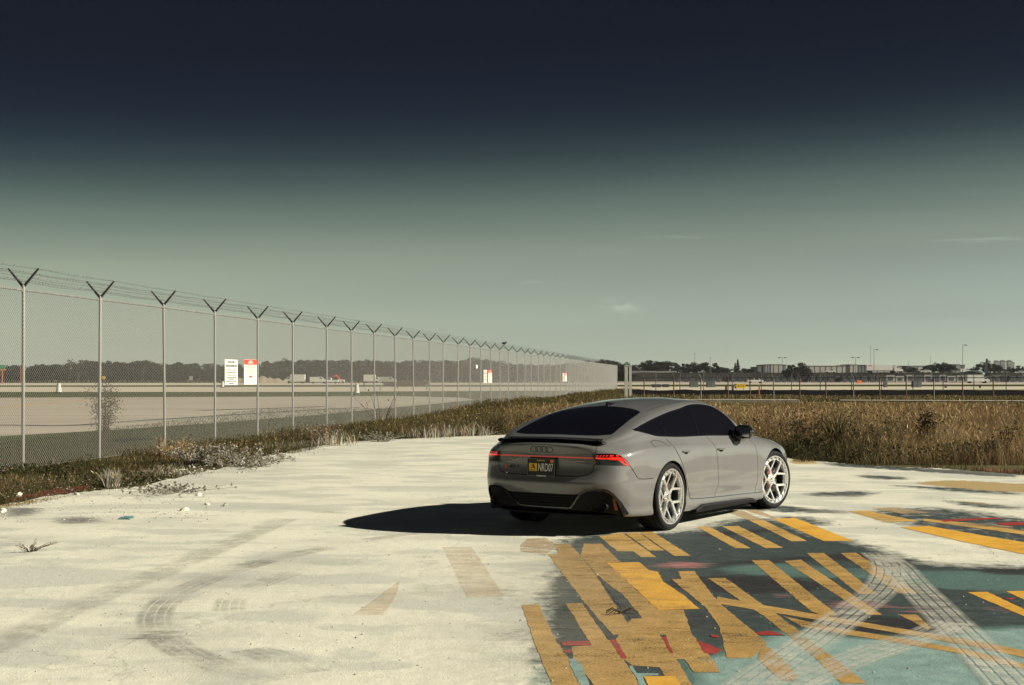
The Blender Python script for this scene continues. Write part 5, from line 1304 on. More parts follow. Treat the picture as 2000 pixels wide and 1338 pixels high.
def blades(x, y, z, h, w, c, lean=.35, head=0.0):
    """tapered bent blades -> (verts, tris, cols)"""
    n = len(x); th = rng.uniform(0, 2*np.pi, n); ln = rng.uniform(.05, 1, n)*lean*h
    ph = rng.uniform(0, 2*np.pi, n); wx, wy = np.cos(ph)*w/2, np.sin(ph)*w/2
    lx, ly = np.cos(th)*ln, np.sin(th)*ln
    V = np.zeros((n, 5, 3))
    V[:, 0] = np.stack([x-wx, y-wy, z], 1); V[:, 1] = np.stack([x+wx, y+wy, z], 1)
    mx, my, mz = x+lx*.35, y+ly*.35, z+h*.58
    V[:, 2] = np.stack([mx+wx*.75, my+wy*.75, mz], 1); V[:, 3] = np.stack([mx-wx*.75, my-wy*.75, mz], 1)
    V[:, 4] = np.stack([x+lx, y+ly, z+h*np.sqrt(np.maximum(.1, 1-(ln/h)**2*.5))], 1)
    b = (np.arange(n)*5)[:, None]
    T = np.concatenate([b+[0, 1, 2], b+[0, 2, 3], b+[3, 2, 4]])
    C = np.repeat(c[:, None, :], 5, 1)
    V_, T_, C_ = V.reshape(-1, 3), T, C.reshape(-1, 3)
    if head > 0:
        k = rng.random(n) < head; m = k.sum(); t = V[k, 4]; hh = h[k]*rng.uniform(.08, .18, m); ww = w[k]*rng.uniform(.7, 1.4, m)
        a = rng.uniform(0, 2*np.pi, m); ux, uy = np.cos(a)*ww, np.sin(a)*ww; ox, oy = lx[k]*.25, ly[k]*.25
        H = np.zeros((m, 4, 3)); H[:, 0] = t+np.stack([-ox*.6, -oy*.6, -hh*.6], 1); H[:, 1] = t+np.stack([ux, uy, -hh*.05], 1); H[:, 2] = t+np.stack([ox*.8, oy*.8, hh*.6], 1); H[:, 3] = t+np.stack([-ux, -uy, -hh*.05], 1)
        hb = (len(V_)+np.arange(m)*4)[:, None]
        T_ = np.concatenate([T_, hb+[0, 1, 2], hb+[0, 2, 3]]); V_ = np.vstack([V_, H.reshape(-1, 3)])
        hc = np.clip(c[k]*rng.uniform(.9, 1.5, (m, 1))+[.03, .015, .0], 0, 1); C_ = np.vstack([C_, np.repeat(hc[:, None], 4, 1).reshape(-1, 3)])
    return V_, T_, C_
def leaves(cx, cy, cz, size, c, flat=.4):
    n = len(cx); u = rng.normal(size=(n, 3)); u /= np.linalg.norm(u, axis=1)[:, None]; r = rng.normal(size=(n, 3)); r[:, 2] *= flat
    v = np.cross(u, r); v /= np.linalg.norm(v, axis=1)[:, None]+1e-9
    P = np.stack([cx, cy, cz], 1); s = size[:, None]
    V = np.stack([P-u*s, P+v*s*.45, P+u*s, P-v*s*.45], 1)
    b = (np.arange(n)*4)[:, None]; T = np.concatenate([b+[0, 1, 2], b+[0, 2, 3]])
    return V.reshape(-1, 3), T, np.repeat(c[:, None], 4, 1).reshape(-1, 3)
def join(ch):
    V, T, C = [], [], []; b = 0
    for v, t, c in ch: V.append(v); T.append(t+b); C.append(c); b += len(v)
    return np.vstack(V), np.vstack(T), np.vstack(C)
def veg_mesh(name, ch, mat=None):
    V, T, C = join(ch); me = bpy.data.meshes.new(name); fast_mesh(me, V, T, 3); attr(me, 'tint', C); me.materials.append(mat or M_LEAF); return me
def sample(n, x0, x1, d0, d1, power, poly=None, notpoly=None):
    """random ground points, denser near the camera"""
    u = rng.random(n); d = (d0**(1-power)+u*(d1**(1-power)-d0**(1-power)))**(1/(1-power)) if power != 1 else d0*(d1/d0)**u
    x = x0(d)+(x1(d)-x0(d))*rng.random(n); k = np.ones(n, bool)
    if poly is not None: k &= in_any(x, d, poly)
    if notpoly is not None: k &= ~in_any(x, d, notpoly)
    return x[k], d[k]
ZG = -.045
def vnoise(x, y, s, seed=0):
    """cheap smooth value noise"""
    r = np.random.default_rng(seed); T = r.random((64, 64)); X, Y = x/s, y/s; i, j = np.floor(X).astype(int), np.floor(Y).astype(int); u, v = X-i, Y-j; u, v = u*u*(3-2*u), v*v*(3-2*v)
    g = lambda a, b: T[a % 64, b % 64]
    return g(i, j)*(1-u)*(1-v)+g(i+1, j)*u*(1-v)+g(i, j+1)*(1-u)*v+g(i+1, j+1)*u*v
fx = lambda d: -8.89+FD*(d-24.5)
# the field behind the pad -----------------------------------------------------
PATH_D = 94.0
ch = []
x, d = sample(400000, lambda d: fx(d)+.2, lambda d: d*.42+2, 26, 92, 1.55, notpoly=pad_poly)
k = (x > fx(d)+.1); x, d = x[k], d[k]
pxl = 1000+F_PX*x/d; hl = np.interp(pxl, [250, 600, 800, 990, 1060], [.30, .38, .62, .85, 1.0]); k = (pxl > 985) | (rng.random(len(x)) < .45); x, d, hl, pxl = x[k], d[k], hl[k], pxl[k]
patch = vnoise(x, d, 5.0, 1); tallz = vnoise(x, d, 9.0, 2)
edge = np.clip((d-np.interp(1000+F_PX*x/d, [p[0] for p in PADEDGE], [CAM_H*F_PX/(p[1]-HORIZON) for p in PADEDGE]))/3.0, .0, 1)   # 0 at the pad edge
h = (.12+.46*edge)*rng.uniform(.45, 1.15, len(x))*(.25+.5*tallz+1.0*vnoise(x, d, 2.3, 31)**1.4+.25*vnoise(x, d, .7, 35))*hl
dry = np.clip(edge*1.1-.15+(patch-.5)*.8, 0, 1)*np.where(pxl < 985, .35, 1)
c1 = cols(['straw', 'pale', 'red', 'brown', 'olive'], [3.4, 2.4, 2.2, 1.3, .8], len(x)); c2 = cols(['green', 'olive', 'dark', 'brown'], [3, 2.5, 1.5, 1.2], len(x))
redz = vnoise(x, d, 3.4, 36) > .56; c1 = np.where((redz & (rng.random(len(x)) < .45))[:, None], cols(['red', 'brown', 'straw'], [3, 1.5, 1], len(x)), c1)
pick = rng.random(len(x)) < dry; far = np.clip((d-45)/40, 0, 1)
c = np.where(pick[:, None], c1, c2)
c3 = cols(['olive', 'straw', 'green'], [3, 1.6, 1], len(x)); c = np.where((rng.random(len(x)) < far*.8)[:, None], c3, c)
ch.append(blades(x, d, np.full(len(x), ZG), h*(1-.82*far), np.maximum(.0045, d*.00019)*rng.uniform(.5, 1.6, len(x)), c, .6, .25))
# leafy undergrowth along the edge of the pad
x, d = sample(110000, lambda d: fx(d)+.3, lambda d: d*.42+2, 26, 44, 2.0, notpoly=pad_poly)
edge = (d-np.interp(1000+F_PX*x/d, [p[0] for p in PADEDGE], [CAM_H*F_PX/(p[1]-HORIZON) for p in PADEDGE]))
k = (edge < 3.4) & (edge > .05) & (vnoise(x, d, 1.6, 5)+rng.random(len(x))*.4 > .55) & (1000+F_PX*x/d > 930); x, d, edge = x[k], d[k], edge[k]
hz = np.clip(.12+edge*.22, 0, .75)*(.5+vnoise(x, d, 1.2, 6))
ch.append(leaves(x, d, ZG+hz*rng.random(len(x))**.7, rng.uniform(.016, .040, len(x)), cols(['green', 'dark', 'olive', 'brown'], [3, 4, 1.0, .6], len(x))))
tag(link(bpy.data.objects.new('field_grass', veg_mesh('field_grass', ch))), 'tall dry brown and olive grass of the field behind the pad', 'grass', kind='stuff')
# weeds creeping out over the edge of the pad
x, d = sample(60000, lambda d: d*.16, lambda d: d*.42+2, 22, 34, 1.2)
edge = (d-np.interp(1000+F_PX*x/d, [p[0] for p in PADEDGE], [CAM_H*F_PX/(p[1]-HORIZON) for p in PADEDGE]))
k = (edge < .25) & (edge > -1.1) & (vnoise(x, d, .9, 33)+.35*vnoise(x, d, .3, 34) > .72-.30*(edge+.5)); x, d = x[k], d[k]
creep = [blades(x, d, np.full(len(x), 0.0), rng.uniform(.03, .16, len(x)), np.full(len(x), .007), cols(['green', 'dark', 'olive', 'brown', 'straw'], [2.4, 2.6, 1.4, 1.2, .6], len(x)), .9)]
tag(link(bpy.data.objects.new('creeping_weeds', veg_mesh('creeping_weeds', creep))), 'low weeds creeping over the far right edge of the pad', 'weeds', kind='stuff')
# low pale-edged verge beyond the path
ch = []
x, d = sample(26000, lambda d: fx(d)+.5, lambda d: d*.42+2, 95.5, 128, 1.2)
ch.append(blades(x, d, np.full(len(x), ZG), rng.uniform(.08, .26, len(x))*(.5+vnoise(x, d, 7, 9)), d*.0004*rng.uniform(.6, 1.4, len(x)), cols(['olive', 'straw', 'green', 'dark', 'brown'], [2.4, 1.6, 1, 1, .6], len(x)), .3, .2))
tag(link(bpy.data.objects.new('verge_grass', veg_mesh('verge_grass', ch))), 'rough grass verge in front of the far fence', 'grass', kind='stuff')
# strip along the long fence ---------------------------------------------------
ch = []
def edge_x(d):                                              # pad edge (left part) as x over depth
    P = [(G(*p)[1], G(*p)[0]) for p in PADEDGE[:16]]; P.sort(); return np.interp(d, [q[0] for q in P], [q[1] for q in P])
x, d = sample(95000, lambda d: fx(d)-.5, lambda d: edge_x(d)+.4, 14.5, 43, 1.6)
pr = vnoise(x, d, 2.2, 12); e = np.clip((edge_x(d)-x)/np.maximum(edge_x(d)-fx(d), .3), -.3, 1.2)    # 0 at the pad, 1 at the fence
k = (vnoise(x, d, 1.1, 13)*.8+rng.random(len(x))*.45 > .52+.25*(e < .18)+.22*(e > .75)); x, d, pr, e = x[k], d[k], pr[k], e[k]
dist = np.clip((d-22)/8, .45, 1.15)
h = (.06+.15*np.clip(e, 0, .8))*rng.uniform(.4, 1.25, len(x))*(.55+.9*pr)*dist+.03
warm = vnoise(x, d, 3.0, 14)
c1 = cols(['straw', 'red', 'brown', 'pale', 'olive'], [.5, .9, 2.0, .3, 2.6], len(x)); c2 = cols(['green', 'dark', 'olive', 'brown'], [3, 2.4, 1.6, 1], len(x))
c = np.where((rng.random(len(x)) < np.clip(warm*1.3-.2, .1, .9))[:, None], c1, c2)
px = 1000+F_PX*x/d
sprayed = (e < .32) & (vnoise(x, d, 1.7, 15) > .42) & (px > 250); cw = cols(['white', 'grey', 'pale', 'brown'], [3, 2, 1.4, .6], len(x)); c = np.where((sprayed & (rng.random(len(x)) < .5))[:, None], cw, c)
ch.append(blades(x, d, np.full(len(x), ZG+.01), h, np.maximum(.005, d*.00034)*rng.uniform(.6, 1.4, len(x)), c, .7, .12))
x, d = sample(52000, lambda d: fx(d)-.2, lambda d: edge_x(d)-.05, 14.5, 40, 1.6)
e = np.clip((edge_x(d)-x)/np.maximum(edge_x(d)-fx(d), .3), 0, 1); k = vnoise(x, d, 1.3, 17)+rng.random(len(x))*.35 > .62; x, d, e = x[k], d[k], e[k]
hz = (.05+.17*e)*(.3+vnoise(x, d, 1.4, 18))
ch.append(leaves(x, d, ZG+hz*rng.random(len(x)), rng.uniform(.012, .032, len(x)), cols(['green', 'dark', 'olive', 'brown', 'red'], [3, 3, 1.6, 1.2, .6], len(x))))
tag(link(bpy.data.objects.new('fence_weeds', veg_mesh('fence_weeds', ch))), 'scrubby brown and green weeds along the foot of the near fence', 'weeds', kind='stuff')
ch = []
x, d = sample(90000, lambda d: fx(d)-.3, lambda d: fx(d)+np.where(d < 60, 5.5, 3.5), 38, 168, 1.35, notpoly=pad_poly)
ch.append(blades(x, d, np.full(len(x), ZG), rng.uniform(.16, .55, len(x))*(.25+.95*vnoise(x, d, 6, 21))*np.clip((d-34)/34, .42, 1), np.maximum(.006, d*.00028)*rng.uniform(.6, 1.4, len(x)), cols(['olive', 'green', 'dark', 'straw', 'brown', 'red'], [2.6, 2.0, 2.6, .6, 1.2, .4], len(x)), .4, .25))
tag(link(bpy.data.objects.new('fence_line_grass', veg_mesh('fence_line_grass', ch))), 'long olive grass running along the fence into the distance', 'grass', kind='stuff')
# mown blades beyond the fence, near part
ch = []
x, d = sample(45000, lambda d: fx(d)-2.5-(d-14)*.16, lambda d: fx(d)-.1, 15, 75, 1.5)
ch.append(blades(x, d, np.full(len(x), -.036), rng.uniform(.03, .09, len(x)), np.maximum(.005, d*.0003)*rng.uniform(.7, 1.4, len(x)), cols(['olive', 'green', 'dark'], [2, 3, 1.5], len(x)), .6))
tag(link(bpy.data.objects.new('airfield_grass', veg_mesh('airfield_grass', ch))), 'short green grass between the fence and the taxiway', 'grass', kind='stuff')

# single plants -----------------------------------------------------------------
def plant(name, label, px, py, hh, sp, n_st, n_lf, names, w, group=None, leaf=.03, stiff=.2, cat='plant', zb=ZG, stemc='brown'):
    p = G(px, py, zb); o = thing(name, label, cat, tuple(p), 0, group)
    st = MB(); tips = []
    for k in range(n_st):
        a = random.uniform(0, 6.28); r = random.random()**.6*sp; H = hh*random.uniform(.55, 1.0); bx_, by_ = math.cos(a)*r*.25, math.sin(a)*r*.25
        P = [(bx_+math.cos(a)*r*t**(1.6)+random.uniform(-.02, .02)*hh*t, by_+math.sin(a)*r*t**1.6+random.uniform(-.02, .02)*hh*t, H*t*(1-stiff*t*.25)) for t in (0, .25, .5, .75, 1)]
        st.tube(P, .004+.006*hh, 4, r2=.002); tips += P[1:]
    V = np.array(st.v); me = bpy.data.meshes.new('stems'); me.from_pydata(st.v, [], st.f); attr(me, 'tint', np.tile(np.array(PAL[stemc]), (len(V), 1))); me.materials.append(M_LEAF)
    link(bpy.data.objects.new('stems', me), o)
    if n_lf:
        tp_ = np.array(tips); wt = .15+tp_[:, 2]/hh; t = tp_[rng.choice(len(tips), n_lf, p=wt/wt.sum())]+rng.normal(size=(n_lf, 3))*np.array([.08, .08, .07])*hh
        t[:, 2] = np.abs(t[:, 2])
        lm = veg_mesh('foliage', [leaves(t[:, 0], t[:, 1], t[:, 2], rng.uniform(.5, 1.3, n_lf)*leaf, cols(names, w, n_lf))]); link(bpy.data.objects.new('foliage', lm), o)
    return o
def tuft(name, label, px, py, hh, sp, n, names, w, width=.012, lean=.9, cat='grass tuft', group=None, zb=ZG+.01):
    p = G(px, py, zb); r = rng.random(n)**.5*sp; a = rng.uniform(0, 6.28, n)
    me = veg_mesh('tuft', [blades(np.cos(a)*r, np.sin(a)*r, np.zeros(n), hh*rng.uniform(.45, 1, n), width*rng.uniform(.6, 1.4, n), cols(names, w, n), lean, .05)])
    o = link(bpy.data.objects.new(name, me)); o.location = p; return tag(o, label, cat, group)
plant('tall_weed', 'tall dark shrivelled weed standing out of the field grass at the right', 1808, 893, 1.02, .10, 9, 900, ['dark', 'brown', 'dark'], [3, 1.4, 1], leaf=.035, stemc='dark')
plant('tall_weed', 'dark upright weed with a few side shoots left of the tallest one', 1733, 889, .92, .16, 7, 240, ['dark', 'green', 'olive'], [2, 2, 1], leaf=.03, stemc='dark')
plant('bushy_weed', 'bushy dark green weed at the pad edge in the middle of the right field', 1697, 893, .72, .28, 16, 900, ['green', 'dark', 'olive'], [3, 3, 1], leaf=.03)
plant('bushy_weed', 'low spreading green weed in front of the red soil', 1760, 899, .22, .45, 20, 700, ['green', 'olive', 'dark'], [3, 1.4, 1.4], leaf=.022)
plant('bushy_weed', 'dark leafy clump behind the front wheel of the car', 1576, 892, .50, .30, 16, 900, ['dark', 'green', 'brown'], [3, 2, 1], leaf=.03)
plant('tall_weed', 'reddish-brown seeding weed above the field right of the car', 1594, 872, .98, .12, 5, 160, ['red', 'brown', 'dark'], [3, 2, 1], leaf=.035, stemc='red')
plant('tall_weed', 'thin dark weed stalks at the right end of the field', 1965, 900, .85, .2, 9, 300, ['dark', 'brown', 'olive'], [3, 1.4, 1], leaf=.03, stemc='dark')
plant('bushy_weed', 'dark green weed thicket halfway between the reeds and the tallest weed', 1722, 896, .55, .4, 24, 1200, ['dark', 'green', 'olive'], [3, 3, 1], leaf=.028)
plant('bushy_weed', 'dark leafy mound at the foot of the reeds', 1640, 898, .42, .45, 26, 1500, ['dark', 'green'], [3, 2.4], leaf=.026)
plant('tall_weed', 'dark branching weed behind the car bonnet', 1556, 880, .95, .25, 10, 420, ['dark', 'brown', 'green'], [3, 1.4, 1], leaf=.03, stemc='dark')
plant('tall_weed', 'upright dark weed between the bushy clump and the red soil', 1770, 886, .80, .18, 9, 420, ['dark', 'green', 'brown'], [3, 2, 1], leaf=.03, stemc='dark')
plant('bushy_weed', 'dark green mound right of the red soil', 1868, 900, .40, .4, 22, 1300, ['dark', 'green'], [3, 2.4], leaf=.026)
plant('bushy_weed', 'dark weed mound near the right edge of the photo', 1925, 905, .45, .4, 18, 900, ['dark', 'green', 'brown'], [2.5, 2.5, 1], leaf=.028)
tuft('leaning_reed', 'dark green reed blades leaning over beside the pad edge', 1632, 893, 1.15, .14, 110, ['green', 'dark', 'olive'], [2, 3, 1], .022, .75, 'reed')
tuft('leaning_reed', 'arching dark reed blades rising from the middle of the right field', 1668, 893, .95, .2, 90, ['dark', 'green', 'olive'], [3, 2, 1], .018, .95, 'reed')
plant('climbing_shrub', 'small-leaved shrub growing up through the fence mesh', 216, 872, 1.6, .26, 14, 2600, ['olive', 'brown', 'green'], [3, 1, 1.5], leaf=.022, cat='shrub')
bpy.data.objects['climbing_shrub'].location.x -= .15
plant('bare_shrub', 'leafless twiggy shrub poking through the fence', 745, 838, 1.5, .9, 7, 60, ['red', 'brown'], [2, 1], leaf=.04, cat='shrub', stemc='brown')
tuft('sprayed_tuft', 'white-dusted grass tuft standing alone on the near left pad edge', 217, 951, .33, .13, 240, ['white', 'pale', 'grey'], [3, 2, 1.4], .010, 1.0)
plant('sprayed_bush', 'large white-dusted tangled bush at the pad edge in front of the fence', 400, 908, .42, .95, 40, 5200, ['white', 'grey', 'pale', 'dark', 'brown'], [2, 3, 1.2, 2.6, 1.2], leaf=.020, cat='bush', stemc='grey')
plant('sprayed_bush', 'white-dusted spreading bush right of the big tangled one', 480, 916, .30, .95, 36, 4200, ['white', 'grey', 'pale', 'dark'], [2, 3, 1.2, 2], leaf=.018, cat='bush', stemc='grey')
plant('sprayed_bush', 'low flat white-dusted weed mat lying out on the concrete', 350, 962, .11, .8, 36, 3000, ['white', 'grey', 'brown', 'dark'], [3, 2.4, 1, .8], leaf=.014, cat='bush', stemc='grey', zb=.0)
plant('sprayed_bush', 'reddish twiggy bush dusted white below a fence post', 622, 868, .55, .55, 34, 800, ['red', 'brown', 'white', 'grey'], [2, 2, 1.4, 1.4], leaf=.022, cat='bush', stemc='brown')
plant('sprayed_bush', 'low white-dusted bush on the concrete in the middle distance', 745, 866, .30, .6, 30, 700, ['white', 'grey', 'dark'], [2, 2, 1.6], leaf=.022, cat='bush', stemc='grey')
tuft('sprayed_tuft', 'long pale arching grass tuft beside the reddish bush', 655, 872, .5, .6, 130, ['white', 'pale', 'grey'], [3, 2, 1], .012, 1.0)
tuft('sprayed_tuft', 'pale grass tufts at the far pad edge left of the car', 905, 853, .5, .9, 170, ['pale', 'grey', 'white', 'brown'], [2, 2, 2, 1], .016, .9)
tuft('sprayed_tuft', 'pale spiky grass clump at the far pad edge between bush and car', 835, 857, .42, .8, 140, ['pale', 'grey', 'white'], [2, 2, 2], .015, .9)
plant('sprayed_bush', 'small dry twiggy weed on the concrete at the left edge', 60, 1077, .10, .20, 16, 160, ['grey', 'brown', 'white'], [2, 1, 1], leaf=.010, cat='bush', stemc='brown', zb=.0)
tuft('dry_tuft', 'orange-brown dry grass tuft at the third fence post', 336, 900, .55, .35, 300, ['straw', 'red', 'pale'], [3, 1.4, 1], .010, .5)
plant('bushy_weed', 'dark green low bush between the first two fence posts', 100, 930, .22, .65, 30, 1800, ['green', 'dark', 'olive'], [3, 2.6, 1], leaf=.020)

# loose rubble and litter -------------------------------------------------------
M_RUBBLE = simple('chalky rubble', (.52, .50, .42), .9, var=.25, scale=9, bumps=.6)
def rock_mesh(r, seed, squash=.6):
    rr = random.Random(seed); bm = bmesh.new(); bmesh.ops.create_icosphere(bm, subdivisions=2, radius=1)
    ph = [rr.uniform(0, 6) for _ in range(6)]
    for v in bm.verts:
        k = 1+.22*math.sin(v.co.x*3+ph[0])*math.cos(v.co.y*2.6+ph[1])+.18*math.sin(v.co.z*4+ph[2]+v.co.x*2)+rr.uniform(-.07, .07)
        v.co = Vector((v.co.x*k*r, v.co.y*k*r*.7, v.co.z*k*r*squash))
    me = bpy.data.meshes.new('rubble'); bm.to_mesh(me); bm.free(); me.materials.append(M_RUBBLE); return me
for k, (px, py, r, lab) in enumerate(((388, 966, .045, 'white rubble lump lying by itself below the low weed mat'), (5, 999, .06, 'white rubble lump at the very left edge of the photo'), (150, 965, .045, 'hollow white rubble piece near the red-stained pad corner'),
        (360, 996, .055, 'largest white rubble lump in the row on the left concrete'), (440, 987, .045, 'small white rubble lump right of the largest one'), (405, 985, .035, 'white rubble crumb between the two larger lumps'), (38, 966, .055, 'dark-stained rubble stone at the weedy pad corner'))):
    o = link(bpy.data.objects.new('rubble_lump', rock_mesh(r, k))); o.location = G(px, py, .01); o.rotation_euler = (0, 0, k*1.3); tag(o, lab, 'rubble'); o.rotation_euler[0] = .3*k
gr = MB()
def pebble(x, y, z, r):
    a = random.uniform(0, 6.28); V = [(x+math.cos(a+i*1.57)*r*random.uniform(.6, 1.2), y+math.sin(a+i*1.57)*r*random.uniform(.6, 1.2), z) for i in range(4)]+[(x+random.uniform(-.3, .3)*r, y, z+r*random.uniform(.4, .9))]
    gr.add(V, [(0, 1, 4), (1, 2, 4), (2, 3, 4), (3, 0, 4)])
for _ in range(900):
    px, py = random.uniform(300, 640), random.uniform(862, 925); p = G(px, py); ed = edge_x(np.array([p.y]))[0]
    if abs(p.x-ed-.1) < .8: pebble(p.x, p.y, -.01, random.uniform(.015, .05))
for _ in range(420):
    px, py = random.uniform(-20, 2000), random.uniform(930, 1330); p = G(px, py)
    pebble(p.x, p.y, .001, random.uniform(.004, .012))
for _ in range(500):
    px, py = random.uniform(-20, 420), random.uniform(930, 1020); p = G(px, py); pebble(p.x, p.y, .001, random.uniform(.006, .022))
go = gr.build('gravel', simple('grey stone crumbs', (.33, .31, .28), .9, var=.5, scale=3)); tag(go, 'scattered small stones and crumbs on the concrete', 'gravel', kind='stuff')
tw = MB(); p = G(1213, 1197, .012)
for k in range(9):
    a = random.uniform(0, 6.28); tw.tube([(0, 0, 0), (math.cos(a)*.07, math.sin(a)*.05, .02+.02*random.random()), (math.cos(a)*.12, math.sin(a)*.07, .005)], .004, 4)
o = tw.build('dry_twig', simple('dry twig', (.05, .035, .025), .9)); o.location = p; tag(o, 'dark twisted dry twig lying on the ochre stripes', 'twig')
tl = MB(); p = G(228, 1014, .004); tl.add([(0, 0, .0), (.20, -.02, .012), (.17, .09, .03), (.02, .07, .014), (.09, .03, .035)], [(0, 1, 4), (1, 2, 4), (2, 3, 4), (3, 0, 4)])
o = tl.build('plastic_scrap', simple('teal plastic', (.10, .22, .24), .6)); o.location = p; tag(o, 'crumpled teal plastic scrap on the left concrete', 'litter')
# ------------------------------------------------------------------ everything beyond the field
M_RUST = simple('rusty post', (.10, .055, .032), .8, var=.35, scale=8)
M_GREYPOST = simple('grey post', (.15, .155, .155), .6, metal=.3, var=.2, scale=8)
M_BLACKFAB = simple('black silt fabric', (.012, .011, .016), .9, var=.3, scale=1.5)
M_KERB = simple('pale concrete kerb', (.36, .33, .27), .85, var=.2, scale=2)
def place(o, px, py, d): o.location = AT(px, py, d); return o
kp = [(AT(1290, 782, 97).x, 97), (AT(1560, 784, 96).x, 96)]
def kerb(label, x0, d0, x1, d1):
    k = MB(); L = math.hypot(x1-x0, d1-d0); k.box((0, 0, .03), (L, 2.4, .20)); o = k.build('kerb', M_KERB); o.location = ((x0+x1)/2, (d0+d1)/2, 0); o.rotation_euler = (0, 0, math.atan2(d1-d0, x1-x0)); return tag(o, label, 'kerb')
kerb('thin pale concrete kerb across the field behind the car', AT(1325, 0, 97).x, 97, AT(1558, 0, 96).x, 96)
kerb('thin pale concrete kerb across the field at the right', AT(1640, 0, 94).x, 94, 44, 89)
# gate posts at the corner of the long fence
for px, w, lab in ((1223, .27, 'thick whitish gate post at the far corner, left one of the pair'), (1231, .22, 'thick whitish gate post at the far corner, right one of the pair')):
    g_ = MB(); g_.box((0, 0, 1.35), (w, .25, 2.8)); g_.box((0, 0, 2.79), (w+.06, .31, .08)); o = g_.build('gate_post', simple('white painted steel', (.50, .49, .44), .6, var=.15)); o.location = (AT(px, 0, 118).x, 118, -.04); tag(o, lab, 'gate post')
# two fences across the back of the field
def row_fence(name, label, spec, h, armdir, mat, wires, rail):
    """spec: list of (px, depth)"""
    P = [(AT(px, 0, d).x, d) for px, d in spec]; o = thing(name, label, 'fence', (P[0][0], P[0][1], -.04))
    for i, (x, d) in enumerate(P):
        p = MB(); r = .045; hh = h*random.uniform(.97, 1.03)
        p.tube([(0, 0, 0), (0, 0, hh)], r, 8); p.tube([(0, 0, hh), (armdir*.22, 0, hh+.30)], r*.8, 6)
        q = p.build('post', mat[i % len(mat)], o); q.location = (x-P[0][0], d-P[0][1], 0)
    for z, dx, r in wires:
        w = MB(); w.tube([(x-P[0][0]+dx, d-P[0][1], z) for x, d in P], r, 4); w.build('wire' if r < .02 else 'rail', rail, o)
    return o
rusty = [1258, 1316, 1369, 1422, 1465, 1511, 1562, 1613, 1667, 1718, 1770, 1824, 1880, 1940, 2002]
row_fence('post_and_wire_fence', 'low rusty-post wire fence with angled tops crossing behind the field', [(p, 108-(p-1258)*.022) for p in rusty], 1.75, -1, [M_RUST, M_RUST, M_GREYPOST], [(1.72, 0, .028), (1.85, -.08, .008), (1.95, -.15, .008), (2.03, -.21, .008), (1.2, 0, .008), (.7, 0, .008)], M_GALVDARK)
grey = [1281, 1328, 1374, 1431, 1487, 1546, 1602, 1663, 1722, 1783, 1842, 1902, 1965, 2030]
row_fence('airfield_fence', 'grey-post wire fence behind the rusty one along the runway', [(p, 152-(p-1281)*.012) for p in grey], 2.1, 1, [M_GREYPOST], [(2.08, 0, .022), (2.2, .1, .009), (2.3, .18, .009)], M_GALVDARK)
b = MB(); P = [(AT(1236, 0, 127).x, 127), (60, 122)]
n = 40
for i in range(n+1):
    f = i/n; x = P[0][0]+(P[1][0]-P[0][0])*f; d = P[0][1]+(P[1][1]-P[0][1])*f; z = .55+.05*math.sin(i*2.1)+.02*math.sin(i*5.3)
    b.v += [(x, d, -.04), (x, d+.02*math.sin(i), z), (x, d+.08, z), (x, d+.08, -.04)]
b.f += [(i*4+k, (i+1)*4+k, (i+1)*4+k+1, i*4+k+1) for i in range(n) for k in range(3)]; b.m += [0]*(n*3)
tag(b.build('silt_screen', M_BLACKFAB), 'low black fabric screen stretched along the foot of the far fence', 'screen')
# orange stake, yellow airfield board, boxes standing on the verge
o = MB(); o.box((0, 0, .55), (.10, .06, 1.1)); tag(place(o.build('marker_stake', simple('orange stake', (.45, .15, .05), .7)), 1483, 775, 108), 'short orange marker stake in the verge', 'stake').location.z = -.04
def airfield_board(px, py, d, w, h, label):
    p = AT(px, py, d); t = thing('airfield_sign', label, 'airfield sign', (p.x, p.y, -.04))
    zc = .25+h/2
    q = MB(); q.box((0, 0, zc), (w, .18, h)); q.build('board', simple('yellow board', (.70, .45, .03), .5), t)
    q = MB(); q.box((-w*.42, -.095, zc), (w*.16, .012, h*.98)); q.build('black_panel', simple('black board', (.015, .015, .015), .5), t)
    me_ = text_mesh('E', h*.75, .004, .8); me_.materials.append(simple('yellow letter', (.70, .45, .03), .5)); e = link(bpy.data.objects.new('lettering', me_), t); e.location = (-w*.42, -.112, zc); e.rotation_euler = (R(90), 0, 0)
    me_ = text_mesh('A 3 V', h*.75, .004, .9); me_.materials.append(simple('black letter', (.015, .015, .015), .5)); e = link(bpy.data.objects.new('lettering', me_), t); e.location = (w*.10, -.10, zc); e.rotation_euler = (R(90), 0, 0)
    for s in (-1, 1): q = MB(); q.box((s*w*.35, 0, .12), (.08, .08, .25)); q.build('leg', M_GREYPOST, t)
airfield_board(1445, 757, 195, 1.55, .62, 'yellow airfield guidance sign with black characters beyond the far fence')
M_CAB = simple('blue grey cabinet', (.105, .125, .135), .6, var=.2, scale=1.2); M_CABD = simple('dark cabinet', (.03, .033, .042), .6, var=.2)
def cabinet(px, py0, py1, w_px, d, mat, label, lid=True):
    p = AT(px, py1, d); w = w_px*d/F_PX; h = (py1-py0)*d/F_PX; t = thing('equipment_cabinet', label, 'cabinet', (p.x, p.y, -.03))
    q = MB(); q.box((0, 0, h*.48), (w, w*.7, h*.96)); q.build('case', mat, t)
    q = MB(); q.box((0, 0, h*.97), (w*1.05, w*.76, h*.06)); q.build('lid', mat, t)
    for s in (-1, 1): q = MB(); q.box((s*w*.24, -w*.36, h*.48), (w*.42, .03, h*.8)); q.build('door', mat, t)
cabinet(1282, 750, 756, 17, 252, M_CABD, 'dark low equipment cabinet left of the car roof line on the runway edge')
cabinet(1300, 750, 756, 12, 254, M_CABD, 'second dark low cabinet right of the first on the runway edge')
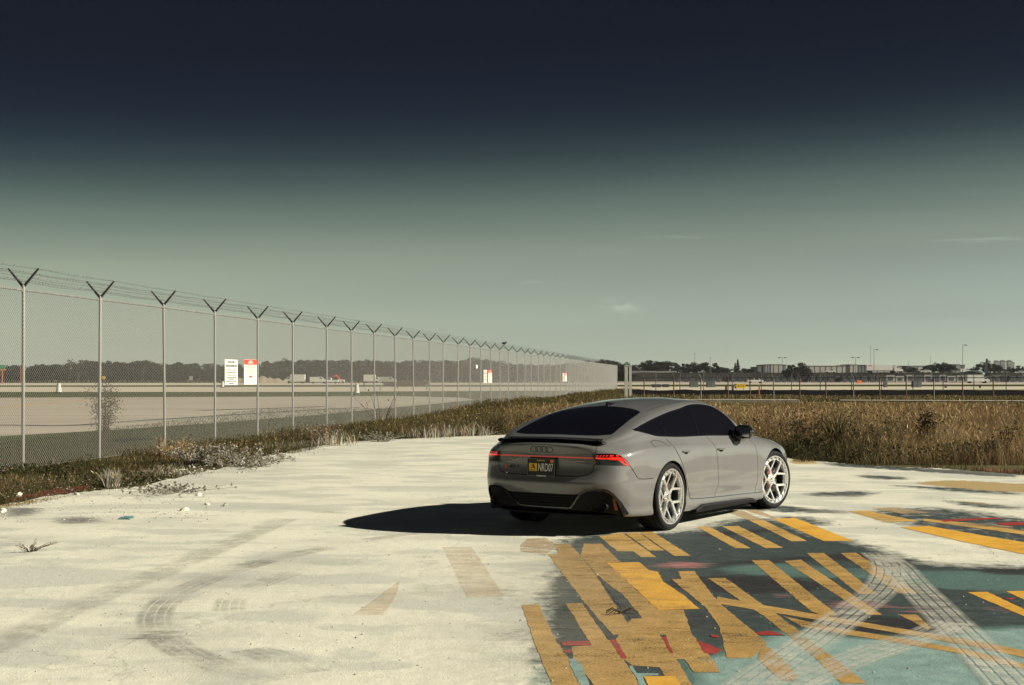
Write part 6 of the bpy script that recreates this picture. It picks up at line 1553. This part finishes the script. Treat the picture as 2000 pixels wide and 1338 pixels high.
cabinet(1355, 745, 756, 16, 252, M_CAB, 'blue-grey equipment cabinet above the car roof')
cabinet(1388, 744, 756, 16, 252, M_CAB, 'blue-grey equipment cabinet right of its twin above the car')
cabinet(1729, 742.5, 756, 7, 250, M_CAB, 'narrow blue-grey cabinet on the runway verge at the right')
cabinet(1790, 743, 756, 17, 250, M_CAB, 'wide blue-grey cabinet on the runway verge at the right')
cabinet(1418, 754, 762, 3.4, 190, M_CABD, 'small dark box standing just left of the yellow sign')
cabinet(1431, 753, 762, 4, 190, M_CABD, 'small dark box touching the left of the yellow sign')
cabinet(1847, 750, 757, 4, 235, simple('dull red box', (.12, .05, .05), .7), 'small dull red box on the runway verge')
cabinet(1914, 750, 757, 4, 235, M_CABD, 'small dark box on the runway verge near the aircraft')
# dark embankment carrying a road
M_BANK = m_turf('dark embankment scrub', (.020, .021, .020), (.045, .042, .034), .08)
def bank(name, x0, x1, d, h, label_kind):
    V = []; n = 60
    for i in range(n+1):
        x = x0+(x1-x0)*i/n; hh = h*(1+.04*math.sin(i*1.7))
        V += [(x, d-9, -.05), (x, d, hh), (x, d+14, hh), (x, d+20, -.05)]
    o = mesh_obj(name, V, [(i*4+k, (i+1)*4+k, (i+1)*4+k+1, i*4+k+1) for i in range(n) for k in range(3)], M_BANK); o['kind'] = 'structure'; return o
bank('embankment', AT(1130, 0, 700).x, AT(2080, 0, 700).x, 700, 4.6, 0)
# sound wall with pale panels on the embankment, left part
def panel_wall(label, px0, px1, d, z0, h, n, mat):
    x0, x1 = AT(px0, 0, d).x, AT(px1, 0, d).x; t = thing('panel_wall', label, 'wall', (x0, d, z0)); w = (x1-x0)/n
    for k in range(n):
        q = MB(); q.box((w*(k+.5), 0, h/2), (w*.82, .3, h)); q.build('panel', mat, t)
    q = MB(); q.box((w*n/2, .2, h*.5), (w*n, .2, h*.7)); q.build('backing', M_CABD, t)
M_PANEL = simple('pale wall panel', (.28, .28, .275), .8, var=.12)
panel_wall('long pale panelled parapet wall below the trees right of the gate posts', 1206, 1322, 702, 4.4, 1.1, 24, M_PANEL)
panel_wall('short pale panelled parapet wall below the trees', 1363, 1378, 702, 4.4, .8, 4, M_PANEL)
# buildings
def building(label, d, blocks, name='warehouse'):
    """blocks: (px0, px1, pytop, pybase, material, docks)"""
    x0 = AT(blocks[0][0], 0, d).x; t = thing(name, label, 'building', (x0, d, -.05))
    for k, (a, b_, yt, yb, mt, dk) in enumerate(blocks):
        xa, xb = AT(a, 0, d).x-x0, AT(b_, 0, d).x-x0; zt = AT(0, yt, d).z; q = MB(); q.box(((xa+xb)/2, 15+k*.7, zt/2), (xb-xa, 30, zt)); w = q.build('wall', mt, t)
        q = MB(); q.box(((xa+xb)/2, 15+k*.7, zt+.2), (xb-xa+.4, 30.4, .45)); q.build('roof_edge', M_CABD if k % 2 else M_PANEL, w)
        for j in range(dk):
            q = MB(); xx = xa+(xb-xa)*(j+.5)/dk; q.box((xx, k*.7-.03, zt*.62), (.35, .12, zt*.72)); q.build('wall_joint', M_CABD, w)
    return t
M_WALLP = simple('pale warehouse cladding', (.40, .40, .38), .8, var=.08, scale=.05); M_WALLG = simple('grey warehouse cladding', (.25, .26, .265), .8, var=.1, scale=.05); M_WALLB = simple('blue grey cladding', (.14, .165, .175), .8, var=.1, scale=.05); M_WALLD = simple('dark cladding', (.055, .062, .075), .8, var=.1)
building('long pale flat-roofed warehouse right of the round tree', 1000, [(1575, 1651, 715, 727, M_WALLP, 7), (1651, 1661, 714, 727, M_WALLD, 1), (1661, 1675, 712.5, 727, M_WALLP, 1), (1675, 1694, 713.5, 727, M_WALLB, 3)])
building('grey stepped warehouse left of the round tree', 1010, [(1480, 1487, 717, 728, M_WALLB, 0), (1492, 1497, 713, 727, M_WALLG, 1), (1497, 1503, 713.5, 727, M_WALLG, 1), (1503, 1507, 713, 727, M_WALLD, 0), (1507, 1528, 712, 728, M_WALLP, 2), (1528, 1538, 713, 727, M_WALLG, 1)])
building('long low pale warehouse behind the white truck', 1030, [(1694, 1812, 715, 727, M_WALLP, 9)])
building('grey box building with a dark wing right of the broad tree', 1040, [(1858, 1875, 712, 727, M_WALLG, 1), (1875, 1885, 713.5, 727, M_WALLB, 1)])
def tower(px, w_px, ytop, d, label):
    x = AT(px, 0, d).x; h = AT(0, ytop, d).z; w = w_px*d/F_PX; t = thing('apartment_tower', label, 'building', (x, d, -.05), 0, 'far apartment towers')
    q = MB(); q.box((0, 0, h*.46), (w, w, h*.92)); q.build('wall', M_FARW, t)
    q = MB(); q.box((0, 0, h*.96), (w*1.12, w*1.12, h*.06)); q.box((0, 0, h*1.0), (w*.7, w*.7, h*.06)); q.build('roof', M_FARR, t)
    for f in range(8):
        for s in (-1, 1): q = MB(); q.box((s*w*.24, -w*.5, h*(.2+f*.085)), (w*.30, .5, h*.045)); q.build('window', M_FARG, t)
M_FARW = simple('haze-paled far wall', (.30, .32, .32), .8, var=.05); M_FARR = simple('far roof', (.12, .12, .13), .8, var=.05); M_FARG = simple('far window band', (.10, .13, .14), .5, var=.05)  # distance haze is put into the pale tower wall colour
for px, w_, yt, nm in ((1930, 7, 705, 'leftmost, partly behind the tree'), (1946, 8, 705, 'second from the left'), (1958, 9, 704.5, 'third from the left'), (1971, 8, 704.5, 'fourth, with the clear roof cap'), (1978, 5, 708, 'rightmost and lowest')):
    tower(px, w_, yt, 2400, 'hazy apartment tower on the right horizon, '+nm)
# light masts
def mast(px, ytop, d, heads, label, z0=0.0, lattice=False):
    x = AT(px, 0, d).x; h = AT(0, ytop, d).z-z0; t = thing('light_mast', label, 'lamp post', (x, d, z0))
    q = MB(); q.tube([(0, 0, 0), (0, 0, h)], .16, 6, r2=.09); q.build('pole', M_GREYPOST, t)
    for s in heads:
        q = MB(); q.tube([(0, 0, h*.985), (s*1.1, 0, h*.99)], .07, 5); q.build('arm', M_GREYPOST, t)
        q = MB(); q.ell((s*1.5, 0, h*.985), (.75, .4, .25), 10, 6); q.build('lamp', M_CABD, t)
    if not heads:
        q = MB(); q.box((0, 0, h*.96), (1.3, .1, .1)); q.build('crossbar', M_GREYPOST, t)
mast(1528, 698, 690, (-1, 1), 'double-headed light mast left of the round tree'); mast(1671, 697.5, 690, (-1, 1), 'double-headed light mast in front of the warehouse')
mast(1700, 675, 900, (), 'thin tall mast with a crossbar above the white trailer'); mast(1707, 682, 690, (1,), 'tall single-armed light mast right of the thin crossbar mast')
mast(1880, 673, 640, (1,), 'tallest single-armed light mast at the right'); mast(1817, 696, 1000, (), 'faint thin mast above the broad tree'); mast(1357, 689, 900, (), 'faint antenna mast above the trees')
mast(1387, 697, 700, (), 'thin utility pole in front of the trees'); mast(1775, 704, 1000, (), 'short thin mast on the warehouse roof line')
# trees
def tree_mesh(kind, seed):
    r = np.random.default_rng(seed); ch = []
    if kind == 'conifer':
        n = 700; z = r.random(n)**.8; rad = .16*(1-z)+.01; a = r.uniform(0, 6.28, n); q = np.sqrt(r.random(n))*rad
        P = np.stack([np.cos(a)*q, np.sin(a)*q, .08+z*.92], 1)
    else:
        nc = 26 if kind == 'broad' else 16; P = []
        for k in range(nc):
            a = r.uniform(0, 6.28); rr = r.random()**.5*(.46 if kind == 'broad' else .30); zc = r.uniform(.34, .86)*(1-.45*(rr/.46)**2) + .06; s = r.uniform(.09, .17)
            v = r.normal(size=(110, 3)); v /= np.linalg.norm(v, axis=1)[:, None]; v *= (r.random(110)**.4)[:, None]*s; v[:, 2] *= .8
            P.append(v+[math.cos(a)*rr, math.sin(a)*rr, zc])
        P = np.vstack(P); P[:, 2] = .14+.86*(P[:, 2]-P[:, 2].min())/np.ptp(P[:, 2])
        if kind == 'bare': P = P[r.random(len(P)) < .25]
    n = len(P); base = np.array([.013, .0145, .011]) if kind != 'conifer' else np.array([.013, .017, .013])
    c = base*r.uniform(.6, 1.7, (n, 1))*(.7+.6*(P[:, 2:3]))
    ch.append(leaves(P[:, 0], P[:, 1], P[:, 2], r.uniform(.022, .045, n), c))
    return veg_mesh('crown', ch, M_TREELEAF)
M_BARK = simple('bark', (.05, .04, .032), .9, var=.3)
def trunk_mesh(kind, seed):
    rr = random.Random(seed); t = MB(); t.tube([(0, 0, 0), (.008, 0, .2), (-.006, .01, .45), (0, 0, .75)], .035, 6, r2=.008)
    for k in range(7):
        a = rr.uniform(0, 6.28); z = rr.uniform(.2, .5); L = rr.uniform(.18, .34); t.tube([(0, 0, z), (math.cos(a)*L*.5, math.sin(a)*L*.5, z+L*.45), (math.cos(a)*L, math.sin(a)*L, z+L*.8)], .014, 5, r2=.003)
    o = t.build('trunk', M_BARK); me_ = o.data; bpy.data.objects.remove(o); return me_
TREES = {k: [(tree_mesh(k, s+i*7), trunk_mesh(k, s+i)) for i in range(n)] for k, s, n in (('broad', 3, 4), ('tall', 40, 3), ('conifer', 70, 2), ('bare', 90, 1))}
def tree(px, ytop, ybase, d, kind, label, group=None, wide=1.0, zbase=None):
    zt = AT(0, ytop-2.0, d).z; zb = -.05 if zbase is None else zbase; h = zt-zb; wide *= 1.25
    o = thing('pine_tree' if kind == 'conifer' else 'tree', label, 'tree', (AT(px, 0, d).x, d, zb), random.uniform(0, 6.28), group); o.scale = (h*wide, h*wide, h)
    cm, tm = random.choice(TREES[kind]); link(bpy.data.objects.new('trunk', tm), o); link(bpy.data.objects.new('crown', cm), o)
    return o
prof_x = [-60, 0, 60, 130, 152, 180, 205, 240, 280, 300, 340, 420, 480, 520, 560, 600, 640, 700, 730, 770, 800, 820, 860, 900, 922, 950, 985, 1040, 1100, 1150, 1180, 1210]
prof_y = [716, 717, 715, 713, 703, 709, 706, 711, 704, 711, 710, 713, 713, 709, 706, 705, 704, 706, 704, 708, 709, 704, 708, 705, 699, 703, 711, 714, 713, 708, 706, 710]
px = -40.0; i = 0
while px < 1205:
    yt = float(np.interp(px, prof_x, prof_y))+random.uniform(-1.0, 2.5); d = random.uniform(520, 600)
    tree(px, yt, 746, d, 'broad' if random.random() < .75 else 'tall', 'dark tree in the long tree line behind the runway, beyond the fence', 'trees of the line behind the runway', random.uniform(1.0, 1.5)); px += random.uniform(8, 15); i += 1
px = -40.0                                                   # low understorey closes the tree line at its foot
while px < 1205:
    tree(px, random.uniform(722, 729), 746, random.uniform(505, 520), 'broad', 'low dark bush at the foot of the tree line behind the runway', 'bushes at the foot of the tree line', random.uniform(1.8, 2.6)); px += random.uniform(11, 19)
for px, lab in ((541, 'sparse bare-topped tree standing above the tree line left of the fifth post'), (152, 'ragged tree top standing above the tree line at the far left'), (279, 'feathery tree top between the second and third posts')):
    tree(px, {541: 699, 152: 702, 279: 703}[px], 746, 500, 'bare', lab, None, 1.2)
for k, (px, yt, w_) in enumerate(((1150, 706, 1.2), (1180, 703, 1.1), (1197, 708, 1.2), (1211, 709, .9), (1228, 709, 1.1), (1262, 708, 1.2), (1275, 705.5, 1.2), (1287, 707, 1.1), (1298, 707, 1.1), (1312, 708, .9), (1328, 712, 1.3), (1345, 712, 1.3), (1362, 708.5, 1.2), (1378, 709, 1.3), (1394, 711, 1.3), (1412, 719, 1.7), (1424, 722, 1.8), (1452, 721, 1.8), (1466, 722, 2.0), (1246, 713, 1.4))):
    tree(px, yt, 728, 790, 'broad' if k % 4 else 'tall', 'dark tree in the row behind the panelled wall, right of the gate posts', 'trees behind the panelled wall', w_, 3.0)
tree(1436, 711, 728, 760, 'conifer', 'shorter of the two dark pointed conifers', None, 1.0, 3.0); tree(1441, 704.5, 728, 760, 'conifer', 'taller of the two dark pointed conifers', None, 1.0, 3.0)
tree(1557, 710.5, 742, 660, 'broad', 'large round dark tree standing alone in front of the warehouses', None, 1.12); tree(1545, 715, 742, 664, 'broad', 'smaller round tree overlapping the large lone tree on its left', None, .9); tree(1570, 716, 742, 664, 'broad', 'smaller round tree overlapping the large lone tree on its right', None, .9)
for px, yt, w_, lab in ((1760, 717, 2.2, 'low bushy tree right of the white lorry'), (1775, 718, 2.4, 'second low bushy tree right of the white lorry'), (1826, 710, 1.2, 'left crown of the broad tree group'), (1840, 709.5, 1.3, 'tall middle crown of the broad tree group'), (1855, 713, 1.3, 'right crown of the broad tree group'), (1812, 715, 1.2, 'small tree at the left end of the broad tree group'),
        (1921, 708.5, 1.2, 'dark round tree behind the aircraft fin'), (1934, 711, 1.1, 'dark tree in front of the leftmost apartment tower'), (1992, 716, 1.3, 'palm-like tree at the right edge'), (1950, 715, 1.0, 'small tree in front of the towers'), (1900, 721, 1.8, 'low scrub tree left of the aircraft'), (1975, 719, 1.6, 'low tree below the apartment towers')):
    tree(px, yt, 727, 730, 'broad', lab, None, w_, 4.0)
# vehicles and freight on the far apron
M_VWHITE = simple('white vehicle paint', (.62, .61, .57), .4, coat=.3, var=.06); M_VGLASS = simple('vehicle glass', (.02, .024, .03), .2, var=0); M_TYRE2 = M_RUBBER
def wheels(t, xs, y, r, w=.3):
    for x in xs:
        for s in (-1, 1): q = MB(); q.lathe([(0, -w/2), (r*.6, -w/2), (r, -w*.35), (r, w*.35), (r*.6, w/2), (0, w/2)], 14, 'Y', (x, s*y, r)); q.build('wheel', M_TYRE2, t, angle=30)
def lorry(px, py, d, rz, z0, label, trailer=13.5, sc=1.0):
    p = AT(px, py, d); t = thing('lorry', label, 'lorry', (p.x, d, z0), rz)
    q = MB(); q.box((0, 0, 2.55), (trailer, 2.5, 2.8)); q.build('trailer', M_VWHITE, t)
    q = MB(); q.box((-trailer*.36, -1.27, 3.55), (trailer*.14, .02, .45)); q.build('red_marking', M_SIGNRED, t)
    q = MB(); q.box((trailer*.1, 0, 1.0), (trailer*1.15, .9, .25)); q.build('chassis', M_CABD, t)
    cab = [(0, .9), (0, 3.3), (.5, 3.85), (1.5, 3.7), (2.1, 2.7), (2.6, 2.2), (4.2, 1.9), (4.5, 1.4), (4.5, .7), (0, .7)]
    q = MB(); q.prism(cab, 2.3, Matrix.Translation((trailer/2+.9, 1.15, 0)) @ Matrix.Rotation(R(90), 4, 'X')); c = q.build('cab', M_VWHITE, t, angle=30)
    q = MB(); q.prism([(1.35, 2.4), (1.25, 3.2), (1.65, 3.2), (2.0, 2.5)], 2.34, Matrix.Translation((trailer/2+.9, 1.17, 0)) @ Matrix.Rotation(R(90), 4, 'X')); q.build('window', M_VGLASS, c)
    wheels(t, [-trailer*.4, -trailer*.31, trailer/2+.2, trailer/2+1.2, trailer/2+4.4], 1.0, .5)
lorry(1717, 727, 700, 0, 4.6, 'white articulated lorry driving right along the embankment road')
def pickup(px, d, z0, rz, label, name='pickup_truck', van=False, L=5.4, mat=None):
    t = thing(name, label, 'van' if van else 'pickup', (AT(px, 0, d).x, d, z0), rz); mat = mat or M_VWHITE
    prof = [(-2.7, .45), (-2.7, 1.1), (-.5, 1.12), (-.35, 1.8), (.9, 1.82), (1.5, 1.15), (2.6, 1.05), (2.7, .5)] if not van else [(-2.7, .4), (-2.75, 2.1), (.9, 2.15), (1.7, 1.5), (2.6, 1.2), (2.7, .45)]
    q = MB(); q.prism(prof, 1.85, Matrix.Translation((0, .925, 0)) @ Matrix.Rotation(R(90), 4, 'X')); b_ = q.build('body', mat, t, angle=30)
    wn_ = [(-.3, 1.15), (-.2, 1.72), (.8, 1.72), (1.3, 1.15)] if not van else [(.5, 1.45), (.5, 2.0), (.9, 2.0), (1.45, 1.5)]
    q = MB(); q.prism(wn_, 1.89, Matrix.Translation((0, .945, 0)) @ Matrix.Rotation(R(90), 4, 'X')); q.build('window', M_VGLASS, b_)
    wheels(t, (-1.7, 1.7), .8, .38, .25)
pickup(1475, 455, 0, 0, 'white pickup parked on the apron beyond the yellow sign'); pickup(1622, 702, 4.6, 0, 'white pickup on the embankment road in front of the long warehouse'); pickup(1808, 702, 4.6, 0, 'white pickup on the embankment road right of the lorry'); pickup(1885, 702, 4.6, 0, 'white van on the embankment road below the tallest mast', 'van', True)
def box_truck(px, py, d, rz, label, L=5.4):
    t = thing('box_truck', label, 'truck', (AT(px, py, d).x, d, 0), rz)
    q = MB(); q.box((0, 0, 1.75), (L, 2.3, 2.3)); q.build('box', M_VWHITE, t)
    q = MB(); q.prism([(0, .5), (0, 2.1), (.9, 2.1), (1.4, 1.4), (2.0, 1.2), (2.05, .5)], 2.1, Matrix.Translation((L/2+.05, 1.05, 0)) @ Matrix.Rotation(R(90), 4, 'X')); c = q.build('cab', M_VWHITE, t, angle=30)
    q = MB(); q.prism([(.35, 1.4), (.35, 1.95), (.8, 1.95), (1.15, 1.4)], 2.14, Matrix.Translation((L/2+.05, 1.07, 0)) @ Matrix.Rotation(R(90), 4, 'X')); q.build('window', M_VGLASS, c)
    wheels(t, (-L*.3, L*.62), .95, .42)
box_truck(1903, 750, 450, 0, 'white box truck parked in front of the aircraft')
M_ULD = [simple('blue grey freight cover', (.075, .085, .098), .55, var=.2, scale=.6), simple('grey freight cover', (.115, .12, .128), .5, var=.2, scale=.6), simple('dark freight cover', (.055, .062, .075), .6, var=.2, scale=.6)]
M_ULDW = simple('pale freight box', (.36, .36, .34), .6, var=.15, scale=.6)
def uld(px, d, w, h, mt, label, group, chamfer=True):
    t = thing('freight_container', label, 'container', (AT(px, 0, d).x, d, 0), 0, group)
    poly = [(-w/2, .45), (-w/2, h*.75), (-w*.36, h), (w*.36, h), (w/2, h*.75), (w/2, .45)] if chamfer else [(-w/2, .45), (-w/2, h), (w/2, h), (w/2, .45)]
    q = MB(); q.prism(poly, 1.9, Matrix.Translation((0, .95, 0)) @ Matrix.Rotation(R(90), 4, 'X')); q.build('case', mt, t)
    q = MB(); q.box((0, -.98, h*.55), (w*.6, .05, h*.5)); q.build('door', M_ULD[2], t)
    q = MB(); q.box((0, 0, .35), (w*1.02, 1.7, .14)); q.build('dolly', M_CABD, t)
    for s in (-1, 1): q = MB(); q.box((s*w*.42, -.99, .42), (w*.1, .06, .3)); q.build('reflector', M_SIGNRED if s > 0 else M_VWHITE, t)
px = 1516.0
while px < 1722:
    w = random.uniform(1.6, 2.1); uld(px, 470+random.uniform(-6, 6), w, random.uniform(2.1, 2.5), random.choice(M_ULD), 'grey covered freight container in the long row on the apron', 'covered freight containers'); px += w*2635/470+random.uniform(1.5, 4)
px = 1322.0
while px < 1512:
    w = random.uniform(1.6, 2.2); uld(px, 520+random.uniform(-6, 6), w, random.uniform(1.9, 2.4), random.choice(M_ULD), 'dim freight container in the back row above the car', 'dim freight containers'); px += w*2635/520+random.uniform(1, 7)
px = 1738.0
while px < 1884:
    w = random.uniform(1.9, 3.0); uld(px, 490+random.uniform(-5, 5), w, random.uniform(2.5, 3.0), M_ULDW if random.random() < .75 else random.choice(M_ULD), 'pale freight box in the right-hand row on the apron', 'pale freight boxes', False); px += w*2635/490+random.uniform(1, 5)
px = 1930.0
while px < 2010:
    w = random.uniform(2.0, 2.8); uld(px, 500+random.uniform(-5, 5), w, random.uniform(2.1, 2.7), random.choice(M_ULD), 'dark freight container right of the aircraft', 'freight containers right of the aircraft'); px += w*2635/500+random.uniform(1, 5)
q = MB(); q.box((0, 0, .55), (1.4, .5, .9)); q.box((0, 0, .1), (1.6, .7, .2)); tag(place(q.build('barrier', simple('orange plastic', (.75, .17, .03), .5)), 1678, 748, 440), 'bright orange water-filled barrier in front of the containers', 'barrier').location.z = 0
# aircraft, tail towards us
t = thing('aircraft', 'grey-green aircraft with a tall dark tail fin parked on the apron at the right', 'aircraft', (AT(1912, 0, 530).x, 530, 0), 0)
M_AIR = simple('grey green aircraft skin', (.17, .215, .205), .35, metal=.2, var=.08, scale=.3); M_AIRD = simple('dark aircraft paint', (.035, .04, .045), .4, var=.1)
q = MB(); q.ell((0, 6, 3.3), (3.2, 10, 1.5), 24, 14); q.build('fuselage', M_AIR, t, True)
q = MB(); q.ell((3.0, -1.0, 3.0), (1.0, 3.2, 1.0), 16, 10); q.build('tail_cone', M_AIRD, t, True)
q = MB(); q.prism([(0, 0), (.9, 5.6), (1.5, 5.6), (1.7, 0)], .25, Matrix.Translation((1.6, -.8, 3.8)) @ Matrix.Rotation(R(90), 4, 'X')); q.build('tail_fin', M_AIRD, t)
q = MB(); q.box((8.5, -.5, 2.9), (11, 1.6, .22), rot=Matrix.Rotation(R(-3), 3, 'Y')); q.build('wing', M_AIR, t)
for s in (-1, 1): q = MB(); q.tube([(s*1.4, 2, 0), (s*1.2, 2, 2.2)], .18, 6); q.build('landing_gear', M_CABD, t)
# left side: site vehicles, marker cones, mound, gantry
def cone_marker(px, ytop, ybase, label):
    p = G(px, ybase, -.03); h = (ybase-ytop)*p.y/F_PX; t = thing('marker_cone', label, 'marker', tuple(p))
    q = MB(); q.lathe([(h*.30, h*.10), (h*.28, h*.12), (h*.17, h*.93), (h*.13, h), (0, h)], 16); q.build('cone', simple('weathered white marker', (.42, .43, .40), .7, var=.15), t, angle=40)
    q = MB(); q.box((0, 0, h*.06), (h*.75, h*.75, h*.12)); q.build('base', M_CABD, t)
cone_marker(115, 748, 768, 'white tapered runway marker seen through the first fence bay'); cone_marker(697, 750, 770, 'white tapered runway marker near the eighth fence post'); cone_marker(435, 745, 757, 'small tapered runway marker beside the white fence sign')
for px, y0, y1, lab in ((743, 752, 763, 'short pale marker post beyond the fence'), (833, 751, 761, 'second short pale marker post further along'), (711, 748, 756, 'small dark marker box beyond the fence')):
    p = G(px, y1, -.03); h = (y1-y0)*p.y/F_PX; q = MB(); q.box((0, 0, h/2), (.22, .22, h)); q.box((0, 0, h), (.3, .3, .08)); o = q.build('marker_post', M_PANEL if px != 711 else M_CABD); o.location = p; tag(o, lab, 'marker')
V = []; n = 24
for i in range(n+1):
    a = i/n; hh = 2.3*math.sin(a*math.pi)**.7*(1+.18*math.sin(i*2.3)+.1*math.sin(i*5.1)); V += [(-12+24*a, -4, 0), (-12+24*a, 0, hh), (-12+24*a, 5, 0)]
o = mesh_obj('dirt_mound', V, [(i*3+k, (i+1)*3+k, (i+1)*3+k+1, i*3+k+1) for i in range(n) for k in range(2)], simple('sandy spoil', (.26, .21, .15), .95, var=.2, scale=.4), None, True); o.location = (AT(500, 0, 470).x, 470, -.05); tag(o, 'low sandy dirt mound below the fence signs', 'mound')
box_truck(582, 747, 440, R(180), 'white box truck standing beyond the fence at the sixth post', 4.6)
pickup(622, 440, 0, 0, 'white van left of the red crane arm', 'van', True); pickup(645, 442, 0, R(180), 'white pickup under the red crane arm'); box_truck(722, 746, 470, 0, 'white truck beyond the ninth fence post', 4.0)
t = thing('crane', 'small crane with a raised red arm beyond the fence', 'crane', (AT(665, 0, 450).x, 450, 0)); q = MB(); q.tube([(0, 0, 1.2), (-1.4, 0, 2.7), (-2.3, 0, 2.2)], .22, 6); q.build('arm', M_SIGNRED, t); q = MB(); q.box((.2, 0, .8), (2.2, 1.6, .9)); q.build('cab', M_VWHITE, t); wheels(t, (-.5, .9), .8, .35)
pickup(758, 440, 0, 0, 'pale low car beyond the tenth fence post', 'pale_van', True, mat=M_ULDW)
t = thing('gantry_sign', 'green road sign on an orange gantry at the left edge', 'gantry', (AT(3, 0, 420).x, 420, 0))
q = MB(); q.box((-1.5, 0, 5.2), (5.2, .2, 1.2)); q.build('board', simple('green road sign', (.03, .22, .12), .5), t); q = MB(); q.box((-1.5, .2, 4.3), (5.6, .3, .35)); q.build('beam', simple('amber beam', (.62, .34, .04), .6), t)
for x in (0.2,): q = MB(); q.tube([(x, 0, 0), (x, 0, 4.3)], .22, 6); q.build('post', simple('red oxide post', (.34, .07, .04), .7), t)
q = MB(); q.tube([(0, 0, 0), (0, 0, 5.4)], .12, 6); o = q.build('striped_pole', simple('red oxide pole', (.34, .07, .04), .7)); o.location = (AT(40.5, 0, 430).x, 430, 0); tag(o, 'red oxide pole beside the first fence post', 'pole')
q = MB(); q.box((0, 0, 1.4), (.9, .2, .9)); q.tube([(0, 0, 0), (0, 0, 1)], .06, 5); o = q.build('amber_light_board', simple('amber board', (.75, .36, .05), .5)); o.location = (AT(203, 0, 430).x, 430, .5); tag(o, 'small amber board standing in for an orange light behind the second fence post', 'sign')  # unlit coloured board standing in for an orange light
q = MB(); q.box((0, 0, 1.4), (1.1, .2, 1.3)); q.tube([(0, 0, 0), (0, 0, 1)], .06, 5); o = q.build('white_board', M_PANEL); o.location = (AT(373, 0, 430).x, 430, .3); tag(o, 'small white board between the third and fourth fence posts', 'sign')
q = MB(); q.box((0, 0, .45), (10, 1.2, .9)); o = q.build('low_wall', simple('brown brick', (.12, .07, .05), .9)); o.location = (AT(793, 0, 300).x, 300, 0); tag(o, 'low dark brown wall on the airfield beyond the fence', 'wall')
# ------------------------------------------------------------------ thin haze over the whole place
def m_haze():
    m = bpy.data.materials.new('thin haze'); m.use_nodes = True; n = m.node_tree.nodes; n.clear()
    o = n.new('ShaderNodeOutputMaterial'); v = n.new('ShaderNodeVolumePrincipled'); v.inputs['Density'].default_value = .00005; v.inputs['Color'].default_value = (.86, .88, .92, 1); v.inputs['Anisotropy'].default_value = .1
    m.node_tree.links.new(v.outputs[0], o.inputs['Volume']); return m
hb = MB(); hb.box((0, 2550, 19), (5600, 5300, 40)); tag(hb.build('haze', m_haze()), 'thin pale haze over the airfield', 'haze', kind='stuff')
